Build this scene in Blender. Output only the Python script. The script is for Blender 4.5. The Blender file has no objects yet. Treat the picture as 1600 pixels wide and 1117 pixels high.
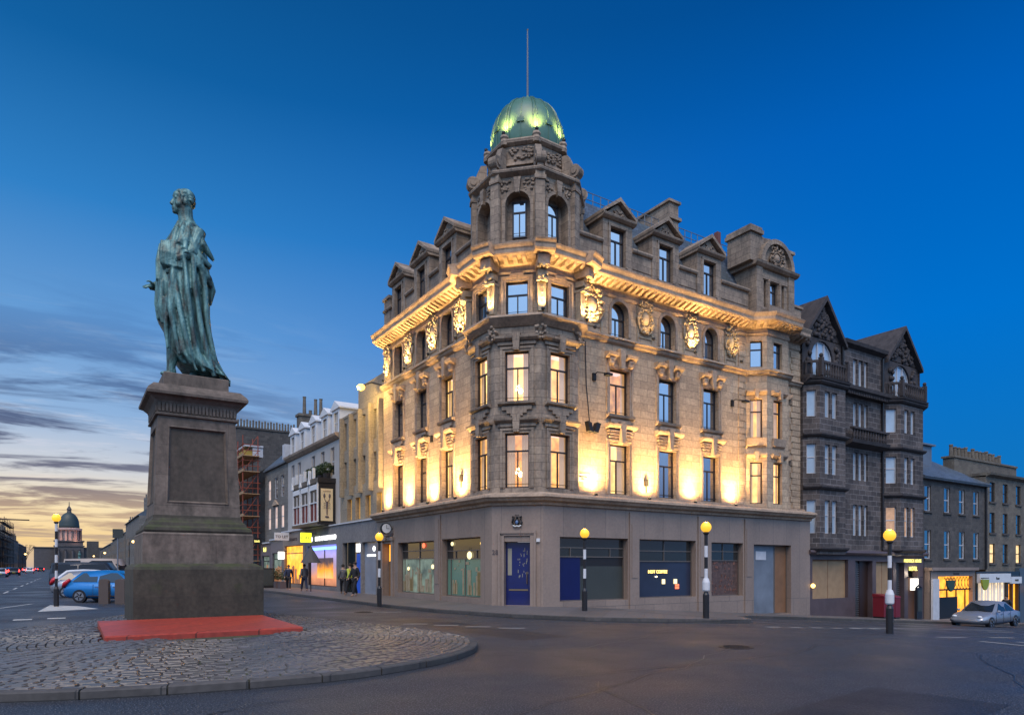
import bpy, bmesh, math, random
from mathutils import Vector, Matrix
rnd = random.Random(7)
sc = bpy.context.scene
PI = math.pi
# ---------------------------------------------------------------- camera
# world axes: x runs down the side street (north), y runs west along the main street
cam = bpy.data.cameras.new("camera"); co = bpy.data.objects.new("camera", cam); sc.collection.objects.link(co)
co.location = (0, 0, 1.7); co.rotation_euler = (PI/2, 0, -math.radians(33.16))
cam.sensor_width = 36; cam.lens = 1059/1600*36
cam.shift_y = (885-558.5)/1600; cam.clip_end = 3000; cam.clip_start = 0.1
sc.camera = co
# ---------------------------------------------------------------- colour helpers
def lin(c):
    return tuple(((v/255)/12.92 if v/255 <= .04045 else ((v/255+.055)/1.055)**2.4) for v in c)
# ---------------------------------------------------------------- world: dusk sky
W = bpy.data.worlds.new("World"); sc.world = W; W.use_nodes = True
nt = W.node_tree; nt.nodes.clear()
def N(t, **k):
    n = nt.nodes.new(t)
    for a, b in k.items(): setattr(n, a, b)
    return n
def LK(a, b): nt.links.new(a, b)
def M(op, a, b=None, c=None):
    n = N('ShaderNodeMath', operation=op)
    for i, v in enumerate((a, b, c)):
        if v is None: continue
        if isinstance(v, (int, float)): n.inputs[i].default_value = v
        else: LK(v, n.inputs[i])
    return n.outputs[0]
def MR(v, a, b, c=0., d=1., smooth=True):
    n = N('ShaderNodeMapRange'); n.interpolation_type = 'SMOOTHSTEP' if smooth else 'LINEAR'
    LK(v, n.inputs[0])
    for i, x in enumerate((a, b, c, d)): n.inputs[i+1].default_value = x
    return n.outputs[0]
def MIX(f, a, b):
    n = N('ShaderNodeMix', data_type='RGBA')
    if isinstance(f, (int, float)): n.inputs[0].default_value = f
    else: LK(f, n.inputs[0])
    for s, v in ((6, a), (7, b)):
        if isinstance(v, tuple): n.inputs[s].default_value = (*v[:3], 1)
        else: LK(v, n.inputs[s])
    return n.outputs[2]
def RAMP(v, stops):
    n = N('ShaderNodeValToRGB'); LK(v, n.inputs[0]); cr = n.color_ramp
    while len(cr.elements) < len(stops): cr.elements.new(.5)
    for e, (p, c) in zip(cr.elements, stops):
        e.position = p; e.color = (*lin(c), 1)
    return n.outputs[0]
tc = N('ShaderNodeTexCoord'); sep = N('ShaderNodeSeparateXYZ'); LK(tc.outputs['Generated'], sep.inputs[0])
dx, dy, dz = sep.outputs
az = M('ARCTAN2', M('SUBTRACT', M('MULTIPLY', dx, .8371), M('MULTIPLY', dy, .5471)),
       M('ADD', M('MULTIPLY', dx, .5471), M('MULTIPLY', dy, .8371)))        # 0 ahead, + right
glow = MR(az, -.68, .58, 1., 0.)
zz = M('MAXIMUM', dz, 0.)
warm = RAMP(zz, [(0, (205, 180, 160)), (.035, (250, 214, 150)), (.075, (252, 230, 185)), (.12, (212, 214, 218)), (.19, (145, 180, 220)),
                 (.30, (100, 155, 212)), (.42, (48, 128, 198)), (.55, (18, 96, 162)), (.75, (4, 62, 115)), (1, (4, 50, 95))])
blue = RAMP(zz, [(0, (45, 130, 196)), (.1, (16, 116, 192)), (.3, (0, 112, 204)), (.5, (0, 94, 184)), (.62, (0, 76, 150)), (1, (2, 55, 110))])
sky = MIX(glow, blue, warm)
# streaked cloud bank in the west
inv = M('DIVIDE', 1., M('ADD', zz, .10))
cmb = N('ShaderNodeCombineXYZ'); LK(M('MULTIPLY', dx, inv), cmb.inputs[0]); LK(M('MULTIPLY', dy, inv), cmb.inputs[1])
mp = N('ShaderNodeMapping'); mp.inputs['Rotation'].default_value = (0, 0, math.radians(48)); mp.inputs['Scale'].default_value = (.75, 1.7, 1)
LK(cmb.outputs[0], mp.inputs[0])
n1 = N('ShaderNodeTexNoise'); n1.inputs['Scale'].default_value = 1.25; n1.inputs['Detail'].default_value = 10; n1.inputs['Roughness'].default_value = .62; n1.inputs['Distortion'].default_value = .5
LK(mp.outputs[0], n1.inputs[0])
n2 = N('ShaderNodeTexNoise'); n2.inputs['Scale'].default_value = 2.6; n2.inputs['Detail'].default_value = 6; n2.inputs['Roughness'].default_value = .66; n2.inputs['Distortion'].default_value = .3
LK(mp.outputs[0], n2.inputs[0])
west = MR(az, -.55, -.14, 1., 0.)
band = M('MULTIPLY', west, M('MULTIPLY', MR(zz, .0, .05), MR(zz, .20, .36, 1., 0.)))
dark = M('MULTIPLY', band, MR(n1.outputs[0], .44, .57))
lite = M('MULTIPLY', band, MR(n2.outputs[0], .50, .68))
cloudc = RAMP(zz, [(0, (150, 140, 140)), (.06, (190, 160, 135)), (.11, (96, 96, 118)), (.2, (70, 90, 130)), (.3, (64, 108, 168)), (1, (60, 110, 170))])
litec = RAMP(zz, [(0, (255, 210, 150)), (.07, (255, 226, 175)), (.13, (212, 214, 226)), (.25, (160, 188, 222)), (1, (120, 170, 215))])
sky = MIX(M('MULTIPLY', lite, .8), sky, litec)
sky = MIX(M('MULTIPLY', dark, .9), sky, cloudc)
# the unseen sky behind the viewer: brightened as added fill for the facades
back = MR(M('ABSOLUTE', az), 1.2, 1.9)
backc = RAMP(zz, [(0, (75, 80, 92)), (.10, (90, 102, 130)), (.22, (128, 165, 212)), (.5, (142, 178, 222)), (1, (110, 150, 205))])
sky = MIX(back, sky, backc)
bg = N('ShaderNodeBackground'); LK(sky, bg.inputs[0]); LK(M('ADD', .60, M('MULTIPLY', back, .85)), bg.inputs[1])
wo = N('ShaderNodeOutputWorld'); LK(bg.outputs[0], wo.inputs[0])
# ---------------------------------------------------------------- wide soft sun added behind the camera to fill the facades
fill_sun = bpy.data.lights.new("fill_sun", 'SUN'); fill_sun.energy = 1.5; fill_sun.angle = math.radians(40); fill_sun.color = (1, .80, .60)
so = bpy.data.objects.new("fill_sun", fill_sun); sc.collection.objects.link(so)
so.rotation_euler = Vector((.34, .42, -.82)).to_track_quat('-Z', 'Y').to_euler()
sc.view_settings.view_transform = 'Standard'; sc.view_settings.look = 'None'
sc.view_settings.exposure = .75; sc.view_settings.gamma = 1
sc.render.engine = 'CYCLES'; sc.cycles.use_denoising = True
sc.cycles.max_bounces = 6; sc.cycles.diffuse_bounces = 3; sc.cycles.glossy_bounces = 3; sc.cycles.transparent_max_bounces = 8
sc.cycles.caustics_reflective = False; sc.cycles.caustics_refractive = False; sc.cycles.sample_clamp_indirect = 4
# ---------------------------------------------------------------- materials
def newmat(name):
    m = bpy.data.materials.new(name); m.use_nodes = True
    return m, m.node_tree, m.node_tree.nodes['Principled BSDF']
def rgb(n, i, c): n.inputs[i].default_value = (*c, 1)
def plain(name, c, rough=.6, metal=0., emit=None, es=0., var=.12, vs=3., spec=.5, ior=1.45, bump=0., bs=30.):
    """paint, metal or cloth with a slight uneven tone of its own"""
    m, t, b = newmat(name)
    tn = t.nodes; no = tn.new('ShaderNodeTexNoise'); no.inputs['Scale'].default_value = vs; no.inputs['Detail'].default_value = 5
    tcn = tn.new('ShaderNodeTexCoord'); t.links.new(tcn.outputs['Object'], no.inputs[0])
    mx = tn.new('ShaderNodeMix'); mx.data_type = 'RGBA'; t.links.new(no.outputs[0], mx.inputs[0])
    mx.inputs[6].default_value = (*[v*(1-var) for v in c], 1); mx.inputs[7].default_value = (*[min(1, v*(1+var)) for v in c], 1)
    t.links.new(mx.outputs[2], b.inputs['Base Color'])
    b.inputs['Roughness'].default_value = rough; b.inputs['Metallic'].default_value = metal; b.inputs['IOR'].default_value = ior
    b.inputs['Specular IOR Level'].default_value = spec
    if emit: rgb(b, 'Emission Color', emit); b.inputs['Emission Strength'].default_value = es
    if bump:
        n3 = tn.new('ShaderNodeTexNoise'); n3.inputs['Scale'].default_value = bs; n3.inputs['Detail'].default_value = 4
        t.links.new(tcn.outputs['Object'], n3.inputs[0])
        bp = tn.new('ShaderNodeBump'); bp.inputs['Strength'].default_value = bump; bp.inputs['Distance'].default_value = .03
        t.links.new(n3.outputs[0], bp.inputs['Height']); t.links.new(bp.outputs[0], b.inputs['Normal'])
    return m
def glow_mat(name, c, s, var=0., vs=4.):
    m, t, b = newmat(name); rgb(b, 'Base Color', tuple(min(1, v*.6) for v in c)); rgb(b, 'Emission Color', c); b.inputs['Emission Strength'].default_value = s
    if var:
        tn = t.nodes; no = tn.new('ShaderNodeTexNoise'); no.inputs['Scale'].default_value = vs; no.inputs['Detail'].default_value = 3
        g = tn.new('ShaderNodeNewGeometry'); t.links.new(g.outputs['Position'], no.inputs[0])
        mr = tn.new('ShaderNodeMapRange'); t.links.new(no.outputs[0], mr.inputs[0]); mr.inputs[1].default_value = .3; mr.inputs[2].default_value = .7
        mr.inputs[3].default_value = s*(1-var); mr.inputs[4].default_value = s*(1+var); t.links.new(mr.outputs[0], b.inputs['Emission Strength'])
    return m
def masonry(name, c1, c2, mortar, bw=.85, bh=.34, ms=.012, stain=.45, stainc=(.05, .045, .04), rough=.85, bump=.35, sscale=.35, moss=0., grain=1.):
    m, t, b = newmat(name); tn = t.nodes; l = t.links.new
    g = tn.new('ShaderNodeNewGeometry'); sp = tn.new('ShaderNodeSeparateXYZ'); l(g.outputs['Position'], sp.inputs[0])
    su = tn.new('ShaderNodeMath'); su.operation = 'SUBTRACT'; l(sp.outputs[0], su.inputs[0]); l(sp.outputs[1], su.inputs[1])
    cb = tn.new('ShaderNodeCombineXYZ'); l(su.outputs[0], cb.inputs[0]); l(sp.outputs[2], cb.inputs[1])
    br = tn.new('ShaderNodeTexBrick'); l(cb.outputs[0], br.inputs[0])
    rgb(br, 'Color1', c1); rgb(br, 'Color2', c2); rgb(br, 'Mortar', mortar)
    br.inputs['Scale'].default_value = 1; br.inputs['Brick Width'].default_value = bw; br.inputs['Row Height'].default_value = bh
    br.inputs['Mortar Size'].default_value = ms; br.inputs['Mortar Smooth'].default_value = .3; br.inputs['Bias'].default_value = 0
    # stains and streaks
    mpn = tn.new('ShaderNodeMapping'); mpn.inputs['Scale'].default_value = (1, 1, .45); l(g.outputs['Position'], mpn.inputs[0])
    ns = tn.new('ShaderNodeTexNoise'); ns.inputs['Scale'].default_value = sscale*2.2; ns.inputs['Detail'].default_value = 8; ns.inputs['Roughness'].default_value = .65; l(mpn.outputs[0], ns.inputs[0])
    mr = tn.new('ShaderNodeMapRange'); l(ns.outputs[0], mr.inputs[0]); mr.inputs[1].default_value = .42; mr.inputs[2].default_value = .72; mr.inputs[4].default_value = stain
    mx = tn.new('ShaderNodeMix'); mx.data_type = 'RGBA'; l(mr.outputs[0], mx.inputs[0]); l(br.outputs[0], mx.inputs[6]); mx.inputs[7].default_value = (*stainc, 1)
    nf = tn.new('ShaderNodeTexNoise'); nf.inputs['Scale'].default_value = 9; nf.inputs['Detail'].default_value = 6; l(g.outputs['Position'], nf.inputs[0])
    m2 = tn.new('ShaderNodeMix'); m2.data_type = 'RGBA'; m2.blend_type = 'MULTIPLY'; m2.inputs[0].default_value = 1
    rp = tn.new('ShaderNodeMapRange'); l(nf.outputs[0], rp.inputs[0]); rp.inputs[1].default_value = .25; rp.inputs[2].default_value = .75; rp.inputs[3].default_value = 1-.28*grain; rp.inputs[4].default_value = 1+.2*grain
    l(mx.outputs[2], m2.inputs[6]); l(rp.outputs[0], m2.inputs[7])
    out = m2.outputs[2]
    if moss:
        nm = tn.new('ShaderNodeTexNoise'); nm.inputs['Scale'].default_value = 2.2; nm.inputs['Detail'].default_value = 7; l(g.outputs['Position'], nm.inputs[0])
        spn = tn.new('ShaderNodeSeparateXYZ'); l(g.outputs['Normal'], spn.inputs[0])
        ad = tn.new('ShaderNodeMath'); ad.operation = 'MULTIPLY_ADD'; l(spn.outputs[2], ad.inputs[0]); ad.inputs[1].default_value = .28; l(nm.outputs[0], ad.inputs[2])
        mk = tn.new('ShaderNodeMapRange'); l(ad.outputs[0], mk.inputs[0]); mk.inputs[1].default_value = .6; mk.inputs[2].default_value = .8; mk.inputs[4].default_value = moss
        m3 = tn.new('ShaderNodeMix'); m3.data_type = 'RGBA'; l(mk.outputs[0], m3.inputs[0]); l(out, m3.inputs[6]); m3.inputs[7].default_value = (.05, .065, .014, 1); out = m3.outputs[2]
    l(out, b.inputs['Base Color']); b.inputs['Roughness'].default_value = rough
    ma = tn.new('ShaderNodeMath'); ma.operation = 'MULTIPLY_ADD'; l(nf.outputs[0], ma.inputs[0]); ma.inputs[1].default_value = .35
    iv = tn.new('ShaderNodeMath'); iv.operation = 'SUBTRACT'; iv.inputs[0].default_value = 1; l(br.outputs['Fac'], iv.inputs[1]); l(iv.outputs[0], ma.inputs[2])
    bp = tn.new('ShaderNodeBump'); bp.inputs['Strength'].default_value = bump; bp.inputs['Distance'].default_value = .04; l(ma.outputs[0], bp.inputs['Height']); l(bp.outputs[0], b.inputs['Normal'])
    return m
MT = {}
MT['sandstone'] = masonry('sandstone', (.57, .41, .265), (.41, .29, .19), (.24, .17, .12), stain=.45, stainc=(.15, .11, .085), bump=.2)
MT['trim'] = masonry('trim_sandstone', (.44, .32, .225), (.38, .27, .19), (.30, .24, .18), bw=1.1, bh=.5, ms=.004, stain=.6, stainc=(.10, .085, .07), sscale=.8)
MT['attic'] = masonry('weathered_sandstone', (.38, .285, .205), (.26, .195, .145), (.14, .105, .08), bw=.7, bh=.33, stain=.7, stainc=(.07, .06, .05), sscale=.8, bump=.22)
MT['carved'] = masonry('carved_sandstone', (.42, .34, .23), (.38, .30, .21), (.38, .30, .21), ms=0, stain=.6, stainc=(.11, .09, .07), sscale=2.5)
MT['slab'] = masonry('shopfront_stone', (.285, .21, .165), (.24, .178, .142), (.12, .10, .085), bw=1.15, bh=6., ms=.012, stain=.4, stainc=(.12, .095, .08), rough=.55, bump=.12, grain=.4)
MT['dark_sandstone'] = masonry('sooty_sandstone', (.14, .112, .10), (.05, .042, .042), (.22, .195, .185), bw=.62, bh=.30, ms=.018, stain=.75, stainc=(.018, .016, .017))
MT['dark_trim'] = masonry('sooty_trim', (.06, .05, .05), (.05, .042, .042), (.05, .04, .04), ms=0, stain=.7, stainc=(.014, .012, .013), sscale=1.2)
MT['grey_stone'] = masonry('grey_rubble_stone', (.10, .088, .078), (.060, .054, .050), (.09, .08, .07), bw=.45, bh=.26, ms=.015, stain=.5, stainc=(.025, .024, .024))
MT['tan_stone'] = masonry('tan_stone', (.17, .145, .11), (.12, .10, .078), (.15, .13, .10), bw=.5, bh=.28, ms=.015, stain=.5, stainc=(.05, .045, .04))
MT['concrete_fins'] = masonry('panelled_stone', (.30, .25, .18), (.24, .20, .15), (.14, .12, .09), bw=2., bh=.9, ms=.01, stain=.35, stainc=(.12, .10, .08))
MT['grey_ashlar'] = masonry('grey_ashlar', (.20, .18, .155), (.15, .137, .12), (.10, .09, .08), bw=.8, bh=.33, ms=.012, stain=.4, stainc=(.07, .065, .06))
MT['pedestal'] = masonry('pedestal_stone', (.185, .14, .108), (.15, .112, .087), (.085, .065, .05), bw=5., bh=.86, ms=.006, stain=.8, stainc=(.035, .030, .022), sscale=1.1, moss=.0)
MT['pedestal_base'] = masonry('mossy_pedestal_stone', (.070, .058, .040), (.052, .044, .030), (.05, .04, .03), bw=5., bh=.86, ms=.006, stain=.8, stainc=(.018, .016, .011), sscale=1.3, moss=.5)
MT['kerb'] = masonry('kerb_stone', (.085, .075, .070), (.055, .05, .046), (.03, .03, .03), bw=1.2, bh=9., ms=.015, stain=.5, stainc=(.03, .03, .03))
MT['brown'] = plain('brown_marble', (.10, .075, .075), .5, bump=.1)
MT['slate'] = masonry('slate_roof', (.10, .13, .17), (.065, .085, .11), (.03, .03, .035), bw=.3, bh=.2, ms=.01, stain=.5, stainc=(.06, .07, .05), rough=.5)
MT['lead'] = plain('lead_sheet', (.13, .15, .18), .45, vs=1.5, var=.3)
MT['copper'] = plain('green_copper', (.08, .175, .125), .38, vs=2.5, var=.35, bump=.1, bs=6)
MT['black'] = plain('black_paint', (.018, .016, .017), .35)
MT['frame'] = plain('dark_window_frame', (.022, .015, .014), .4)
MT['white'] = plain('white_paint', (.62, .62, .62), .45)
MT['dirtywhite'] = plain('old_white_paint', (.50, .50, .52), .5, var=.2)
MT['iron'] = plain('iron', (.03, .03, .032), .5, .6)
MT['glass'] = plain('dusk_glass', (.02, .03, .045), .04, ior=3.2, spec=.9, var=.3, vs=.6)
MT['shopglass'] = plain('shop_glass', (.012, .018, .02), .05, ior=1.9, var=.3, vs=.6)
MT['navy'] = plain('navy_board', (.004, .008, .075), .35, var=.2)
MT['greyboard'] = plain('green_grey_board', (.045, .05, .045), .5, var=.25, vs=1.2)
MT['ply'] = plain('plywood', (.34, .215, .115), .75, var=.3, vs=2.2, bump=.1)
MT['oldply'] = plain('stained_plywood', (.20, .10, .05), .75, var=.4, vs=2.2)
MT['room'] = glow_mat('lit_room', lin((255, 196, 105)), .62, .6, 2.2)
MT['room2'] = glow_mat('lit_room_dim', lin((240, 180, 95)), .42, .7, 2.8); MT['room3'] = glow_mat('lit_room_bright', lin((255, 214, 135)), .8, .5, 1.9)
MT['roompale'] = glow_mat('lit_ceiling', lin((225, 195, 190)), .75, .2, 1.2)
MT['curtain'] = plain('lit_curtain', (.55, .45, .33), .9, emit=lin((200, 150, 90)), es=.35, vs=6)
MT['netcurtain'] = plain('net_curtain', (.30, .36, .40), .9, var=.15, vs=5)
MT['bulb'] = glow_mat('bulb', (1, .80, .45), 7.)
MT['orange_room'] = glow_mat('orange_room', lin((255, 165, 50)), .95, .4, 2.)
MT['shop_room'] = glow_mat('shop_interior', lin((255, 200, 110)), 1.0, .6, 2.6)
MT['shop_dim'] = glow_mat('dim_shop_interior', lin((120, 135, 120)), .30, .8, 2.2)
MT['sign_white'] = glow_mat('lit_letters', (1, 1, .97), 1.2)
MT['sign_gold'] = glow_mat('gold_letters', lin((255, 240, 130)), 1.0)
MT['uplamp'] = glow_mat('uplight_lens', (1, .78, .35), 6.)
m, t, b = newmat('clear_glass'); tn = t.nodes                    # glazing of lit rooms
tr = tn.new('ShaderNodeBsdfTransparent'); gl = tn.new('ShaderNodeBsdfGlossy'); gl.inputs['Roughness'].default_value = .03
mxs = tn.new('ShaderNodeMixShader'); mxs.inputs[0].default_value = .16; t.links.new(tr.outputs[0], mxs.inputs[1]); t.links.new(gl.outputs[0], mxs.inputs[2])
t.links.new(mxs.outputs[0], tn['Material Output'].inputs[0]); MT['clear'] = m
# ---------------------------------------------------------------- geometry helpers
class Fr:
    """a wall frame: s runs along the wall, n out of it, z up"""
    def __init__(f, o, ds, dn): f.o = o; f.ds = ds; f.dn = dn
    def P(f, s, n, z): return (f.o[0]+f.ds[0]*s+f.dn[0]*n, f.o[1]+f.ds[1]*s+f.dn[1]*n, z)
WF = Fr((0, 0), (1, 0), (0, 1))
def frseg(a, b):
    L = math.hypot(b[0]-a[0], b[1]-a[1]); d = ((b[0]-a[0])/L, (b[1]-a[1])/L)
    f = Fr(a, d, (d[1], -d[0])); f.L = L
    return f
BASE = {}
class MB:
    def __init__(s): s.v = []; s.f = []; s.m = []; s.sm = []; s.mi = 0; s.smooth = False
    def face(s, idx): s.f.append(idx); s.m.append(s.mi); s.sm.append(s.smooth)
    def poly(s, pts):
        k = len(s.v); s.v += [tuple(p) for p in pts]; s.face(list(range(k, k+len(pts)))); return s
    def box(s, fr, s0, s1, n0, n1, z0, z1):
        k = len(s.v)
        for z in (z0, z1):
            for a, b in ((s0, n0), (s1, n0), (s1, n1), (s0, n1)): s.v.append(fr.P(a, b, z))
        for q in ((3, 2, 1, 0), (4, 5, 6, 7), (0, 1, 5, 4), (1, 2, 6, 5), (2, 3, 7, 6), (3, 0, 4, 7)): s.face([k+i for i in q])
        return s
    def prism(s, fr, poly, n0, n1):
        """outline in (s,z), extruded from n0 to n1"""
        k = len(s.v); c = len(poly)
        for n in (n0, n1):
            for a, z in poly: s.v.append(fr.P(a, n, z))
        s.face(list(range(k, k+c))[::-1]); s.face(list(range(k+c, k+2*c)))
        for i in range(c): s.face([k+i, k+(i+1) % c, k+c+(i+1) % c, k+c+i])
        return s
    def vprism(s, pts, z0, z1):
        """outline in plan, extruded upwards (z may be a function of x,y)"""
        Z0 = z0 if callable(z0) else (lambda x, y: z0); Z1 = z1 if callable(z1) else (lambda x, y: z1)
        k = len(s.v); c = len(pts)
        for x, y in pts: s.v.append((x, y, Z0(x, y)))
        for x, y in pts: s.v.append((x, y, Z1(x, y)))
        s.face(list(range(k, k+c))[::-1]); s.face(list(range(k+c, k+2*c)))
        for i in range(c): s.face([k+i, k+(i+1) % c, k+c+(i+1) % c, k+c+i])
        return s
    def sprof(s, fr, prof, s0, s1):
        """profile in (n,z), extruded along s"""
        k = len(s.v); c = len(prof)
        for a in (s0, s1):
            for n, z in prof: s.v.append(fr.P(a, n, z))
        s.face(list(range(k, k+c))); s.face(list(range(k+c, k+2*c))[::-1])
        for i in range(c): s.face([k+i, k+c+i, k+c+(i+1) % c, k+(i+1) % c])
        return s
    def sweep(s, path, prof, closed=False):
        """profile (n,z) carried along a plan path with mitred corners"""
        n = len(path); c = len(prof); k = len(s.v); rows = []
        for i, p in enumerate(path):
            def nr(a, b):
                L = math.hypot(b[0]-a[0], b[1]-a[1]) or 1; return ((b[1]-a[1])/L, -(b[0]-a[0])/L)
            ns = []
            if closed or i > 0: ns.append(nr(path[i-1], p))
            if closed or i < n-1: ns.append(nr(p, path[(i+1) % n]))
            mx = sum(q[0] for q in ns)/len(ns); my = sum(q[1] for q in ns)/len(ns); d = mx*mx+my*my
            mx /= d; my /= d
            for a, z in prof: s.v.append((p[0]+mx*a, p[1]+my*a, z))
        for i in range(n if closed else n-1):
            j = (i+1) % n
            for q in range(c):
                r = (q+1) % c; s.face([k+i*c+q, k+j*c+q, k+j*c+r, k+i*c+r])
        if not closed:
            s.face([k+q for q in range(c)]); s.face([k+(n-1)*c+q for q in range(c)][::-1])
        return s
    def lathe(s, cx, cy, prof, seg=24, a0=0., sx=1., sy=1.):
        k = len(s.v); c = len(prof)
        for r, z in prof:
            for i in range(seg):
                a = a0+2*PI*i/seg; s.v.append((cx+r*sx*math.cos(a), cy+r*sy*math.sin(a), z))
        for j in range(c-1):
            for i in range(seg): s.face([k+j*seg+i, k+j*seg+(i+1) % seg, k+(j+1)*seg+(i+1) % seg, k+(j+1)*seg+i])
        s.face([k+i for i in range(seg)][::-1]); s.face([k+(c-1)*seg+i for i in range(seg)])
        return s
    def tube(s, pts, r, seg=8):
        pts = [Vector(p) for p in pts]; k = len(s.v); n = len(pts)
        R = r if isinstance(r, (list, tuple)) else [r]*n
        for i, p in enumerate(pts):
            d = (pts[min(i+1, n-1)]-pts[max(i-1, 0)]).normalized()
            u = d.orthogonal().normalized() if abs(d.z) > .95 else Vector((0, 0, 1)).cross(d).normalized()
            w = d.cross(u)
            for j in range(seg):
                a = 2*PI*j/seg; s.v.append(tuple(p+R[i]*(math.cos(a)*u+math.sin(a)*w)))
        for i in range(n-1):
            for j in range(seg): s.face([k+i*seg+j, k+i*seg+(j+1) % seg, k+(i+1)*seg+(j+1) % seg, k+(i+1)*seg+j])
        s.face([k+j for j in range(seg)][::-1]); s.face([k+(n-1)*seg+j for j in range(seg)])
        return s
    def ball(s, c, r, lon=10, lat=6, fr=None):
        """ellipsoid; with fr its radii lie along (s,n,z) and c is (s,n,z)"""
        if not isinstance(r, (list, tuple)): r = (r, r, r)
        k = len(s.v)
        def put(a, b, z):
            p = (c[0]+a*r[0], c[1]+b*r[1], c[2]+z*r[2]); s.v.append(fr.P(*p) if fr else p)
        put(0, 0, -1)
        for j in range(1, lat):
            t = -PI/2+PI*j/lat
            for i in range(lon): put(math.cos(t)*math.cos(2*PI*i/lon), math.cos(t)*math.sin(2*PI*i/lon), math.sin(t))
        put(0, 0, 1); e = len(s.v)-1
        for i in range(lon):
            s.face([k, k+1+(i+1) % lon, k+1+i]); s.face([e, e-lon+i, e-lon+(i+1) % lon])
        for j in range(lat-2):
            for i in range(lon):
                a = k+1+j*lon; s.face([a+i, a+(i+1) % lon, a+lon+(i+1) % lon, a+lon+i])
        return s
    def build(s, name, mat, parent=None, at=None):
        me = bpy.data.meshes.new(name)
        b = BASE[parent.name] if parent else (at or (0, 0, 0))
        me.from_pydata([(x-b[0], y-b[1], z-b[2]) for x, y, z in s.v], [], s.f)
        for mm in (mat if isinstance(mat, (list, tuple)) else [mat]): me.materials.append(MT[mm] if isinstance(mm, str) else mm)
        if any(s.m): me.polygons.foreach_set('material_index', s.m)
        me.polygons.foreach_set('use_smooth', s.sm)
        me.update()
        bm = bmesh.new(); bm.from_mesh(me); bmesh.ops.recalc_face_normals(bm, faces=bm.faces); bm.to_mesh(me); bm.free()
        o = bpy.data.objects.new(name, me); sc.collection.objects.link(o)
        if parent: o.parent = parent
        else: o.location = b
        BASE[o.name] = b
        return o
def tag(o, label=None, cat=None, group=None, kind=None):
    if label: o['label'] = label
    if cat: o['category'] = cat
    if group: o['group'] = group
    if kind: o['kind'] = kind
    return o
def thing(name, loc, label, cat, group=None):
    o = bpy.data.objects.new(name, None); o.empty_display_size = .3; sc.collection.objects.link(o)
    o.location = loc; BASE[o.name] = tuple(loc)
    return tag(o, label, cat, group)
def lamp(kind, loc, direction, power, color, parent, size=.1, spot=None, blend=.5):
    l = bpy.data.lights.new('lamp_light', kind); l.energy = power; l.color = color; l.shadow_soft_size = size
    if spot: l.spot_size = math.radians(spot); l.spot_blend = blend
    o = bpy.data.objects.new('lamp_light', l); sc.collection.objects.link(o)
    b = BASE[parent.name]; o.parent = parent; o.location = (loc[0]-b[0], loc[1]-b[1], loc[2]-b[2])
    if direction: o.rotation_euler = Vector(direction).to_track_quat('-Z', 'Y').to_euler()
    return o
def copy_tree(o, loc=None, parent=None):
    c = o.copy(); sc.collection.objects.link(c)
    if parent: c.parent = parent
    if loc: c.location = loc
    BASE[c.name] = tuple(loc) if loc else BASE.get(o.name)
    for ch in [x for x in sc.objects if x.parent == o]: copy_tree(ch, None, c)
    return c
def text(body, fr, s, z, n, h, mat, parent=None, align='CENTER', name='lettering', sx=1., ext=.01):
    cu = bpy.data.curves.new('t', 'FONT'); cu.body = body; cu.size = h*1.35; cu.extrude = ext; cu.align_x = align; cu.resolution_u = 3
    tmp = bpy.data.objects.new('t', cu); sc.collection.objects.link(tmp); bpy.context.view_layer.update()
    me = bpy.data.meshes.new_from_object(tmp.evaluated_get(bpy.context.evaluated_depsgraph_get()))
    bpy.data.objects.remove(tmp)
    b = BASE[parent.name] if parent else (0, 0, 0)
    for v in me.vertices:
        p = fr.P(s+v.co.x*sx, n+v.co.z, z+v.co.y); v.co = (p[0]-b[0], p[1]-b[1], p[2]-b[2])
    me.name = name; me.materials.clear(); me.materials.append(MT[mat])
    o = bpy.data.objects.new(name, me); sc.collection.objects.link(o)
    if parent: o.parent = parent
    BASE[o.name] = b
    return o
def arc_pts(s0, s1, zs, rz=None, k=10):
    r = (s1-s0)/2; rz = rz or r
    return [((s0+s1)/2-r*math.cos(PI*i/k), zs+rz*math.sin(PI*i/k)) for i in range(k+1)]
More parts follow.
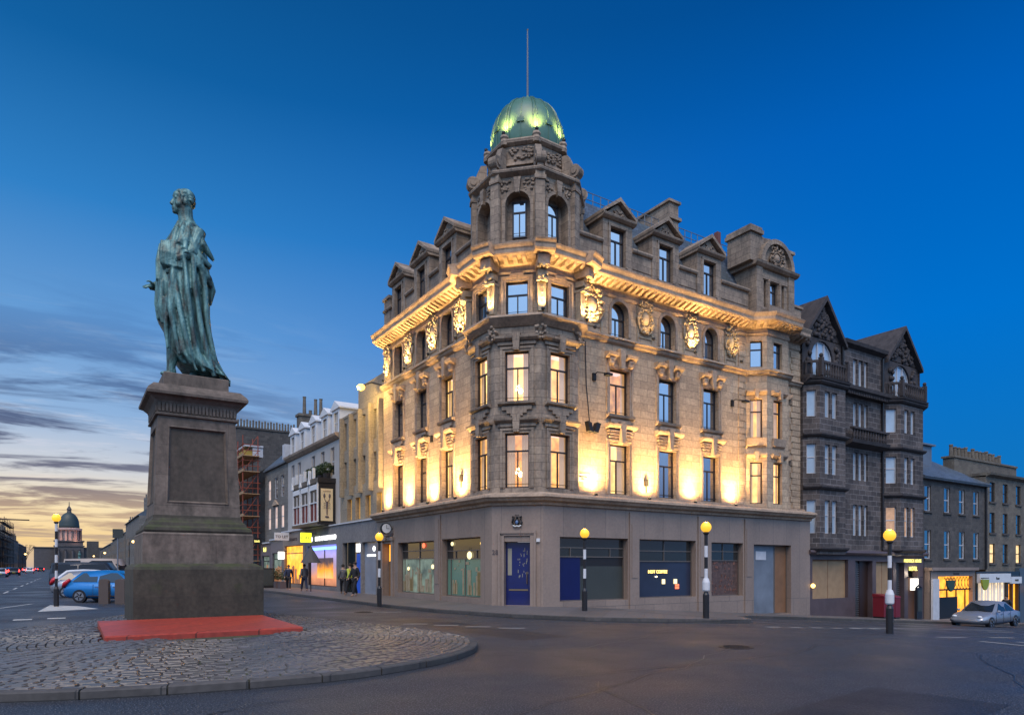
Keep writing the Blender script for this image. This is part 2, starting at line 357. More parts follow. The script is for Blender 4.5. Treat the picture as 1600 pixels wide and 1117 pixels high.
def wall(mb, fr, s0, s1, z0, z1, ops, depth=.3, n=0.):
    """wall face with openings (a,b,c,d[,'arch']) and their reveals; z0 may be a function of s"""
    ss = sorted(set([s0, s1]+[o[0] for o in ops]+[o[1] for o in ops])); zl = z0 if callable(z0) else (lambda s: z0)
    zmin = min(zl(s0), zl(s1))
    for i in range(len(ss)-1):
        a, b = ss[i], ss[i+1]; mid = (a+b)/2
        cuts = sorted([(o[2], o[3]) for o in ops if o[0] <= mid <= o[1]])
        cur = (zl(a), zl(b))
        for c, d in cuts:
            mb.poly([fr.P(a, n, cur[0]), fr.P(b, n, cur[1]), fr.P(b, n, c), fr.P(a, n, c)]); cur = (d, d)
        mb.poly([fr.P(a, n, cur[0]), fr.P(b, n, cur[1]), fr.P(b, n, z1), fr.P(a, n, z1)])
    for o in ops:
        a, b, c, d = o[:4]; m_ = n-depth
        mb.poly([fr.P(a, n, c), fr.P(b, n, c), fr.P(b, m_, c), fr.P(a, m_, c)])
        if len(o) > 4:
            zs = d-(b-a)/2; ap = arc_pts(a, b, zs)
            h = len(ap)//2
            mb.poly([fr.P(a, n, d)]+[fr.P(p, n, q) for p, q in ap[:h+1]][::-1][:-1]+[fr.P(a, n, zs)])
            mb.poly([fr.P(b, n, d)]+[fr.P(p, n, q) for p, q in ap[h:]])
            for p, q in zip(ap, ap[1:]): mb.poly([fr.P(p[0], n, p[1]), fr.P(q[0], n, q[1]), fr.P(q[0], m_, q[1]), fr.P(p[0], m_, p[1])])
        else:
            zs = d; mb.poly([fr.P(a, n, d), fr.P(b, n, d), fr.P(b, m_, d), fr.P(a, m_, d)])
        mb.poly([fr.P(a, n, c), fr.P(a, m_, c), fr.P(a, m_, zs), fr.P(a, n, zs)])
        mb.poly([fr.P(b, n, c), fr.P(b, m_, c), fr.P(b, m_, zs), fr.P(b, n, zs)])
    return mb
def window(root, fr, a, b, c, d, rec=.3, arch=False, lit=None, style='cross', fm='frame', ft=.055, tr=.68, n=0., pane=None, name='window', pend=False):
    """one window: frame (part) with its panes, curtains and room (sub-parts)"""
    m_ = n-rec; f = MB(); zs = d-(b-a)/2 if arch else d
    f.box(fr, a, a+ft, m_-.05, m_+.04, c, zs); f.box(fr, b-ft, b, m_-.05, m_+.04, c, zs); f.box(fr, a+ft, b-ft, m_-.05, m_+.04, c, c+ft)
    if arch:
        o_ = arc_pts(a, b, zs); i_ = arc_pts(a+ft, b-ft, zs)
        for k in range(len(o_)-1): f.prism(fr, [o_[k], o_[k+1], i_[k+1], i_[k]], m_-.05, m_+.04)
    else: f.box(fr, a+ft, b-ft, m_-.05, m_+.04, d-ft, d)
    zt = c+(d-c)*tr; mid = (a+b)/2
    if style in ('cross', 'sash'):
        f.box(fr, a+ft, b-ft, m_-.04, m_+.035, zt-ft*.6, zt+ft*.6)
    if style == 'cross': f.box(fr, mid-ft*.4, mid+ft*.4, m_-.04, m_+.03, c+ft, zt-ft*.6)
    if style == 'cross':
        f.tube([fr.P(a, n-rec+.1, c+.16), fr.P(b, n-rec+.1, c+.16)], .012, 4)
    w = f.build(name, fm, root)
    p = MB()
    pts = ([(a+.02, c+.02), (b-.02, c+.02)]+arc_pts(a+.02, b-.02, zs)[::-1]) if arch else [(a+.02, c+.02), (b-.02, c+.02), (b-.02, d-.02), (a+.02, d-.02)]
    p.poly([fr.P(s, m_, z) for s, z in pts]); p.build('pane', pane or ('clear' if lit else 'glass'), w)
    if lit:
        r = MB(); q = m_-.9; r.box(fr, a-.25, b+.25, q-.05, q, c-.1, d+.1)
        r.mi = 1; r.poly([fr.P(a-.25, q, d+.1), fr.P(b+.25, q, d+.1), fr.P(b+.25, m_-.02, d+.1), fr.P(a-.25, m_-.02, d+.1)])
        r.mi = 0
        for e in (a-.25, b+.25): r.poly([fr.P(e, q, c-.1), fr.P(e, q, d+.1), fr.P(e, m_-.02, d+.1), fr.P(e, m_-.02, c-.1)])
        r.build('room', [rnd.choice(('room', 'room2', 'room3')) if lit == 'room' else lit, 'roompale'], w)
        cu = MB(); cu.smooth = True; wd = (b-a)*rnd.choice((.16, .24, .30, .36))
        for e0, sg in ((a, 1), (b, -1)):
            k = 10
            for i in range(k):
                s_a, s_b = e0+sg*wd*i/k, e0+sg*wd*(i+1)/k
                na, nb = m_-.14+.025*math.cos(i*2.1), m_-.14+.025*math.cos((i+1)*2.1)
                cu.poly([fr.P(s_a, na, c), fr.P(s_b, nb, c), fr.P(s_b, nb, d), fr.P(s_a, na, d)])
        cu.build('curtain', 'curtain', w)
        if pend:
            l = MB(); l.smooth = True
            for ds_, dz_, r_ in ((.02, .55, .10), (-.09, .75, .06), (-.16, .62, .045)):
                l.ball((mid+ds_, m_-.5, c+(d-c)*dz_*.5+.02), (r_, r_, r_*1.2), 8, 6, fr)
            l.build('pendant_lamp', 'bulb', w)
    else:
        if not pane:
            cu = MB()
    return w
def carving(mb, fr, s, z, w, h, n, seed, shield=True, dens=1.):
    """leafy carved relief around an oval shield"""
    r = random.Random(seed); mb.smooth = True
    if shield:
        mb.ball((s, n+.05, z), (w*.22, .13, h*.24), 12, 8, fr)
        for i in range(18):
            a = 2*PI*i/18; mb.ball((s+math.cos(a)*w*.28, n+.10, z+math.sin(a)*h*.31), (.045, .06, .05), 6, 4, fr)
    for i in range(int(46*dens)):
        a = r.uniform(0, 2*PI); q = r.uniform(.34, .52)
        k = 1.25 if math.sin(a) > .6 else 1
        mb.ball((s+math.cos(a)*w*q, n+r.uniform(.02, .13), z+math.sin(a)*h*q*k), (r.uniform(.03, .10), r.uniform(.05, .11), r.uniform(.04, .11)), 6, 4, fr)
    for sg in (-1, 1):                                            # scrolls and ribbons
        pts = []
        for i in range(9):
            a = PI*.9-i*.42; q = .20-.014*i
            pts.append(fr.P(s+sg*(w*.36+q*.55*math.cos(a)*w), n+.12, z+h*.42+q*math.sin(a)*h*.7))
        mb.tube(pts, .032, 5)
        mb.tube([fr.P(s+sg*w*.42, n+.06, z+h*.1), fr.P(s+sg*w*.52, n+.10, z-h*.15), fr.P(s+sg*w*.34, n+.08, z-h*.42), fr.P(s+sg*w*.12, n+.1, z-h*.55)], [.05, .06, .045, .03], 5)
    mb.smooth = False
def gz(x):
    """ground height: level on the main street, falling away down the side street"""
    if x < 14: return 0.
    if x < 18: return -.06*(x-14)**2/8
    return -.06*(x-16)
# ================================================================ ground
def asphalt(name, c1, c2, speck):
    m, t, b = newmat(name); tn = t.nodes; l = t.links.new
    g = tn.new('ShaderNodeNewGeometry')
    a = tn.new('ShaderNodeTexNoise'); a.inputs['Scale'].default_value = .35; a.inputs['Detail'].default_value = 7; l(g.outputs['Position'], a.inputs[0])
    f = tn.new('ShaderNodeTexVoronoi'); f.inputs['Scale'].default_value = 38; l(g.outputs['Position'], f.inputs[0])
    f2 = tn.new('ShaderNodeTexNoise'); f2.inputs['Scale'].default_value = 48; f2.inputs['Detail'].default_value = 3; l(g.outputs['Position'], f2.inputs[0])
    mx = tn.new('ShaderNodeMix'); mx.data_type = 'RGBA'; l(a.outputs[0], mx.inputs[0]); mx.inputs[6].default_value = (*c1, 1); mx.inputs[7].default_value = (*c2, 1)
    mr = tn.new('ShaderNodeMapRange'); l(f2.outputs[0], mr.inputs[0]); mr.inputs[1].default_value = .57; mr.inputs[2].default_value = .63; mr.inputs[4].default_value = .85
    m2 = tn.new('ShaderNodeMix'); m2.data_type = 'RGBA'; l(mr.outputs[0], m2.inputs[0]); l(mx.outputs[2], m2.inputs[6]); m2.inputs[7].default_value = (*speck, 1)
    l(m2.outputs[2], b.inputs['Base Color'])
    rr = tn.new('ShaderNodeMapRange'); l(a.outputs[0], rr.inputs[0]); rr.inputs[1].default_value = .35; rr.inputs[2].default_value = .65; rr.inputs[3].default_value = .36; rr.inputs[4].default_value = .62; l(rr.outputs[0], b.inputs['Roughness']); b.inputs['Specular IOR Level'].default_value = .34
    bp = tn.new('ShaderNodeBump'); bp.inputs['Strength'].default_value = .5; bp.inputs['Distance'].default_value = .014; l(f.outputs[0], bp.inputs['Height']); l(bp.outputs[0], b.inputs['Normal'])
    return m
MT['asphalt'] = asphalt('asphalt', (.014, .017, .023), (.027, .030, .037), (.20, .20, .22))
MT['flags'] = masonry('paving_flags', (.13, .115, .11), (.10, .09, .085), (.05, .045, .045), bw=.9, bh=9, ms=.012, stain=.4, rough=.6, bump=.1)
g = MB(); xs = [-900, 14, 15, 16, 17, 18, 30, 50, 90, 200]
for a, b in zip(xs, xs[1:]): g.poly([(a, -120, gz(a)), (b, -120, gz(b)), (b, 1400, gz(b)), (a, 1400, gz(a))])
tag(g.build('ground', 'asphalt'), kind='structure')
kerbpath = [(11, 520), (11, 27), (11.4, 22.5), (12.3, 18.8), (13.6, 16.2), (15.2, 14.7), (17, 14.1), (18.7, 14.3), (20.4, 15.6), (22, 17.3), (24, 18.3), (27, 18.5), (120, 18.5)]
def kerbv(x):
    for (a, b), (c, d) in zip(kerbpath[1:], kerbpath[2:]):
        if a <= x <= c: return b+(d-b)*(x-a)/(c-a)
pv = MB(); xs = sorted(set([11, 14, 14.5, 16, 17, 18, 30, 60, 120]+[p[0] for p in kerbpath]))
for a, b in zip(xs, xs[1:]):
    hi = 520 if b <= 14.5 else 24.5
    pv.poly([(a, kerbv(a), gz(a)+.12), (b, kerbv(b), gz(b)+.12), (b, hi, gz(b)+.12), (a, hi, gz(a)+.12)])
for x0, x1 in ((-22, -15.5),):
    pv.poly([(x0, 150, .12), (x1, 150, .12), (x1, 520, .12), (x0, 520, .12)])
tag(pv.build('pavement', 'flags'), kind='structure')
kb = MB(); fine = []
for (a, b), (c, d) in zip(kerbpath, kerbpath[1:]):
    k = max(1, int(math.hypot(c-a, d-b)/1.)) if a < 30 and b < 60 else 1
    fine += [(a+(c-a)*i/k, b+(d-b)*i/k) for i in range(k)]
fine.append(kerbpath[-1])
prof = []
for i, (p, q) in enumerate(zip(fine, fine[1:])):
    f = frseg(p, q); zz0, zz1 = gz(p[0]), gz(q[0])
    k = len(kb.v)
    for s_, z_ in ((0, zz0), (f.L, zz1)):
        for n_, h in ((-.15, -.1), (.003, -.1), (.003, .11), (-.02, .128), (-.15, .128)): kb.v.append(f.P(s_, n_, z_+h))
    for a in range(5): kb.face([k+a, k+(a+1) % 5, k+5+(a+1) % 5, k+5+a])
tag(kb.build('kerb', 'kerb'), kind='structure')
# road paint
MT['paint'] = plain('road_paint', (.42, .41, .38), .6, var=.45, vs=2.5)
pt = MB()
def stripe(p, q, w, h=.004):
    f = frseg(p, q); k = max(1, int(f.L/1.5))
    for i in range(k):
        a, b = f.L*i/k, f.L*(i+1)/k
        c = [f.P(a, -w/2, 0), f.P(b, -w/2, 0), f.P(b, w/2, 0), f.P(a, w/2, 0)]
        pt.poly([(x, y, gz(x)+h) for x, y, z in c])
for i in range(9):                                       # worn give-way dashes and centre lines in the side street
    stripe((20+i*3.2, 9.2), (21.6+i*3.2, 9.2), .12)
for i in range(6): stripe((17.2+i*1.1, 12.6), (17.8+i*1.1, 12.6), .18)
stripe((19.0, 6.6), (19.6, 8.0), .16); stripe((20.8, 6.2), (21.3, 7.8), .18); stripe((22, 12.9), (28, 13.4), .12); stripe((28, 13.4), (34, 12.9), .12)
for i in range(5): stripe((30+i*5, 12.0), (32.4+i*5, 12.0), .1)
for i in range(10): stripe((-3.5, 36+i*9), (-3.5, 40+i*9), .14)
for i in range(7): stripe((-6+i*.9, 26.3+i*.1), (-5.5+i*.9, 26.3+i*.1), .5)
pt.poly([(-1.0, 31.2, .004), (1.0, 32.0, .004), (.3, 34.8, .004), (-.7, 36.2, .004)])
stripe((-4.6, 27), (-1.4, 38), .12); stripe((6, 29.5), (6.2, 38), .1); stripe((7.5, 25), (10.4, 23.5), .1)
for i in range(4): stripe((8.3+i*.55, 18.6-i*.9), (8.9+i*.55, 18.2-i*.9), .1)
for c_, r_, a0, a1, w_ in (((24.5, 5.0), 3.2, .3, 1.9, .13), ((30, 4.5), 4.5, .6, 1.9, .13)):
    for i in range(10):
        t0, t1 = a0+(a1-a0)*i/10, a0+(a1-a0)*(i+.7)/10; stripe((c_[0]+r_*math.cos(t0), c_[1]+r_*math.sin(t0)), (c_[0]+r_*math.cos(t1), c_[1]+r_*math.sin(t1)), w_)
stripe((12.5, 3.2), (15.2, 3.6), .1); stripe((17.0, 4.0), (19.8, 4.6), .1)
tag(pt.build('road_markings', 'paint'), kind='structure')
# resurfaced patches, sealed cracks and ironwork in the road
MT['asphalt2'] = asphalt('patched_asphalt', (.012, .013, .016), (.020, .021, .025), (.09, .09, .10)); MT['tar'] = plain('tar_seal', (.008, .008, .009), .3)
pa = MB()
for x0, x1, y0, y1, rz in ((5.2, 9.6, 3.4, 5.0, .1), (-1.2, .9, 7.2, 8.3, .15), (8.6, 10.0, 13, 20, .05), (2.2, 3.6, 4.5, 6.4, .2)):
    cx_, cy_ = (x0+x1)/2, (y0+y1)/2; P4 = [(x0, y0), ((x0+x1)/2, y0+rnd.uniform(-.05, .05)), (x1, y0), (x1, y1), ((x0+x1)/2, y1+rnd.uniform(-.05, .05)), (x0, y1)]
    pa.poly([(cx_+(x-cx_)*math.cos(rz)-(y-cy_)*math.sin(rz), cy_+(x-cx_)*math.sin(rz)+(y-cy_)*math.cos(rz), gz(x)+(.003 if x1 < 14 else .02)) for x, y in P4])
tag(pa.build('road_patches', 'asphalt2'), kind='structure')
tc_ = MB(); r5 = random.Random(11)
def crack(x, y, dx_, dy_, n):
    for i in range(n):
        x2, y2 = x+dx_*.5+r5.uniform(-.18, .18), y+dy_*.5+r5.uniform(-.18, .18); f = frseg((x, y), (x2, y2)); w_ = r5.uniform(.006, .013)
        tc_.poly([(*f.P(0, -w_, 0)[:2], gz(x)+.006), (*f.P(f.L, -w_, 0)[:2], gz(x2)+.006), (*f.P(f.L, w_, 0)[:2], gz(x2)+.006), (*f.P(0, w_, 0)[:2], gz(x)+.006)]); x, y = x2, y2
crack(1.5, 5.2, 1, .35, 24); crack(6, 8.2, 1, .1, 16); crack(4.2, 3.4, .6, 1, 9); crack(9, 11, 1, .3, 8); crack(-2.5, 7.6, 1, .2, 9); crack(7.5, 2.6, 1, .5, 14)
tag(tc_.build('sealed_cracks', 'tar'), kind='structure')
for k, (x, y, r_, lb) in enumerate(((11.8, 9.4, .30, 'round iron manhole cover in the road before the right shop windows'), (9.2, 24.2, .3, 'round iron manhole cover in the road near the bank beacon'))):
    o_ = thing('manhole_cover', (x, y, 0), lb, 'manhole cover'); m = MB(); m.lathe(x, y, [(r_+.06, -.02), (r_+.06, .009), (r_, .012)], 28); m.build('rim', 'iron', o_); m = MB(); m.lathe(x, y, [(r_-.01, 0), (r_-.01, .016)], 28)
    for i in range(-4, 5):
        h_ = math.sqrt(max(.01, (r_-.04)**2-(i*.06)**2)); m.box(WF, x-h_, x+h_, y+i*.06-.012, y+i*.06+.012, .015, .021)
    m.build('lid', 'iron', o_)
# ---------------------------------------------------------------- cobbled island round the monument
ctrl = [(3.1, 9.85), (4.3, 10.1), (5.7, 10.75), (6.9, 11.9), (7.55, 13.4), (7.55, 15.2), (7.1, 18), (6.4, 21), (5.7, 24), (4.6, 25.6), (3.1, 26.1), (1.6, 25.7), (.7, 24.2),
        (-.1, 22.6), (-1.6, 21.4), (-3.1, 19.6), (-3.9, 17), (-3.9, 14.3), (-2.9, 12.1), (-1, 10.75), (1, 10.05)]
def smooth_loop(P, k=6):
    out = []; n = len(P)
    for i in range(n):
        a, b, c, d = P[i-1], P[i], P[(i+1) % n], P[(i+2) % n]
        for j in range(k):
            t = j/k
            out.append(tuple(.5*(2*b[x]+(c[x]-a[x])*t+(2*a[x]-5*b[x]+4*c[x]-d[x])*t*t+(3*b[x]-a[x]-3*c[x]+d[x])*t**3) for x in (0, 1)))
    return out
loop = smooth_loop(ctrl)
isl = MB()
MT['jointsoil'] = masonry('joint_soil', (.05, .048, .036), (.045, .04, .03), (.04, .04, .03), ms=0, moss=.6)
isl.vprism(loop[::-1], -.1, .105)
tag(isl.build('traffic_island', 'jointsoil'), kind='structure')
ks = MB(); L = 0; ac = 0
kb_pts = loop+[loop[0]]
dist = [0]
for p, q in zip(kb_pts, kb_pts[1:]): dist.append(dist[-1]+math.hypot(q[0]-p[0], q[1]-p[1]))
def at(d, inset=0.):
    d %= dist[-1]
    i = 0
    import bisect
    i = min(bisect.bisect_right(dist, d)-1, len(dist)-2)
    t = (d-dist[i])/(dist[i+1]-dist[i]); p, q = kb_pts[i], kb_pts[i+1]
    return (p[0]+(q[0]-p[0])*t, p[1]+(q[1]-p[1])*t)
nst = 44; stl = dist[-1]/nst
cen = (3.1, 17.2)
def scaled(p, k): return (cen[0]+(p[0]-cen[0])*k, cen[1]+(p[1]-cen[1])*k)
for i in range(nst):
    a0, a1 = i*stl+.012, (i+1)*stl-.012; h = .125+rnd.uniform(-.006, .006); w = .15
    k = len(ks.v); n = 4
    for j in range(n+1):
        p = at(a0+(a1-a0)*j/n); d = math.hypot(p[0]-cen[0], p[1]-cen[1])
        e = .006 if j in (0, n) else 0
        for r_, z in ((-.03-e, -.05), (-.03-e, h-.02), (-.012-e, h), (.14+e, h+.005), (.14+e, .0)):
            ks.v.append((*scaled(p, (d-r_)/d), z))
    for j in range(n):
        for c in range(5):
            ks.face([k+j*5+c, k+(j+1)*5+c, k+(j+1)*5+(c+1) % 5, k+j*5+(c+1) % 5])
    ks.face([k+c for c in range(5)]); ks.face([k+n*5+c for c in range(5)])
tag(ks.build('island_kerb', 'kerb'), kind='structure')
MT['sett'] = masonry('granite_setts', (.125, .105, .10), (.07, .062, .062), (.13, .11, .10), bw=.23, bh=9, ms=0, stain=.45, stainc=(.05, .045, .045), rough=.38, bump=.25, sscale=1.5, moss=.12)
cb = MB(); cb.smooth = False
rows = 36
for row in range(rows):
    k1 = 1-(.022+row*.0212); k2 = k1-.0192
    if k2 < .12: break
    length = dist[-1]*k1; d = rnd.uniform(0, .3)
    total = 0
    while total < dist[-1]-.1/k1:
        wl = rnd.uniform(.18, .32)/k1
        a0, a1 = total+.014/k1, total+wl-.014/k1; total += wl
        h = .128+rnd.uniform(-.010, .012)+.03*(1-k1)
        p0, p1 = at(a0+d), at(a1+d)
        # keep clear of the pedestal
        q0 = scaled(p0, k2); q1 = scaled(p1, k2); o0 = scaled(p0, k1); o1 = scaled(p1, k1)
        mxp = ((q0[0]+o1[0])/2, (q0[1]+o1[1])/2)
        if 1.5 < mxp[0] < 4.75 and 20.9 < mxp[1] < 24.1: continue
        if .6 < mxp[0] < 4.9 and 16.45 < mxp[1] < 20.9: continue
        c = ((o0[0]+o1[0]+q0[0]+q1[0])/4, (o0[1]+o1[1]+q0[1]+q1[1])/4)
        b4 = [o0, o1, q1, q0]; k = len(cb.v); tilt = [rnd.uniform(-.004, .004) for _ in b4]
        for x, y in b4: cb.v.append((x, y, .09))
        for j, (x, y) in enumerate(b4): cb.v.append((c[0]+(x-c[0])*.97, c[1]+(y-c[1])*.96, h-.018+tilt[j]))
        for j, (x, y) in enumerate(b4): cb.v.append((c[0]+(x-c[0])*.84, c[1]+(y-c[1])*.80, h+.004+tilt[j]))
        for j in range(4):
            m_ = (j+1) % 4; cb.face([k+j, k+m_, k+4+m_, k+4+j]); cb.face([k+4+j, k+4+m_, k+8+m_, k+8+j])
        cb.face([k+8, k+9, k+10, k+11])
tag(cb.build('cobblestones', 'sett'), kind='structure')
# ================================================================ pedestal
pd = thing('pedestal', (3.13, 22.5, .1), 'tall tapered stone pedestal with a mossy base carrying the green bronze statue', 'pedestal')
def sq(mb, prof):                                        # square plan, profile of (half width, z)
    mb.lathe(3.13, 22.5, [(w*math.sqrt(2), z) for w, z in prof], 4, PI/4); return mb
sq(MB(), [(1.69, -.05), (1.69, 1.62), (1.66, 1.70), (1.50, 1.79)]).build('base_block', 'pedestal_base', pd)
m_ = sq(MB(), [(1.45, 1.79), (1.45, 2.62), (1.42, 2.66)]); m_.build('lower_plinth', 'pedestal', pd)
m_ = sq(MB(), [(1.39, 2.66), (1.42, 2.72), (1.40, 2.80), (1.30, 2.86), (1.27, 2.95), (1.22, 2.99), (1.17, 3.08), (1.16, 3.16)]); m_.build('base_moulding', 'pedestal_base', pd)
# the die: tapered, with sunk panels
die = MB(); pn = MB(); MT['pedestal_panel'] = masonry('sooty_panel_stone', (.10, .075, .056), (.085, .064, .048), (.05, .04, .03), bw=5., bh=9, ms=0, stain=.85, stainc=(.030, .025, .018), sscale=.9)
w0, w1, za, zb = 1.145, 1.03, 3.16, 5.98
for sx, sy, ax in ((0, -1, 0), (-1, 0, 1), (0, 1, 0), (1, 0, 1)):
    def PT(u, z, dep=0.):
        w = w0+(w1-w0)*(z-za)/(zb-za); d = w-dep; a = u*w
        return (3.13+(a if ax == 0 else sx*d), 22.5+(a if ax == 1 else sy*d), z)
    A, B = .745, .745; zl, zh = 3.5, 5.72
    O = [PT(-1, za), PT(1, za), PT(1, zb), PT(-1, zb)]; I = [PT(-A, zl), PT(A, zl), PT(A, zh), PT(-A, zh)]
    I2 = [PT(-A+.03, zl+.035, -.02), PT(A-.03, zl+.035, -.02), PT(A-.03, zh-.035, -.02), PT(-A+.03, zh-.035, -.02)]
    J = [PT(-A+.075, zl+.08, .06), PT(A-.075, zl+.08, .06), PT(A-.075, zh-.08, .06), PT(-A+.075, zh-.08, .06)]
    for X, Y in ((O, I), (I, I2), (I2, J)):
        for i in range(4): die.poly([X[i], X[(i+1) % 4], Y[(i+1) % 4], Y[i]])
    pn.poly(J)
die.build('die', 'pedestal', pd); pn.build('panel', 'pedestal_panel', pd)
cp = sq(MB(), [(1.03, 5.98), (1.10, 6.0), (1.10, 6.05), (1.05, 6.08), (1.06, 6.25), (1.12, 6.40), (1.22, 6.50), (1.33, 6.55), (1.34, 6.62), (1.30, 6.70), (1.15, 6.86), (.9, 6.88)])
for i in range(22):                                     # fluting under the cornice
    for f in (Fr((3.13, 22.5-1.062), (1, 0), (0, -1)), Fr((3.13-1.062, 22.5), (0, -1), (-1, 0))):
        a = -1.0+i*2.0/21; cp.prism(f, [(a-.028, 6.1), (a+.028, 6.1), (a+.034, 6.36), (a-.034, 6.36)], -.02, .035)
cp.build('cornice', 'pedestal', pd)
sq(MB(), [(.87, 6.86), (.87, 7.26), (.85, 7.28)]).build('top_block', 'pedestal', pd)
MT['redstep'] = masonry('red_light_painted_step', (.40, .05, .025), (.33, .040, .025), (.10, .02, .012), bw=1.35, bh=9, ms=.02, stain=.5, stainc=(.22, .045, .03), rough=.5, bump=.1, sscale=1.)  # red light of passing traffic put into the stone colour
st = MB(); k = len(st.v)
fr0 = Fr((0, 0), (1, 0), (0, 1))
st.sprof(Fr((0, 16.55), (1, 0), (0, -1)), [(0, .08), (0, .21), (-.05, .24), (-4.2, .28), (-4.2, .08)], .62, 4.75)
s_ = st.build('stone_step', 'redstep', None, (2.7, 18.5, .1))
tag(s_, 'low stone step with red light painted into its colour, lying on the cobbles in front of the statue pedestal', 'step')

# ================================================================ corner building
cbd = thing('corner_building', (17, 25, 0), 'large sandstone corner building with green copper dome and floodlit cornice', 'building')
UX, UY = 14.88, 22.75                                    # planes of the two upper walls
GL_, GR_ = Fr((14.5, 0), (0, -1), (-1, 0)), Fr((0, 22.2), (1, 0), (0, -1))
LW, RW = Fr((UX, 0), (0, -1), (-1, 0)), Fr((0, UY), (1, 0), (0, -1))
CX_, CY_ = 16.98, 24.73; QQ = math.sqrt(.5)
def octo(a):
    """visible corners of the octagon, from the west round to the north-east"""
    h = a*math.tan(PI/8); P = [(-h, a), (-a, h), (-a, -h), (-h, -a), (h, -a), (a, -h), (a, h), (h, a)]
    return [(CX_+x, CY_+y) for x, y in P]
OC = octo(2.35)
TL, TF, TR = frseg(OC[1], OC[2]), frseg(OC[2], OC[3]), frseg(OC[3], OC[4])
TF2 = Fr(((OC[2][0]+OC[3][0])/2, (OC[2][1]+OC[3][1])/2), TF.ds, TF.dn); TR2 = Fr((CX_, CY_-2.35), (1, 0), (0, -1)); TL2 = Fr((CX_-2.35, CY_), (0, -1), (-1, 0))
BAY = [(29.3, UY), (30.1, 22.05), (31.9, 22.05), (32.7, UY)]
BF = [frseg(BAY[0], BAY[1]), frseg(BAY[1], BAY[2]), frseg(BAY[2], BAY[3])]
UPATH = [(UX, 36.0), (UX, 26.05), OC[1], OC[2], OC[3], OC[4], (18.3, UY)]+BAY+[(33.9, UY)]
GPATH = [(14.5, 36.1), (14.5, 23.7), (16.0, 22.2), (34.05, 22.2)]
# --- ground floor
gf = MB(); low = lambda s: gz(s)-.3
shopR = [(16.85, 20.61, .25, 2.93), (21.3, 24.95, .28, 2.93), (26.05, 28.4, .25, 2.88), (29.25, 32.35, -.8, 2.84)]
wall(gf, GR_, 16.0, 34.05, low, 4.4, shopR, .35)
shopL = [(-33.2, -28.95, .35, 2.95), (-28.15, -24.62, .35, 2.97), (-35.1, -33.95, .1, 2.95)]
wall(gf, GL_, -36.1, -23.7, -.1, 4.4, shopL, .35)
GC = frseg(GPATH[1], GPATH[2]); GC2 = Fr((15.25, 22.95), GC.ds, GC.dn); hl = GC.L/2
wall(gf, GC2, -hl, hl, -.1, 4.4, [(-.54, .54, .12, 2.72)], .45)
gf.box(WF, 33.7, 34.045, 22.21, 24, -1.6, 4.39)
for a, b in ((20.68, 21.22), (25.08, 25.9), (28.5, 29.1)): # piers with sunk panels
    gf.box(GR_, a, b, -.3, .06, gz(a)-.2, 4.1)
    gf.box(GR_, a+.1, b-.1, .06, .085, 1.2, 3.6)
for a, b in ((-28.85, -28.25),):
    gf.box(GL_, a, b, -.3, .06, -.1, 4.1)
    gf.box(GL_, a+.1, b-.1, .06, .085, .9, 3.9)
gf.build('ground_floor_wall', 'slab', cbd)
# door surround, crest, lamp on the corner
ds = MB()
for sg in (-1, 1): ds.box(GC2, *sorted((sg*.54, sg*.70)), -.05, .07, -.1, 3.0); ds.box(GC2, *sorted((sg*.70, sg*.78)), -.05, .11, -.1, 3.05)
ds.box(GC2, -.78, .78, -.05, .11, 3.05, 3.17); ds.box(GC2, -.70, .70, -.05, .07, 2.96, 3.05)
ds.box(GC2, -.54, .54, -.25, -.2, 2.73, 2.95)
d_ = ds.build('door_surround', 'slab', cbd)
dr = MB(); dr.box(GC2, -.52, .52, -.35, -.28, .0, 2.7)
for z0, z1 in ((.2, .9), (1.05, 2.5)): dr.box(GC2, -.42, .42, -.28, -.265, z0, z1)
door = dr.build('door', plain('blue_gloss_door', (.006, .012, .11), .12, ior=1.8), cbd)
hd = MB(); hd.tube([GC2.P(.36, -.22, 1.0), GC2.P(.36, -.22, 1.5)], .018, 6); hd.box(GC2, -.4, .4, -.262, -.25, .72, .78); hd.build('handle', plain('brass', (.5, .33, .15), .3, .9), door)
refl = MB(); r5 = random.Random(4)
refl.box(GC2, -.45, -.28, -.262, -.258, 1.35, 2.45)
for i in range(26): 
    a = r5.uniform(-.05, .38); z = r5.uniform(1.15, 2.45); refl.box(GC2, a, a+.025, -.262, -.257, z, z+r5.uniform(.03, .16))
refl.build('painted_reflection', plain('pale_reflection', (.30, .28, .22), .4), door)  # pale reflections in the gloss door, painted on as thin raised marks
cr = MB(); cr.smooth = True
cr.ball((0, .04, 3.52), (.11, .07, .13), 10, 8, GC2); cr.ball((0, .05, 3.70), (.06, .06, .05), 8, 6, GC2)
cr.tube([GC2.P(-.08, .05, 3.76), GC2.P(-.05, .06, 3.82), GC2.P(0, .06, 3.78), GC2.P(.05, .06, 3.82), GC2.P(.08, .05, 3.76)], .014, 5)
for sg in (-1, 1):
    cr.tube([GC2.P(sg*.13, .04, 3.36), GC2.P(sg*.19, .05, 3.5), GC2.P(sg*.15, .06, 3.66), GC2.P(sg*.10, .05, 3.72)], [.04, .05, .04, .02], 6)
    cr.ball((sg*.17, .06, 3.72), (.04, .04, .045), 6, 5, GC2)
cr.mi = 1; cr.tube([GC2.P(-.17, .06, 3.38), GC2.P(-.08, .08, 3.33), GC2.P(0, .08, 3.35), GC2.P(.08, .08, 3.33), GC2.P(.17, .06, 3.38)], [.03, .035, .03, .035, .03], 6)
cr.mi = 2; cr.ball((0, .10, 3.50), (.065, .03, .08), 8, 6, GC2)
cr.build('coat_of_arms', ['iron', plain('scroll_white', (.6, .6, .58), .4), plain('shield_blue', (.10, .17, .32), .4)], cbd)
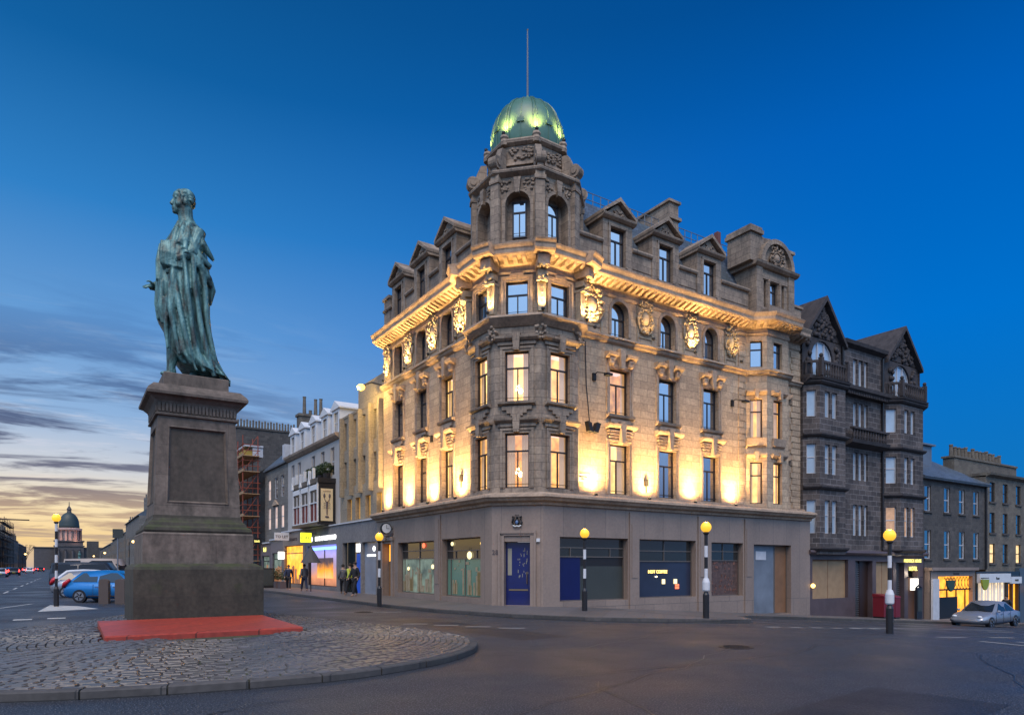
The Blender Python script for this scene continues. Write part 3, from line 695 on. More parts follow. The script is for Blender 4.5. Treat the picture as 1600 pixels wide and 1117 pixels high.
sb = MB(); sb.box(GC2, .80, .94, 0, .08, 2.7, 2.84); sb.build('alarm_box', 'white', cbd)
n_ = text('28', GC2, -.92, 2.2, .012, .2, 'brown', cbd); 
# --- shop windows
def shopwin(fr, a, b, c, d, mats, trans=(2.28, 2.62), muls=(), name='shop_window', step=None):
    f = MB(); m_ = -.3; F = .05
    f.box(fr, a, a+F, m_-.05, m_+.05, c, d); f.box(fr, b-F, b, m_-.05, m_+.05, c, d); f.box(fr, a+F, b-F, m_-.05, m_+.05, d-F, d); f.box(fr, a+F, b-F, m_-.05, m_+.05, c, c+F)
    for t in trans: f.box(fr, a+F, b-F, m_-.04, m_+.045, t-.022, t+.022)
    for s_, z0, z1 in muls: f.box(fr, s_-.02, s_+.02, m_-.04, m_+.04, z0, z1)
    w = f.build(name, plain('bronze_shop_frame', (.16, .13, .11), .4, .3), cbd)
    for s0, s1, z0, z1, mt in mats:
        p = MB(); p.poly([fr.P(s0, m_, z0), fr.P(s1, m_, z0), fr.P(s1, m_, z1), fr.P(s0, m_, z1)]); p.build('pane', mt, w)
    return w
shopwin(GR_, 16.85, 20.61, .25, 2.93, [(16.85, 20.61, 2.1, 2.93, 'shopglass'), (16.85, 18.15, .25, 2.1, 'navy'), (18.15, 20.61, .25, 1.72, 'greyboard'), (18.15, 20.61, 1.72, 2.1, 'black')], (2.12, 2.5), ((17.6, 2.12, 2.5), (19.8, 2.12, 2.5)))
w2 = shopwin(GR_, 21.3, 24.95, .28, 2.93, [(21.3, 24.95, 1.95, 2.93, 'shopglass'), (21.3, 24.95, .28, 1.95, plain('dim_blue_glass', (.022, .032, .062), .12, ior=1.6, var=.5, vs=.9))], (1.95, 2.42), ((23.1, 1.95, 2.93),))
MT['neon'] = glow_mat('neon_letters', (1, .62, .16), 2.2); MT['redlit'] = glow_mat('red_lamp_and_reflection', (1, .16, .07), 1.3); MT['paleneon'] = glow_mat('pale_lit_sign', (1, .8, .4), 1.0)
text('HOT COFFEE', GR_, 22.72, 1.40, -.28, .155, 'neon', w2, name='neon_lettering')
mm = MB(); mm.box(GR_, 22.98, 23.18, -.28, -.27, .90, 1.12); mm.box(GR_, 23.75, 23.97, -.28, -.27, .90, 1.12); mm.build('lit_notice_and_reflection', 'paleneon', w2)
mm = MB(); mm.box(GR_, 23.85, 24.1, -.28, -.27, .66, .76); mm.box(GR_, 23.85, 24.1, -.28, -.27, .78, .88); mm.build('lit_notice_and_reflection', 'redlit', w2)  # red reflection in the glass, put in as glowing panels
mm = MB(); mm.ball((22.6, -.26, 1.24), .035, 8, 6, GR_); mm.build('spot_bulb', 'bulb', w2)
w3 = shopwin(GR_, 26.05, 28.4, .25, 2.88, [(26.05, 28.4, 2.0, 2.88, 'shopglass'), (26.05, 28.4, .25, 2.0, plain('cluttered_display', (.10, .06, .05), .5, var=.95, vs=6))], (2.0, 2.45), ((27.2, 2.0, 2.88),))
r5 = random.Random(9); mm = MB()
for i in range(70):
    a, z = r5.uniform(26.2, 28.2), r5.uniform(.4, 1.9); mm.box(GR_, a, a+r5.uniform(.02, .09), -.295, -.28, z, z+r5.uniform(.03, .14))
mm.build('hanging_ornament', plain('ornaments', (.22, .10, .07), .35, var=.8, vs=9), w3)
w4 = shopwin(GR_, 29.25, 32.35, -.8, 2.84, [(29.25, 31.3, -.8, 2.84, plain('papered_glass', (.16, .18, .21), .35, var=.5, vs=1.3)), (31.3, 32.35, -.8, 2.84, 'oldply')], (), ((31.3, -.8, 2.84),))
mm = MB(); mm.box(GR_, 29.75, 30.6, -.28, -.275, 2.05, 2.5); mm.build('paper_notice', 'dirtywhite', w4)
shopwin(GL_, -33.2, -28.95, .35, 2.95, [(-33.2, -28.95, 2.1, 2.95, 'shopglass'), (-33.2, -28.95, .35, 2.1, 'shop_dim')], (2.1, 2.5), ((-31.1, .35, 2.95), (-32.9, .35, 2.1)))
shopwin(GL_, -28.15, -24.62, .35, 2.97, [(-28.15, -24.62, 2.05, 2.97, 'shopglass'), (-28.15, -24.62, .35, 2.05, plain('green_display', (.05, .09, .075), .15, ior=1.7, var=.4, vs=.7, emit=(.04, .09, .07), es=.5))], (2.05, 2.42), ((-27.75, .35, 2.05), (-26.4, .35, 2.05), (-27.3, 2.05, 2.42), (-25.4, 2.05, 2.42)))
for a, b, base, seed in ((-33.1, -29.1, .45, 3), (-28.05, -24.8, .45, 4)):
    m = MB(); r5 = random.Random(seed)
    for i in range(11):
        s_ = r5.uniform(a, b-.3); m.box(GL_, s_, s_+r5.uniform(.08, .35), -.285, -.26, base, base+r5.uniform(.25, 1.25))
    for i in range(7):
        s_, z_ = r5.uniform(a, b-.3), r5.uniform(1.0, 1.9); m.box(GL_, s_, s_+r5.uniform(.1, .3), -.285, -.27, z_, z_+r5.uniform(.03, .2))
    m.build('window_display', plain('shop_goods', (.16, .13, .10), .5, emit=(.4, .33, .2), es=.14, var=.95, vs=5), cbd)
for s_, z, r_, mt in ((-30.6, 2.75, .16, 'redlit'), (-26.0, 2.2, .22, 'paleneon'), (-24.9, 2.7, .16, 'neon'), (-27.6, 2.75, .12, 'paleneon'), (-29.6, 1.7, .14, 'paleneon'), (-32.4, 1.6, .12, 'paleneon')):
    o_ = thing('shop_lamp', GL_.P(s_, -.25, z), 'warm shop lamp showing in the left shop windows', 'lamp', 'lamps inside the left shop windows'); m = MB(); m.smooth = True; m.ball((s_, -.25, z), (r_, .04, r_*.8), 10, 7, GL_); m.build('shade', mt, o_); m = MB(); m.tube([GL_.P(s_, -.26, z+r_*.7), GL_.P(s_, -.26, z+r_+.12)], .01, 4); m.build('cord', 'iron', o_)
dr = MB(); dr.box(GL_, -35.05, -34.0, -.34, -.3, .1, 2.0); dr.box(GL_, -34.56, -34.5, -.3, -.27, .1, 2.0); o_ = dr.build('side_door', plain('varnished_door', (.26, .13, .05), .4), cbd)
mm = MB(); mm.poly([GL_.P(-35.05, -.3, 2.0), GL_.P(-34.0, -.3, 2.0), GL_.P(-34.0, -.3, 2.9), GL_.P(-35.05, -.3, 2.9)]); mm.build('fanlight', 'orange_room', o_)
ds = MB()
for a, b in ((-35.35, -35.1), (-33.95, -33.7)): ds.box(GL_, a, b, -.02, .09, -.05, 3.1)
ds.box(GL_, -35.4, -33.65, -.02, .14, 3.1, 3.28); ds.prism(GL_, [(-34.62, 3.1), (-34.42, 3.1), (-34.38, 3.34), (-34.66, 3.34)], 0, .2); ds.build('side_door_surround', 'slab', cbd)
# --- ledge over the shops
lg = MB(); lg.sweep(GPATH, [(-.9, 4.86), (-.30, 4.86), (-.30, 4.74), (.0, 4.72), (.42, 4.60), (.44, 4.50), (.36, 4.44), (.30, 4.36), (.12, 4.30), (.10, 4.20), (-.1, 4.18), (-.9, 4.18)])
lg.build('ledge_cornice', 'trim', cbd)
# --- upper walls
Rw = [(20.02, 21.2), (23.05, 24.2), (26.08, 27.2)]; Lw = [(-34.5, -33.35), (-31.65, -30.5), (-28.9, -27.75)]
Z1, Z2, Z3 = (4.92, 7.15), (8.45, 10.48), (11.95, 13.52)
uw = MB(); ops = []
for a, b in Rw: ops += [(a, b, *Z1), (a, b, *Z2)]
wall(uw, RW, 18.3, 29.3, 4.5, 11.7, ops, .32); wall(uw, RW, 32.7, 33.9, 4.5, 11.7, [], .3)
wall(uw, RW, 18.3, 29.3, 11.7, 14.0, [(a+.08, b-.08, *Z3, 'arch') for a, b in Rw], .38); wall(uw, RW, 32.7, 33.9, 11.7, 14.0, [], .3)
ulw = MB()
ops = []
for a, b in Lw: ops += [(a, b, Z1[0], 7.2), (a, b, 8.6, 10.6)]
wall(ulw, LW, -36., -26.05, 4.5, 11.7, ops, .32)
wall(ulw, LW, -36., -26.05, 11.7, 14.0, [(a+.04, b-.04, 12.05, 13.75, 'arch') for a, b in Lw], .38)
for f, w0 in ((BF[0], .62), (BF[1], .72), (BF[2], .6)):
    m_ = f.L/2; wall(uw, f, 0, f.L, 4.5, 14.0, [(m_-w0/2, m_+w0/2, 4.95, 7.1), (m_-w0/2, m_+w0/2, 8.35, 10.35), (m_-w0/2, m_+w0/2, 12.0, 13.35)], .25)
uw.box(WF, 33.5, 33.9, 22.9, 34, 3.9, 14.8)
for i in range(28):                                     # quoins beside the bay
    z = 4.9+i*.33
    if z > 13.4: break
    uw.box(RW, 28.72, 29.14+(i % 2)*.12, 0, .045, z+.015, z+.315); uw.box(RW, 33.2-(i % 2)*.15, 33.92, 0, .045, z+.015, z+.315)
uw.build('upper_wall', 'sandstone', cbd); ulw.build('upper_wall', 'sandstone', cbd)
# --- turret storeys
tw = MB(); hs = TF.L/2
tfz = [(-.50, .50, *Z1), (-.50, .50, *Z2), (-.46, .46, 11.95, 13.35)]
wall(tw, TF2, -hs, hs, 4.5, 14.3, tfz, .22); wall(tw, TR2, -hs, hs, 4.5, 14.3, tfz, .22); wall(tw, TL2, -hs, hs, 4.5, 14.3, tfz, .22)
for a, b in ((OC[4], (18.3, UY)), ((UX, 26.05), OC[1])):
    f = frseg(a, b); wall(tw, f, 0, f.L, 4.5, 14.3, [])
tw.build('turret_wall', 'attic', cbd)
# window surrounds, each built onto its own window further down
def arch1(sr, fr, a, b, z0, z1):
    for e0, e1, n_ in ((0, .09, .03), (.09, .19, .065)):
        sr.box(fr, a-e1, a-e0, 0, n_, z0, z1+e1); sr.box(fr, b+e0, b+e1, 0, n_, z0, z1+e1); sr.box(fr, a-e0, b+e0, 0, n_, z1+e0, z1+e1)
def surround(w, fr, a, b, z0, z1, kind):
    sr = MB(); c = (a+b)/2; hw = (b-a)/2
    if kind in (1, 2): arch1(sr, fr, a, b, z0, z1)
    if kind == 1:                                       # stepped lintel with fanned keystones
        for k in range(4): sr.box(fr, c-hw-.06-.03*k, c+hw+.06+.03*k, 0, .10+.03*k, z1+.12+k*.13, z1+.20+k*.13)
        P_ = [(0, z1+.64), (.16, z1+.66), (.30, z1+.76), (.32, z1+.84), (0, z1+.88)]
        sr.sprof(fr, P_, c-hw-.26, c-.16); sr.sprof(fr, P_, c+.16, c+hw+.26)
        sr.prism(fr, [(c-.10, z1+.02), (c+.10, z1+.02), (c+.17, z1+.98), (c-.17, z1+.98)], 0, .30)
    if kind == 2:                                       # open bracketed hood, tall keystone, shaped apron
        for sg in (-1, 1):
            s_ = c+sg*(hw-.02)
            sr.sprof(fr, [(0, z1+.42), (.12, z1+.44), (.28, z1+.54), (.31, z1+.66), (0, z1+.70)], s_-.30, s_+.30)
            sr.sprof(fr, [(0, z1+.12), (.10, z1+.14), (.22, z1+.34), (.22, z1+.42), (0, z1+.42)], s_-.14, s_+.14)
            sr.smooth = True; sr.ball((s_, .16, z1+.2), (.13, .09, .10), 8, 6, fr); sr.smooth = False
        sr.prism(fr, [(c-.10, z1+.0), (c+.10, z1+.0), (c+.17, z1+.88), (c-.17, z1+.88)], 0, .26)
        sr.sprof(fr, [(0, z0-.2), (.16, z0-.12), (.20, z0-.02), (0, z0)], c-hw-.22, c+hw+.22)
        w_ = hw; sr.prism(fr, [(c-w_, z0-.2), (c+w_, z0-.2), (c+w_, z0-.36), (c+w_-.2, z0-.36), (c+w_-.2, z0-.46), (c+w_-.34, z0-.52), (c-w_+.34, z0-.52), (c-w_+.2, z0-.46), (c-w_+.2, z0-.36), (c-w_, z0-.36)], 0, .09)
    if kind == 3:
        zs = z1-hw; o1 = arc_pts(a-.14, b+.14, zs); i1 = arc_pts(a, b, zs)
        for k in range(len(o1)-1): sr.prism(fr, [o1[k], o1[k+1], i1[k+1], i1[k]], 0, .055)
        for x0, x1 in ((a-.14, a), (b, b+.14)): sr.box(fr, x0, x1, 0, .055, z0+.05, zs)
    if kind in (4, 5, 6):                               # turret windows
        for e0, e1, n_ in ((0, .10, .04), (.10, .20, .075)):
            for sg in (-1, 1): sr.box(fr, *sorted((c+sg*(hw+e0), c+sg*(hw+e1))), 0, n_, z0, z1+e1)
            sr.box(fr, a-e0, b+e0, 0, n_, z1+e0, z1+e1)
        if kind < 6:
            sr.box(fr, c-.80, c+.80, 0, .10, z1+.26, z1+.38)
            P_ = [(0, z1+.38), (.12, z1+.40), (.26, z1+.50), (.28, z1+.58), (0, z1+.62)]
            sr.sprof(fr, P_, c-.92, c-.14); sr.sprof(fr, P_, c+.14, c+.92)
            sr.prism(fr, [(c-.11, z1+.02), (c+.11, z1+.02), (c+.17, z1+.72), (c-.17, z1+.72)], 0, .24)
        else: sr.prism(fr, [(c-.3, z1+.18), (c+.3, z1+.18), (c+.26, z1+.3), (c-.26, z1+.3)], 0, .1)
        if kind == 5:
            sr.sprof(fr, [(0, z0-.2), (.2, z0-.12), (.22, z0-.04), (0, z0)], c-.78, c+.78)
            sr.prism(fr, [(c+x, z0-y) for x, y in ((-.62, .2), (.62, .2), (.62, .36), (.42, .36), (.42, .5), (.25, .5), (.25, .6), (-.25, .6), (-.25, .5), (-.42, .5), (-.42, .36), (-.62, .36))], 0, .10)
    if kind in (7, 8):
        lo_, hi_ = max(.02, c-.6), min(fr.L-.02, c+.6)
        sr.sprof(fr, [(0, z1+.2), (.10, z1+.22), (.22, z1+.34), (.22, z1+.42), (0, z1+.46)], lo_, hi_); sr.prism(fr, [(c-.08, z1+.02), (c+.08, z1+.02), (c+.12, z1+.5), (c-.12, z1+.5)], 0, .26)
        if kind == 8: sr.sprof(fr, [(0, z0-.5), (.12, z0-.4), (.16, z0-.02), (0, z0)], max(.02, c-.5), min(fr.L-.02, c+.5))
    sr.build('surround', 'attic' if kind in (4, 5) else 'trim', w)
# --- string course, frieze, main cornice
bc = MB(); bc.sweep(UPATH, [(-.2, 11.9), (.02, 11.9), (.24, 11.84), (.26, 11.76), (.18, 11.72), (.14, 11.62), (.04, 11.56), (-.2, 11.56)])
bc.sweep([OC[1], OC[2], OC[3], OC[4], (18.3, UY)], [(0, 11.93), (.34, 11.90), (.38, 11.80), (.27, 11.70), (.05, 11.50), (0, 11.50)])
bc.build('string_course', 'trim', cbd)
mc = MB()
mc.sweep(UPATH, [(-.2, 13.62), (.04, 13.62), (.08, 13.72), (.04, 13.76), (.05, 13.95), (.16, 14.0), (.20, 14.12), (.66, 14.16), (.70, 14.22), (.70, 14.36), (.78, 14.50), (.80, 14.56), (-.2, 14.84)])
for a, b in zip(UPATH, UPATH[1:]):                      # modillions
    f = frseg(a, b); k = int(f.L/.34)
    for i in range(k): 
        s_ = (i+.5)*f.L/k; mc.sprof(f, [(.16, 13.96), (.30, 13.97), (.56, 14.06), (.62, 14.155), (.16, 14.14)], s_-.085, s_+.085)
dirs = {}
for i in (1, 2, 3, 4):                                  # the cornice breaks forward over the turret corners
    x, y = OC[i]; L_ = math.hypot(x-CX_, y-CY_); dx_, dy_ = (x-CX_)/L_, (y-CY_)/L_
    f = Fr((x, y), (-dy_, dx_), (dx_, dy_)); f = Fr((x, y), (dy_*-1, dx_), (dx_, dy_)); dirs[i] = f
    mc.sprof(f, [(-.2, 14.1), (.85, 14.17), (.90, 14.24), (.90, 14.38), (1.0, 14.52), (1.02, 14.58), (-.2, 14.86)], -.42, .42)
    mc.box(f, -.24, .24, -.1, .62, 13.72, 14.12)
mc.build('main_cornice', 'trim', cbd)
for i, f in dirs.items():                               # tapering herms with leafy caps
    cv = MB()
    cv.prism(Fr(f.P(0, .12, 0)[:2], f.ds, f.dn), [(-.13, 12.0), (.13, 12.0), (.19, 13.15), (-.19, 13.15)], -.15, .10)
    cv.box(f, -.22, .22, -.1, .42, 13.15, 13.25); cv.box(f, -.17, .17, -.1, .36, 13.38, 13.62)
    cv.smooth = True
    for k in range(14): cv.ball((rnd.uniform(-.24, .24), rnd.uniform(.25, .46), rnd.uniform(13.2, 13.42)), (.07, .06, .07), 6, 4, f)
    for k in range(9): cv.ball((rnd.uniform(-.2, .2), rnd.uniform(.4, .62), rnd.uniform(13.64, 13.86)), (.08, .08, .08), 6, 4, f)
    for k in range(4): cv.ball((0, .36-.015*k, 12.9-.2*k), (.05, .04, .05), 6, 4, f)
    cv.smooth = False
    cv.build('herm_column', 'carved', cbd)
for k, (f, s_, w, sd) in enumerate([(RW, 18.95, 1.25, 1), (RW, 22.15, .95, 2), (RW, 25.15, .95, 3), (RW, 28.1, .85, 4), (LW, -35.3, .85, 5), (LW, -32.5, .95, 6), (LW, -29.7, .95, 7), (LW, -26.95, 1.0, 8)]):
    m_ = MB(); m_.box(f, s_-w*.52, s_-w*.44, 0, .05, 11.95, 13.6); m_.box(f, s_+w*.44, s_+w*.52, 0, .05, 11.95, 13.6)
    for z in (12.15, 12.38): m_.box(f, s_-w*.42, s_+w*.42, 0, .05, z, z+.05)
    carving(m_, f, s_, 13.05, w*1.08, 1.35, 0, sd, dens=1.3); m_.build('carved_cartouche', 'carved', cbd)
for i, f in dirs.items():                               # carved heads under the turret sill
    m_ = MB(); m_.smooth = True
    for k in range(22): m_.ball((rnd.uniform(-.22, .22), rnd.uniform(.02, .22), 11.2+rnd.uniform(-.28, .28)), (.07, .06, .07), 6, 4, f)
    m_.build('carved_boss', 'attic', cbd)
# --- windows
def win3(f, a, b, z0, z1, kind, **k): surround(window(cbd, f, a, b, z0, z1, **k), f, a, b, z0, z1, kind)
for i, (a, b) in enumerate(Rw):
    win3(RW, a, b, *Z1, 1, rec=.24, lit='room' if i == 0 else None); win3(RW, a, b, *Z2, 2, rec=.24, lit='room' if i == 0 else None); win3(RW, a+.08, b-.08, *Z3, 3, rec=.3, arch=True, tr=.55)
for i, (a, b) in enumerate(Lw):
    win3(LW, a, b, Z1[0], 7.2, 1, rec=.26, lit='room' if i == 2 else None); win3(LW, a, b, 8.6, 10.6, 2, rec=.26, lit='room' if i == 2 else None); win3(LW, a+.04, b-.04, 12.05, 13.75, 3, rec=.32, arch=True, tr=.55)
for f, pz in ((TF2, True), (TR2, False), (TL2, False)):
    win3(f, -.5, .5, *Z1, 4, rec=.16, lit='room', pend=pz); win3(f, -.5, .5, *Z2, 5, rec=.16, lit='room', pend=pz); win3(f, -.46, .46, 11.95, 13.35, 6, rec=.16, tr=.62)
for j, f in enumerate(BF):
    m_ = f.L/2; hw = (.31, .36, .30)[j]
    for z0, z1, lt, kd in ((4.95, 7.1, 'room', 7), (8.35, 10.35, 'room', 8), (12.0, 13.35, None, 6)):
        w_ = window(cbd, f, m_-hw, m_+hw, z0, z1, rec=.18, lit=lt if j < 2 else None, style='sash')
        if kd != 6: surround(w_, f, m_-hw, m_+hw, z0, z1, kd)
# --- attic storey and mansard
at_ = MB()
APATH = [(UX+.05, 36.0), (UX+.05, 25.8)]; AR = [(18.2, UY+.05), (29.6, UY+.05)]
dR = [(20.05, 20.95), (23.05, 23.95), (26.08, 26.98)]; dL = [(-34.4, -33.5), (-31.55, -30.65), (-28.75, -27.85)]
AFL, AFR = Fr((UX+.05, 0), (0, -1), (-1, 0)), Fr((0, UY+.05), (1, 0), (0, -1))
for fr, ds_, s0, s1 in ((AFR, dR, 18.2, 29.6), (AFL, dL, -36., -25.8)):
    cuts = [s0]+[x for a, b in ds_ for x in (a-.42, b+.42)]+[s1]
    for a, b in zip(cuts[::2], cuts[1::2]):
        at_ = MB(); at_.box(fr, a, b, -.5, 0, 14.6, 15.95); at_.sprof(fr, [(-.5, 15.95), (.10, 15.95), (.14, 16.02), (.12, 16.10), (-.5, 16.16)], a, b); at_.box(fr, a+.05, b-.05, 0, .03, 15.2, 15.26); at_.build('attic_wall', 'attic', cbd)
at_ = MB(); at_.box(AFL, -36., -35.2, -.6, .03, 14.6, 16.6); at_.box(AFL, -36.08, -35.15, -.6, .12, 16.6, 16.75)
at_.build('attic_wall', 'attic', cbd)
for fr, ds_ in ((AFR, dR), (AFL, dL)):
    for a, b in ds_:
        d = MB(); c = (a+b)/2; w = b-a; A, B = a-.42, b+.42
        wall(d, fr, A, B, 14.6, 17.05, [(a, b, 15.1, 16.76)], .22, n=.06)
        for e in (A, B): d.poly([fr.P(e, .06, 14.6), fr.P(e, .06, 17.05), fr.P(e, -1.9, 17.05), fr.P(e, -1.9, 14.6)])
        for e0, e1 in ((a-.12, a), (b, b+.12)): d.box(fr, e0, e1, .06, .10, 15.1, 16.88)
        d.box(fr, a-.12, b+.12, .06, .11, 16.78, 16.9)
        d.sprof(fr, [(-1.9, 17.05), (.14, 17.05), (.26, 17.13), (.28, 17.22), (-1.9, 17.22)], A-.12, B+.12)
        # pediment with raking cornices and a stone-slab roof
        d.prism(fr, [(A+.05, 17.2), (B-.05, 17.2), (c, 17.85)], -1.8, .06)
        for sg in (-1, 1):
            e = A-.14 if sg < 0 else B+.14
            d.prism(fr, [(e, 17.2), (e, 17.34), (c, 18.08), (c, 17.90)], -1.9, .26)
        d.smooth = True
        for q in range(10): d.ball((c+rnd.uniform(-.28, .28), .08, 17.36+rnd.uniform(-.06, .2)), (.07, .05, .06), 6, 4, fr)
        d.smooth = False
        dm = d.build('dormer', 'attic', cbd)
        f2 = MB(); n_ = -.12
        for x0, x1, z0, z1 in ((a, a+.05, 15.1, 16.76), (b-.05, b, 15.1, 16.76), (a, b, 15.1, 15.16), (a, b, 16.7, 16.76), (a, b, 16.2, 16.27), (c-.025, c+.025, 15.1, 16.2)): f2.box(fr, x0, x1, n_-.04, n_+.04+.002*(z0 > 15.2), z0, z1)
        f2.build('window_frame', 'frame', dm); p = MB(); p.poly([fr.P(a, n_, 15.1), fr.P(b, n_, 15.1), fr.P(b, n_, 16.76), fr.P(a, n_, 16.76)]); p.build('pane', 'glass', dm)
rf = MB()
rf.sprof(AFR, [(-.3, 15.9), (-.5, 16.0), (-1.7, 18.6), (-1.8, 18.65), (-6, 18.7), (-6, 15.5)], 18.6, 33.2)
rf.sprof(AFL, [(-.3, 15.9), (-.5, 16.0), (-1.9, 18.2), (-2.0, 18.2), (-6, 18.3), (-6, 15.5)], -35.9, -26.5)
rf.build('roof', 'slate', cbd)
rl = MB()
for i in range(24):
    s_ = 19.3+i*.48
    rl.tube([AFR.P(s_, -1.95, 18.6), AFR.P(s_, -1.95, 19.3)], .022, 5)
for z in (18.95, 19.3): rl.tube([AFR.P(19.3, -1.95, z), AFR.P(30.4, -1.95, z)], .02, 5)
rl.build('roof_railing', 'lead', cbd)
ch = MB(); ch.box(WF, 25.2, 25.85, 24.15, 26.4, 17.6, 20.0); ch.box(WF, 25.08, 25.97, 24.03, 26.5, 19.15, 19.3); ch.box(WF, 25.1, 25.95, 24.05, 26.5, 20.0, 20.12)
for i in range(8): ch.lathe(25.52, 24.35+i*.27, [(.11, 20.1), (.10, 20.25), (.12, 20.28)], 8)
ch.build('chimney', 'attic', cbd); ch = MB()
for y in (29.4, 29.7, 30.0): ch.lathe(16.6, y+1.2, [(.13, 18.0), (.11, 18.75), (.14, 18.8)], 8)
ch.box(WF, 16.2, 17, 30.2, 31.6, 16, 18.1)
ch.build('chimney', 'attic', cbd)
# --- gabled end bay
gb = MB(); G = Fr((0, UY-.25), (1, 0), (0, -1))
wall(gb, G, 29.75, 32.95, 14.6, 17.35, [(30.98, 31.62, 15.35, 16.72), (30.45, 30.68, 15.3, 16.72), (31.95, 32.18, 15.3, 16.72)], .3)
gb.box(G, 29.75, 32.95, -2.6, -.32, 14.6, 17.35); gb.box(G, 30.3, 32.3, -.31, -.3, 14.6, 17.3)
for a, b in ((29.75, 30.25), (32.45, 32.95)): gb.box(G, a, b, -.3, .09, 14.6, 17.3)
for s_ in (30.83, 31.77): gb.lathe(*G.P(s_, .02, 0)[:2], [(.09, 15.25), (.075, 15.4), (.07, 16.6), (.10, 16.7), (.10, 16.8)], 10)
gb.box(G, 30.3, 32.4, -.1, .06, 16.75, 17.0)
gb.sprof(G, [(-2.6, 17.3), (.14, 17.3), (.28, 17.40), (.32, 17.50), (-2.6, 17.54)], 29.55, 33.15)
o1 = arc_pts(29.95, 32.75, 17.5, 1.42, 16); i1 = arc_pts(30.2, 32.5, 17.5, 1.18, 16)
for k in range(16): gb.prism(G, [o1[k], o1[k+1], i1[k+1], i1[k]], -1.6, .26)
gb.prism(G, i1, -1.5, .06)
gb.box(G, 29.3, 30.15, -1.4, .05, 17.5, 18.95); gb.box(G, 29.2, 30.25, -1.5, .16, 18.95, 19.15); gb.box(G, 29.26, 30.19, -1.45, .1, 19.15, 19.3)
gb.prism(G, [(30.1, 19.0), (30.1, 18.3), (31.2, 18.85), (31.0, 18.98), (30.5, 18.9)], -.8, .0)
gb.box(G, 32.5, 32.95, -1.2, .0, 17.5, 18.6); gb.box(G, 32.42, 33.03, -1.3, .08, 18.6, 18.75)
gb.box(G, 30.2, 32.2, 0, .5, 14.75, 15.05); gb.box(G, 30.2, 32.2, .36, .5, 15.05, 15.22)
gb.box(RW, 33.1, 33.9, -.8, .1, 14.7, 15.9); gb.box(RW, 33.0, 34.0, -.9, .18, 15.9, 16.02)
gb.build('gable_bay', 'attic', cbd)
m_ = MB(); carving(m_, G, 31.35, 17.95, 1.15, 1.0, .08, 21, dens=1.1); m_.build('carved_cartouche', 'attic', cbd)
window(cbd, G, 30.98, 31.62, 15.35, 16.72, rec=.18, style='sash')
for s_ in (30.45, 31.95): window(cbd, G, s_, s_+.23, 15.3, 16.72, rec=.18, style='one')
lg = MB(); lg.box(RW, 29.0, 29.25, -1.8, -1.55, 17.6, 19.6); lg.build('chimney', plain('red_clay', (.16, .06, .05), .8), cbd)
# --- drum of the turret
O2 = octo(2.2); dm = MB()
FS = [frseg(O2[i], O2[(i+1) % 8]) for i in range(8)]
for i, f in enumerate(FS):
    m_ = f.L/2
    if i in (0, 1, 2, 3, 4): wall(dm, f, 0, f.L, 14.6, 17.75, [(m_-.52, m_+.52, 15.1, 17.1, 'arch')], .42)
    else: wall(dm, f, 0, f.L, 14.6, 17.75, [])
    if i in (0, 1, 2, 3, 4): dm.poly([f.P(m_-.6, -.42, 15.0), f.P(m_+.6, -.42, 15.0), f.P(m_+.6, -.42, 17.2), f.P(m_-.6, -.42, 17.2)])
    if i < 5:
        o1 = arc_pts(m_-.66, m_+.66, 16.58); i1 = arc_pts(m_-.52, m_+.52, 16.58)
        for k in range(10): dm.prism(f, [o1[k], o1[k+1], i1[k+1], i1[k]], 0, .05)
        dm.box(f, m_-.66, m_-.52, 0, .05, 15.0, 16.58); dm.box(f, m_+.52, m_+.66, 0, .05, 15.0, 16.58); dm.box(f, m_-.7, m_+.7, 0, .09, 14.9, 15.02)
        dm.prism(f, [(m_-.08, 17.0), (m_+.08, 17.0), (m_+.15, 17.62), (m_-.15, 17.62)], 0, .16)
        dm.smooth = True
        for q in range(26):
            sg = rnd.choice((-1, 1)); dm.ball((m_+sg*rnd.uniform(.25, .68), .02, rnd.uniform(17.1, 17.55)), (.07, .06, .06), 6, 4, f)
        dm.smooth = False
for i, (x, y) in enumerate(O2):
    L_ = math.hypot(x-CX_, y-CY_); d0 = ((x-CX_)/L_, (y-CY_)/L_); f = Fr((x, y), (-d0[1], d0[0]), d0)
    dm.box(f, -.20, .20, -.3, .12, 14.6, 17.9); dm.box(f, -.24, .24, -.3, .17, 17.45, 17.62)
    # volute buttress
    dm.prism(Fr(f.P(0, 0, 0)[:2], d0, (-d0[1], d0[0])), [(.16, 17.95), (.16, 18.2), (.02, 18.35), (-.12, 18.75), (-.28, 19.1), (-.55, 19.15), (-.55, 17.95)], -.13, .13)
    dm.smooth = True
    c = f.P(0, .06, 18.32); t = Vector((-d0[1], d0[0], 0)); dm.smooth = False
    dm.tube([Vector(c)-t*.19, Vector(c)+t*.19], .27, 16); dm.tube([Vector(c)-t*.23, Vector(c)+t*.23], .13, 12); dm.smooth = False
dm.sweep(O2[::1], [(-.3, 17.98), (.20, 17.96), (.24, 17.90), (.22, 17.82), (.12, 17.76), (.0, 17.70), (-.3, 17.70)], closed=True)
O3 = octo(1.62)
for i in range(8):
    f = frseg(O3[i], O3[(i+1) % 8]); wall(dm, f, 0, f.L, 17.9, 19.5, [])
    dm.smooth = True
    for q in range(34): dm.ball((rnd.uniform(.1, f.L-.1), .02, rnd.uniform(18.75, 19.2)), (.08, .07, .06), 6, 4, f)
    dm.smooth = False
dm.sweep(O3, [(-.3, 19.62), (.12, 19.60), (.18, 19.52), (.16, 19.42), (.04, 19.34), (-.3, 19.34)], closed=True)
dm.sweep(O3, [(0, 18.62), (.06, 18.62), (.08, 18.5), (0, 18.48)], closed=True)
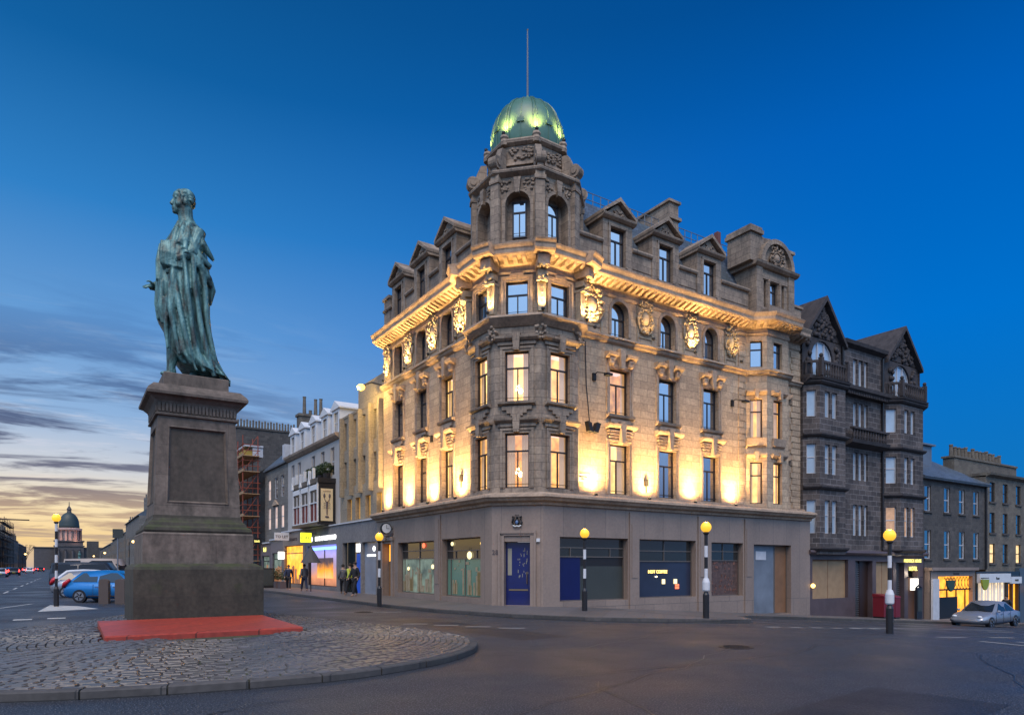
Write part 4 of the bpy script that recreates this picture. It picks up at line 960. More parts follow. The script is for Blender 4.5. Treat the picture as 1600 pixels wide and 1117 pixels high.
for x, y in O3:
    dx_, dy_ = x-CX_, y-CY_; dm.lathe(CX_+dx_*1.02, CY_+dy_*1.02, [(.17, 19.35), (.19, 19.5), (.15, 19.62), (.19, 19.68), (.16, 19.78), (.05, 19.84)], 8)
dm.build('turret_drum', 'attic', cbd)
for i in (1, 2, 3): 
    f = FS[i]; m_ = f.L/2
    if i == 1: continue
    window(cbd, f, m_-.30, m_+.30, 15.35, 16.85, rec=.38, tr=.7)
# --- dome
do = MB(); do.smooth = True
prof = [(1.50, 19.5), (1.58, 19.75), (1.60, 20.3)]+[(1.60*math.cos(t*PI/2/9)**.9, 20.3+1.82*math.sin(t*PI/2/9)) for t in range(1, 9)]+[(.16, 22.14)]
do.lathe(CX_, CY_, prof, 48, PI/8)
dome = do.build('dome', 'copper', cbd)
rb = MB()
for i in range(16):
    a = PI/8+i*PI/8; 
    for off in ((0,) if i % 2 else (-.045, .045)):
        rb.tube([(CX_+(r+.015)*math.cos(a+off), CY_+(r+.015)*math.sin(a+off), z) for r, z in prof], .035 if not i % 2 else .018, 5)
rb.lathe(CX_, CY_, [(.22, 22.04), (.34, 22.12), (.30, 22.2), (.22, 22.24), (.14, 22.32), (.05, 22.5)], 16)
for i in range(8):                                      # little louvred vents
    a = i*PI/4; f = Fr((CX_+1.60*math.cos(a), CY_+1.60*math.sin(a)), (-math.sin(a), math.cos(a)), (math.cos(a), math.sin(a)))
    rb.box(f, -.16, .16, -.1, .05, 20.35, 20.5)
rb.build('ribs', 'copper', dome)
fp = MB(); fp.tube([(CX_, CY_, 22.3), (CX_, CY_, 25.4)], [.05, .028], 8); fp.lathe(CX_, CY_, [(.03, 25.38), (.05, 25.43), (.0, 25.48)], 8); fp.build('flagpole', 'lead', cbd)
# ================================================================ lamps on the building
WARM = (1, .61, .22)
def uplight(fr, s_, n_, z, tgt, power, spot, label, name='wall_uplight', grp=None, blend=1., size=.12, col=None):
    p = fr.P(s_, n_, z); o = thing(name, p, label, 'floodlight', grp)
    m_ = MB(); m_.lathe(p[0], p[1], [(.05, z-.02), (.075, z+.02), (.075, z+.09), (.06, z+.10)], 10); h = m_.build('housing', 'iron', o)
    m_ = MB(); m_.lathe(p[0], p[1], [(.055, z+.102), (.01, z+.106)], 10); m_.build('lens', 'uplamp', o)
    t = fr.P(*tgt); q = fr.P(s_, n_, z+.14)
    lamp('SPOT', q, (t[0]-q[0], t[1]-q[1], t[2]-q[2]), power, col or WARM, o, size*2.4 if spot > 160 else size, spot, blend)
    if spot > 160: lamp('SPOT', q, (t[0]-q[0], t[1]-q[1], t[2]-q[2]), 1200, WARM, o, .2, 96, 1.)
nmR = ['left of the first right-hand window', 'between the first and second right-hand windows', 'between the second and third right-hand windows', 'beside the bay at the right-hand end']
for k, s_ in enumerate((18.95, 22.12, 25.14, 28.1)): uplight(RW, s_, .36, 4.74, (s_, .30, 9.5), 800, 172, 'small ledge uplight above the shopfronts, '+nmR[k], grp='ledge uplights')
nmL = ['at the far left end of the building', 'between the two leftmost windows', 'between the second and third left-hand windows', 'just left of the turret']
for k, s_ in enumerate((-35.3, -32.5, -29.7, -26.9)): uplight(LW, s_, .36, 4.74, (s_, .30, 9.5), 800, 172, 'small ledge uplight above the shopfronts, '+nmL[k], grp='ledge uplights')
cr_ = [(RW, 18.9, 520, 'under the large lit wreath right of the turret'), (RW, 25.15, 520, 'under the lit shield between the second and third arched windows'), (LW, -35.3, 430, 'under the leftmost carved shield'), (LW, -32.5, 520, 'under the second carved shield from the left'), (LW, -29.7, 520, 'under the third carved shield from the left'), (LW, -26.9, 520, 'under the carved shield left of the turret')]
for f, s_, pw, nm in cr_: uplight(f, s_, .34, 11.93, (s_, .12, 14), pw, 95, 'small cornice uplight '+nm, grp='cornice uplights')
for f, s_, nm in ((RW, 22.1, 'between the first and second arched windows'), (RW, 28.2, 'at the right end of the string course')): uplight(f, s_, .62, 11.93, (s_, .62, 14), 130, 125, 'small cornice uplight '+nm, grp='cornice uplights')
for i, f in dirs.items():
    uplight(f, 0, .44, 11.95, (0, .26, 14), 330, 115, 'small turret uplight at the foot of the '+['', 'leftmost', 'second', 'third', 'rightmost'][i]+' tapered column', grp='turret uplights')
for i in (1, 2, 3, 4):
    x, y = O3[i]; d0 = ((x-CX_)/1.753, (y-CY_)/1.753); f = Fr((x, y), (-d0[1], d0[0]), d0)
    uplight(f, 0, .10, 19.84, (0, -.35, 21.5), 300, 110, 'small dome uplight on the '+['', 'leftmost', 'second', 'third', 'rightmost'][i]+' finial below the green dome', grp='dome uplights', col=(1, .62, .16))
# ================================================================ bronze statue
MT['bronze'] = None
m, t, b = newmat('weathered_bronze'); tn = t.nodes; l = t.links.new
g_ = tn.new('ShaderNodeNewGeometry'); mp_ = tn.new('ShaderNodeMapping'); mp_.inputs['Scale'].default_value = (3.2, 3.2, .7); l(g_.outputs['Position'], mp_.inputs[0])
a_ = tn.new('ShaderNodeTexNoise'); a_.inputs['Scale'].default_value = 1.7; a_.inputs['Detail'].default_value = 8; a_.inputs['Roughness'].default_value = .65; l(mp_.outputs[0], a_.inputs[0])
r_ = tn.new('ShaderNodeValToRGB'); l(a_.outputs[0], r_.inputs[0]); e_ = r_.color_ramp.elements
e_[0].position = .38; e_[0].color = (.035, .045, .038, 1); e_[1].position = .60; e_[1].color = (.13, .27, .255, 1); x_ = r_.color_ramp.elements.new(.5); x_.color = (.075, .165, .155, 1); x_ = r_.color_ramp.elements.new(.72); x_.color = (.25, .42, .39, 1)
l(r_.outputs[0], b.inputs['Base Color']); b.inputs['Roughness'].default_value = .5; b.inputs['Metallic'].default_value = .15
n_ = tn.new('ShaderNodeTexNoise'); n_.inputs['Scale'].default_value = 14; n_.inputs['Detail'].default_value = 5; l(g_.outputs['Position'], n_.inputs[0])
bp_ = tn.new('ShaderNodeBump'); bp_.inputs['Strength'].default_value = .35; bp_.inputs['Distance'].default_value = .04; l(n_.outputs[0], bp_.inputs['Height']); l(bp_.outputs[0], b.inputs['Normal'])
MT['bronze'] = m
statue = thing('statue', (3.13, 22.5, 7.28), 'weathered green bronze statue of a robed man in profile, standing on the tall pedestal', 'statue')
K = .00574; KX = .00524
def SP(x, y, d=0.): return (3.13-(340.7-x)*KX, 22.5+d, 7.28+(1062-y)*K)     # sculptor's side view: x forward/back, y height, d across
def SQ(x, y, d=0.):
    a, b, c = SP(x+26*d, y, d); return (a, b, c+(c-1.7)*.0408*d)
def remesh(o, v, sm=4, f=.55):
    q = o.modifiers.new('join', 'REMESH'); q.mode = 'VOXEL'; q.voxel_size = v; q.use_smooth_shade = True
    q = o.modifiers.new('soft', 'SMOOTH'); q.factor = f; q.iterations = sm
    return o
def ell(mb, x, y, d, rx, ry, rd, lon=16, lat=12): mb.ball((SQ if d < -.25 else SP)(x, y, d), (rx*KX, rd, ry*K), lon, lat)
# --- the man himself
bd = MB()
ell(bd, 302, 112, 0, 50, 54, .25); ell(bd, 287, 140, 0, 47, 50, .21)              # skull, face
ell(bd, 262, 168, 0, 26, 26, .13); ell(bd, 250, 186, 0, 15, 10, .08)               # jaw, chin
bd.tube([SP(246, 116), SP(236, 134), SP(227, 150)], [.04, .045, .045], 8); ell(bd, 262, 100, 0, 24, 26, .17)            # nose
ell(bd, 233, 150, 0, 7, 5, .06)
bd.tube([SP(252, 108, -.10), SP(243, 104, 0), SP(252, 108, .10)], .04, 8)           # brow
for sg in (-1, 1):
    ell(bd, 252, 118, sg*.11, 9, 6, .045); ell(bd, 268, 150, sg*.13, 20, 18, .08)      # eyes, cheeks
    ell(bd, 296, 138, sg*.235, 12, 20, .035); bd.tube([SP(292, 122, sg*.25), SP(303, 128, sg*.27), SP(300, 150, sg*.25)], .03, 6)   # ears
ell(bd, 239, 165, 0, 8, 3.5, .08); ell(bd, 241, 174, 0, 8, 4, .075)                   # lips
bd.tube([SP(300, 160), SP(305, 205), SP(318, 262)], [.22, .21, .30], 12)
ell(bd, 318, 300, 0, 74, 72, .42); ell(bd, 300, 400, 0, 85, 110, .44); ell(bd, 300, 540, 0, 85, 120, .50)
bd.tube([SP(300, 600, -.2), SP(255, 790, -.22), SP(237, 915, -.22), SP(225, 1000, -.22), SP(222, 1040, -.22)], [.38, .27, .20, .125, .125], 12)
ell(bd, 242, 925, -.22, 24, 62, .17); ell(bd, 210, 1046, -.22, 42, 15, .13); ell(bd, 232, 1030, -.22, 20, 24, .12)
bd.tube([SP(310, 600, .2), SP(370, 800, .25), SP(372, 960, .25), SP(352, 1040, .25)], [.38, .27, .19, .13], 12)
ell(bd, 312, 1045, .2, 50, 15, .14)
bd.tube([SQ(372, 262, -.42), SQ(338, 385, -.60), SQ(268, 430, -.55), SQ(236, 470, -.42)], [.22, .19, .15, .11], 12)   # near arm
bd.tube([SP(330, 262, .32), SP(262, 420, .36), SP(200, 550, .3), SP(130, 590, .2)], [.22, .18, .14, .10], 12)         # far arm
for i, (dy, ln) in enumerate(((0, 36), (9, 42), (18, 40), (26, 32))):                 # fingers of the outstretched hand
    bd.tube([SP(132, 580+dy*.5, .26-.055*i), SP(132-ln*.55, 582+dy*.6, .25-.055*i), SP(130-ln, 594+dy*.6, .23-.05*i)], [.042, .036, .026], 7)
ell(bd, 135, 588, .18, 22, 13, .13); bd.tube([SP(145, 582, .06), SP(120, 572, .02), SP(104, 576, .03)], [.04, .035, .025], 7)
ell(bd, 236, 488, -.42, 24, 22, .10)
for i in range(4): bd.tube([SQ(252-14*i, 492, -.50), SQ(250-14*i, 512, -.48), SQ(252-13*i, 520, -.40)], [.04, .038, .03], 7)
bd.tube([SQ(255, 480, -.48), SQ(232, 474, -.54), SQ(215, 478, -.52)], [.042, .038, .028], 7)
body = remesh(bd.build('body', 'bronze', statue), .022, 3, .5)
hr = MB(); r5 = random.Random(5)
ell(hr, 308, 98, 0, 50, 44, .265); ell(hr, 276, 84, 0, 26, 20, .20)
for i in range(120):
    a = r5.uniform(-.55, PI*1.02); e = r5.uniform(-1.2, 1.2)
    x, y, d = 305+47*math.cos(a)*math.cos(e), 112-51*math.sin(a)*math.cos(e)*1.0, .27*math.sin(e)
    if x < 268 and y > 90: continue
    if x < 300 and y > 112: continue
    if y > 150: continue
    ell(hr, x, y, d*.93, 10, 8, .055, 6, 5)
for sg in (-1, 1): ell(hr, 284, 128, sg*.22, 10, 24, .045)
remesh(hr.build('hair', 'bronze', statue), .022, 2, .4)
# --- the robe: a draped shell with folds, trains and sleeves
rb_ = MB(); NS = 120
rings = [(276, 238, 350, 222, .26), (248, 266, 384, 250, .38), (226, 300, 398, 290, .42), (200, 345, 408, 335, .46), (172, 400, 420, 390, .52), (156, 455, 428, 448, .58), (152, 520, 438, 512, .62),
         (150, 590, 446, 575, .70), (152, 650, 432, 640, .68), (152, 710, 432, 700, .68), (158, 762, 438, 765, .68), (188, 805, 445, 825, .70), (200, 860, 460, 885, .74), (206, 912, 482, 955, .80), (240, 950, 512, 1015, .86), (272, 985, 545, 1058, .92)]
sub = []
for (a, b2), c in zip(zip(rings, rings[1:]), range(99)):
    for k in range(4): sub.append(tuple(p+(q-p)*k/4 for p, q in zip(a, b2)))
sub.append(rings[-1]); k0 = len(rb_.v)
for j, (xl, yl, xr, yr, hd) in enumerate(sub):
    tt = j/(len(sub)-1)
    for i in range(NS):
        a = 2*PI*i/NS; c, s_ = math.cos(a), math.sin(a)
        u = (1+c)/2                                      # 0 at the front, 1 behind
        amp = .022+.085*tt
        fold = 1+amp*(math.sin(9*a+3.2*tt+1.3*math.sin(3*a))+.55*math.sin(17*a-5*tt+2*math.sin(2*a)))*min(1, abs(s_)*1.6+.25)
        x = (xl+xr)/2+(xr-xl)/2*c*(1+(fold-1)*.35); y = yl+(yr-yl)*u
        rb_.v.append(SP(x, y, s_*hd*fold))
for j in range(len(sub)-1):
    for i in range(NS): rb_.face([k0+j*NS+i, k0+j*NS+(i+1) % NS, k0+(j+1)*NS+(i+1) % NS, k0+(j+1)*NS+i])
rb_.face([k0+i for i in range(NS)]); rb_.face([k0+(len(sub)-1)*NS+i for i in range(NS)][::-1])
def fold(pts, r): rb_.tube([SQ(*p) for p in pts], r, 8)
# long ridges of cloth on the near side
fold([(330, 300, -.56), (345, 420, -.70), (352, 560, -.74), (380, 740, -.76), (415, 900, -.80), (455, 1020, -.80)], [.05, .075, .08, .08, .085, .07])
fold([(352, 300, -.52), (380, 420, -.66), (405, 560, -.62), (415, 740, -.62), (450, 900, -.62), (500, 1040, -.62)], [.06, .09, .09, .08, .08, .07])
fold([(300, 420, -.66), (312, 560, -.76), (330, 700, -.78), (350, 850, -.80), (400, 1000, -.84)], [.05, .075, .08, .075, .06])
fold([(255, 540, -.60), (270, 660, -.70), (300, 800, -.74), (330, 920, -.78), (362, 1000, -.80)], [.05, .08, .08, .07, .05])
fold([(222, 560, -.52), (228, 700, -.60), (250, 820, -.62), (275, 930, -.66)], [.06, .08, .07, .05])
fold([(186, 560, -.40), (182, 700, -.42), (188, 780, -.40)], [.07, .085, .05]); fold([(164, 560, -.15), (160, 680, -.15), (166, 765, -.15)], [.07, .085, .05])
fold([(205, 640, -.5), (206, 780, -.5), (215, 905, -.45)], [.05, .06, .05])
# shoulder cape and the heavy sleeve behind the near arm
ell(rb_, 356, 300, -.36, 44, 52, .24); ell(rb_, 352, 352, -.44, 42, 58, .24); ell(rb_, 345, 300, .2, 44, 56, .24)
fold([(350, 250, -.42), (395, 330, -.56), (452, 398, -.50)], [.12, .13, .05]); fold([(335, 330, -.60), (385, 400, -.66), (430, 436, -.56), (425, 450, -.5)], [.08, .10, .09, .04])
fold([(330, 385, -.66), (378, 440, -.68), (425, 500, -.58), (448, 560, -.42), (432, 640, -.34)], [.10, .11, .10, .09, .05])
fold([(320, 262, -.4), (300, 330, -.62), (310, 395, -.70)], [.10, .12, .10]); fold([(345, 250, -.3), (335, 320, -.62), (352, 372, -.72)], [.08, .09, .07])
# gathered cloth held in front by the near hand
for i, x in enumerate((176, 196, 216, 238, 262, 286)):
    fold([(x+12, 352-5*i, -.44-.03*i), (x+8, 410, -.50-.03*i), (x+12, 470+4*(i % 2), -.48-.03*i), (x+20, 492, -.42)], [.05, .075, .07, .04])
ell(rb_, 240, 415, -.40, 56, 68, .14); ell(rb_, 288, 378, -.58, 20, 12, .10)
fold([(178, 372, -.1), (166, 460, -.2), (166, 560, -.25)], [.06, .08, .07])
# sleeve over the outstretched hand
fold([(200, 540, .3), (160, 600, .26), (118, 606, .22)], [.14, .12, .07]); fold([(165, 610, .2), (158, 700, .15)], [.10, .07])
# open collar
fold([(270, 232, -.16), (256, 290, -.40), (244, 345, -.50)], [.06, .075, .06]); fold([(300, 226, -.28), (286, 290, -.54), (270, 350, -.62)], [.06, .08, .07]); fold([(325, 228, -.34), (318, 300, -.62), (300, 372, -.70)], [.06, .09, .08]); fold([(268, 232, .16), (232, 300, .3)], [.05, .05])
robe = remesh(rb_.build('robe', 'bronze', statue), .026, 2, .45)
tr_ = MB(); tr_.box(WF, *sorted((SP(398, 0)[0], SP(530, 0)[0])), 22.0, 22.9, 7.27, 7.27+.11); tr_.box(WF, *sorted((SP(190, 0)[0], SP(400, 0)[0])), 22.0, 22.9, 7.27, 7.27+.045)
tr_.build('bronze_base', 'bronze', statue)
# ================================================================ the rest of the streets
def bldg(name, fr, s, label, z=0., cat='building', grp=None):
    p = fr.P(s, 0, z); return thing(name, p, label, cat, grp)
def shell(root, fr, s0, s1, zl, z1, dep, mat, ops, rec=.2, name='wall', n=0.):
    m = MB(); wall(m, fr, s0, s1, zl, z1, ops, rec, n)
    lo = min(zl(s0), zl(s1)) if callable(zl) else zl
    for e in (s0, s1): m.poly([fr.P(e, n, lo), fr.P(e, n, z1), fr.P(e, n-dep, z1), fr.P(e, n-dep, lo)])
    m.poly([fr.P(s0, n-dep, lo), fr.P(s1, n-dep, lo), fr.P(s1, n-dep, z1), fr.P(s0, n-dep, z1)]); m.poly([fr.P(s0, n-.01, z1), fr.P(s1, n-.01, z1), fr.P(s1, n-dep, z1), fr.P(s0, n-dep, z1)])
    return m.build(name, mat, root)
def sash(root, fr, a, b, c, d, rec=.16, fm='dirtywhite', pane='glass', n=0., sill=None, tr=.5, ft=.05, blind=None):
    w = window(root, fr, a, b, c, d, rec=rec, style='sash', fm=fm, tr=tr, ft=ft, n=n, pane=pane)
    if sill:
        m = MB(); m.box(fr, a-.12, b+.12, n, n+.09, c-.12, c); m.build('sill', sill, w)
    return w
def pots(m, fr, a, b, k, n, z, h=.55, r=.11):
    for i in range(k):
        x, y, _ = fr.P(a+(b-a)*(i+.5)/k, n, 0); hh = h*rnd.choice((1, 1, 1, .8, 1.15)); m.lathe(x, y, [(r, z), (r*.8, z+hh*.85), (r, z+hh*.9), (r*.9, z+hh)], 8)
MT['blindglass'] = plain('blind_behind_glass', (.34, .44, .54), .12, ior=1.9, var=.25, vs=2.)
LP = Fr((15., 0), (0, -1), (-1, 0))
# --- panelled stone block over the bank
B = bldg('office_building', LP, -40, 'pale stone office block with upright fins and slit windows above the bank')
cols = [-42.9, -41.2, -39.6, -37.85]; ops = []
for s_ in cols: ops += [(s_-.02, s_+.42, 9.2, 10.95), (s_-.02, s_+.42, 6.75, 8.45)]
for a in (-42.4, -40.9, -39.2, -37.4): ops.append((a, a+.85, 4.65, 6.0))
shell(B, LP, -43.65, -36.05, 3.2, 11.3, 9, 'concrete_fins', ops, .3)
m = MB(); m.box(LP, -40.3, -36.05, -6, .02, 11.28, 12.75); m.box(LP, -43.65, -40.3, -6, .04, 11.28, 11.42); m.build('parapet', 'concrete_fins', B)
for k, s_ in enumerate(cols+[-36.35]):
    m = MB(); m.prism(Fr(LP.P(s_-.14, 0, 0)[:2], LP.ds, LP.dn), [(-.07, 6.2), (.09, 6.2), (.09, 11.3), (-.07, 11.3)], 0, .28); m.build('fin', 'concrete_fins', B)
for s_ in cols:
    for z0, z1 in ((9.2, 10.95), (6.75, 8.45)): window(B, LP, s_-.02, s_+.42, z0, z1, rec=.25, style='one')
for a in (-42.4, -40.9, -39.2, -37.4):
    m = MB(); m.poly([LP.P(a, -.28, 4.65), LP.P(a+.85, -.28, 4.65), LP.P(a+.85, -.28, 6.0), LP.P(a, -.28, 6.0)]); m.build('lit_strip_window', glow_mat('amber_office', lin((205, 150, 50)), .55, .5, 3.), B)
m = MB(); pots(m, LP, -38.6, -36.2, 3, -2.2, 12.75, 1.3, .16); m.build('chimney_pots', 'brown', B)
# bank front
K_ = bldg('bank_branch', LP, -43, 'grey stone bank front with white lit lettering and a blue-topped display window', cat='bank')
FR_ = Fr((14.6, 0), (0, -1), (-1, 0))
shell(K_, FR_, -50.25, -36.15, -.1, 4.4, .3, masonry('bank_panels', (.22, .20, .19), (.18, .165, .16), (.10, .09, .09), bw=1.25, bh=9, ms=.01, stain=.3, stainc=(.10, .09, .09), bump=.1), [(-49.8, -43.3, .35, 3.2), (-42.1, -38.95, .1, 3.2), (-38.7, -36.5, .1, 3.15)], .28, 'fascia_wall')
m = MB(); m.box(FR_, -50.3, -36.15, -.3, .08, 4.4, 4.48); m.build('coping', 'dirtywhite', K_)
text('BANK OF SCOTLAND', FR_, -45.55, 3.50, .02, .34, 'sign_white', K_, sx=1.0, name='fascia_lettering', ext=.02)
m = MB(); m.smooth = True; m.tube([FR_.P(-48.55+.14*math.cos(a), .04, 3.66+.14*math.sin(a)) for a in [i*PI/6 for i in range(12)]], .035, 5); m.ball((-48.55, .04, 3.66), .06, 6, 5, FR_); m.build('emblem', 'sign_white', K_)
def bandmat(name, stops, s):
    """display screen/interior: vertical bands of colour between two heights"""
    m, t, b = newmat(name); tn = t.nodes; g = tn.new('ShaderNodeNewGeometry'); sp = tn.new('ShaderNodeSeparateXYZ'); t.links.new(g.outputs['Position'], sp.inputs[0])
    no = tn.new('ShaderNodeTexNoise'); no.inputs['Scale'].default_value = 1.3; no.inputs['Detail'].default_value = 4; t.links.new(g.outputs['Position'], no.inputs[0])
    ma = tn.new('ShaderNodeMath'); ma.operation = 'MULTIPLY_ADD'; t.links.new(no.outputs[0], ma.inputs[0]); ma.inputs[1].default_value = 1.1; t.links.new(sp.outputs[2], ma.inputs[2])
    mr = tn.new('ShaderNodeMapRange'); t.links.new(ma.outputs[0], mr.inputs[0]); mr.inputs[1].default_value = .8; mr.inputs[2].default_value = 3.8
    r = tn.new('ShaderNodeValToRGB'); t.links.new(mr.outputs[0], r.inputs[0])
    while len(r.color_ramp.elements) < len(stops): r.color_ramp.elements.new(.5)
    for e, (p, c) in zip(r.color_ramp.elements, stops): e.position = p; e.color = (*lin(c), 1)
    t.links.new(r.outputs[0], b.inputs['Emission Color']); b.inputs['Emission Strength'].default_value = s; t.links.new(r.outputs[0], b.inputs['Base Color']); b.inputs['Base Color'].default_value = (.1, .1, .1, 1)
    return m
m = MB(); m.poly([FR_.P(-49.8, -.24, .35), FR_.P(-43.3, -.24, .35), FR_.P(-43.3, -.24, 3.2), FR_.P(-49.8, -.24, 3.2)]); dw = m.build('display_window', bandmat('bank_display', [(0, (150, 95, 70)), (.25, (215, 140, 95)), (.5, (150, 130, 150)), (.75, (165, 150, 195)), (1, (130, 130, 200))], .62), K_)
m = MB(); m.box(FR_, -49.8, -43.3, -.22, -.14, 2.88, 3.05); m.build('light_strip', glow_mat('blue_strip', (.12, .3, 1), 2.6), dw)
m = MB(); m.box(FR_, -49.85, -49.75, -.26, -.1, .35, 3.2); m.box(FR_, -43.4, -43.28, -.26, -.1, .35, 3.2); m.box(FR_, -46.4, -46.33, -.23, -.18, .35, 2.88); m.box(FR_, -49.8, -43.3, -.23, -.1, .33, .40); m.build('frame', 'iron', dw)
m = MB(); m.box(FR_, -48.0, -44.6, -.22, -.18, .9, 2.3); m.build('poster_screen', bandmat('poster', [(0, (230, 190, 140)), (.4, (240, 150, 40)), (.6, (70, 55, 60)), (1, (60, 50, 60))], .7), dw)
m = MB(); m.box(FR_, -42.1, -41.5, -.28, -.2, .1, 3.2); m.box(FR_, -41.2, -41.1, -.28, 0, .1, 3.2); m.box(FR_, -41.1, -40.0, -.28, -.24, .1, 3.2); m.build('entrance', 'shopglass', K_)
m = MB(); m.box(FR_, -40.0, -38.95, -.26, -.16, .1, 2.5); m.build('cash_machine_panel', plain('bank_blue', (.01, .06, .32), .4, emit=(.0, .06, .4), es=.25), K_)
m = MB(); m.box(FR_, -40.0, -38.95, -.26, -.12, 2.6, 3.1); m.build('entrance_lamp', 'sign_white', K_)
m = MB(); m.box(FR_, -38.7, -36.5, -.26, -.18, .1, 3.15); gp = m.build('glass_panel', plain('pale_grey_panel', (.25, .27, .31), .2, var=.3, vs=1), K_)
m = MB(); m.box(FR_, -38.3, -36.7, -.18, -.165, 2.30, 2.42); m.ball((-37.2, -.17, 2.75), (.22, .03, .16), 10, 6, FR_); m.build('panel_lettering', 'sign_white', gp)
# --- white house with dormers and the black and white bay
C3 = bldg('white_townhouse', LP, -50, 'white fronted townhouse with pedimented dormers and a tall twin-potted chimney')
wins = [-55.0, -53.2, -49.6, -47.4, -45.3]
ops = [(s_-.4, s_+.4, 7.9, 9.8) for s_ in wins]
shell(C3, LP, -56.5, -43.7, 4.4, 10.3, 8, plain('white_stucco', (.42, .385, .35), .7, var=.25, vs=.8), ops, .15)
m = MB(); m.sprof(LP, [(-.1, 10.2), (.1, 10.2), (.32, 10.4), (.36, 10.55), (-.1, 10.62)], -56.6, -43.7); m.build('cornice', 'trim', C3)
for s_ in wins: sash(C3, LP, s_-.4, s_+.4, 7.9, 9.8, .12)
m = MB(); m.sprof(LP, [(-.2, 10.55), (-2.6, 12.9), (-6, 13), (-6, 10.5)], -56.5, -43.7); m.build('roof', 'slate', C3)
for k, s_ in enumerate((-55.4, -52.8, -50.0, -47.3, -44.9)):
    m = MB(); wall(m, LP, s_-.75, s_+.75, 10.5, 12.3, [(s_-.42, s_+.42, 10.75, 12.1)], .1, n=-.1)
    for e in (s_-.75, s_+.75): m.poly([LP.P(e, -.1, 10.5), LP.P(e, -.1, 12.3), LP.P(e, -2, 12.3), LP.P(e, -2, 10.5)])
    m.prism(LP, [(s_-.9, 12.3), (s_+.9, 12.3), (s_+.9, 12.4), (s_, 12.9), (s_-.9, 12.4)], -2.2, 0); d = m.build('dormer', 'white', C3)
    f = MB(); f.box(LP, s_-.42, s_+.42, -.2, -.17, 11.4, 11.46); f.box(LP, s_-.03, s_+.03, -.2, -.17, 10.75, 12.1); f.build('glazing_bars', 'white', d)
    p = MB(); p.poly([LP.P(s_-.42, -.2, 10.75), LP.P(s_+.42, -.2, 10.75), LP.P(s_+.42, -.2, 12.1), LP.P(s_-.42, -.2, 12.1)]); p.build('pane', 'glass', d)
m = MB(); m.box(WF, 16.1, 18.6, 57.0, 57.9, 10, 14.4); m.box(WF, 16.0, 18.7, 56.9, 58.0, 14.3, 14.5)
for x, h in ((16.6, 1.5), (17.1, .4), (17.55, 1.4), (18.0, 1.5), (18.4, .4)): m.lathe(x, 57.4, [(.16, 14.5), (.13, 14.5+h*.9), (.16, 14.5+h)], 8)
m.build('chimney', 'tan_stone', C3)
# bay
by = thing('restaurant_bay', (14.4, 47.6, 4.6), 'black and white timber oriel bay with battlement posts and a lobster sign on its side', 'bay window')
b0, b1 = -50.7, -44.6; BFr = Fr((13.8, 0), (0, -1), (-1, 0))
m = MB(); m.box(BFr, b0+.05, b1-.05, -1.2, -.06, 4.65, 7.5); m.box(BFr, b0, b1, -1.2, .05, 4.5, 4.68); m.box(BFr, b0, b1+.02, -1.2, .02, 7.3, 7.62); m.build('bay_body', 'black', by)
for k in range(3):
    a = b0+(b1-b0)*k/3; b = b0+(b1-b0)*(k+1)/3; m = MB()
    for e in (a+.1, b-.22): m.box(BFr, e, e+.10, -.06, .03, 4.68, 7.3)
    m.box(BFr, a+.22, b-.22, -.06, .01, 5.95, 6.03); m.box(BFr, (a+b)/2-.04, (a+b)/2+.04, -.06, -.01, 4.68, 6.7); m.box(BFr, a+.22, b-.22, -.06, .02, 6.85, 7.2)
    m.box(BFr, a+.22, b-.22, -.06, .02, 4.68, 4.76)
    w = m.build('window_frame', 'white', by)
    p = MB(); p.poly([BFr.P(a+.3, -.05, 4.7), BFr.P(b-.3, -.05, 4.7), BFr.P(b-.3, -.05, 5.95), BFr.P(a+.3, -.05, 5.95)]); p.build('red_curtain', plain('red_curtain', (.16, .03, .02), .8, var=.9, vs=9), w)
    p = MB(); p.box(BFr, a+.05, a+.2, -.1, .08, 7.62, 8.25); p.prism(BFr, [(a-.12, 7.3), (a+.36, 7.3), (a+.12, 7.85)], 0, .1); p.build('battlement', 'white', by)
    p = MB(); p.box(BFr, (a+b)/2-.08, (a+b)/2+.08, -.1, .08, 7.62, 8.35); p.build('battlement', 'white', by)
sd = Fr((0, 44.58), (1, 0), (0, -1))
m = MB(); m.box(sd, 13.97, 14.78, .0, .03, 4.75, 6.9); sg_ = m.build('sign_board', plain('cream_board', (.60, .47, .28), .6), by)
m = MB(); m.smooth = True                               # lobster
m.ball((14.38, .05, 5.75), (.07, .03, .32), 8, 6, sd); m.ball((14.38, .05, 5.38), (.05, .03, .28), 8, 6, sd); m.ball((14.38, .05, 5.02), (.14, .03, .07), 8, 5, sd)
for sg in (-1, 1):
    m.tube([sd.P(14.38+sg*.04, .05, 5.98), sd.P(14.38+sg*.13, .05, 6.12), sd.P(14.38+sg*.17, .05, 6.25)], .022, 5); m.ball((14.38+sg*.18, .05, 6.42), (.07, .03, .16), 8, 6, sd)
    for z in (5.6, 5.75, 5.9): m.tube([sd.P(14.38+sg*.05, .05, z), sd.P(14.38+sg*.17, .05, z+.05), sd.P(14.38+sg*.22, .05, z-.06)], .012, 4)
m.build('lobster', 'brown', sg_)
text('CANTINA', sd, 14.38, 6.68, .035, .09, 'brown', sg_, name='sign_lettering', sx=.95)
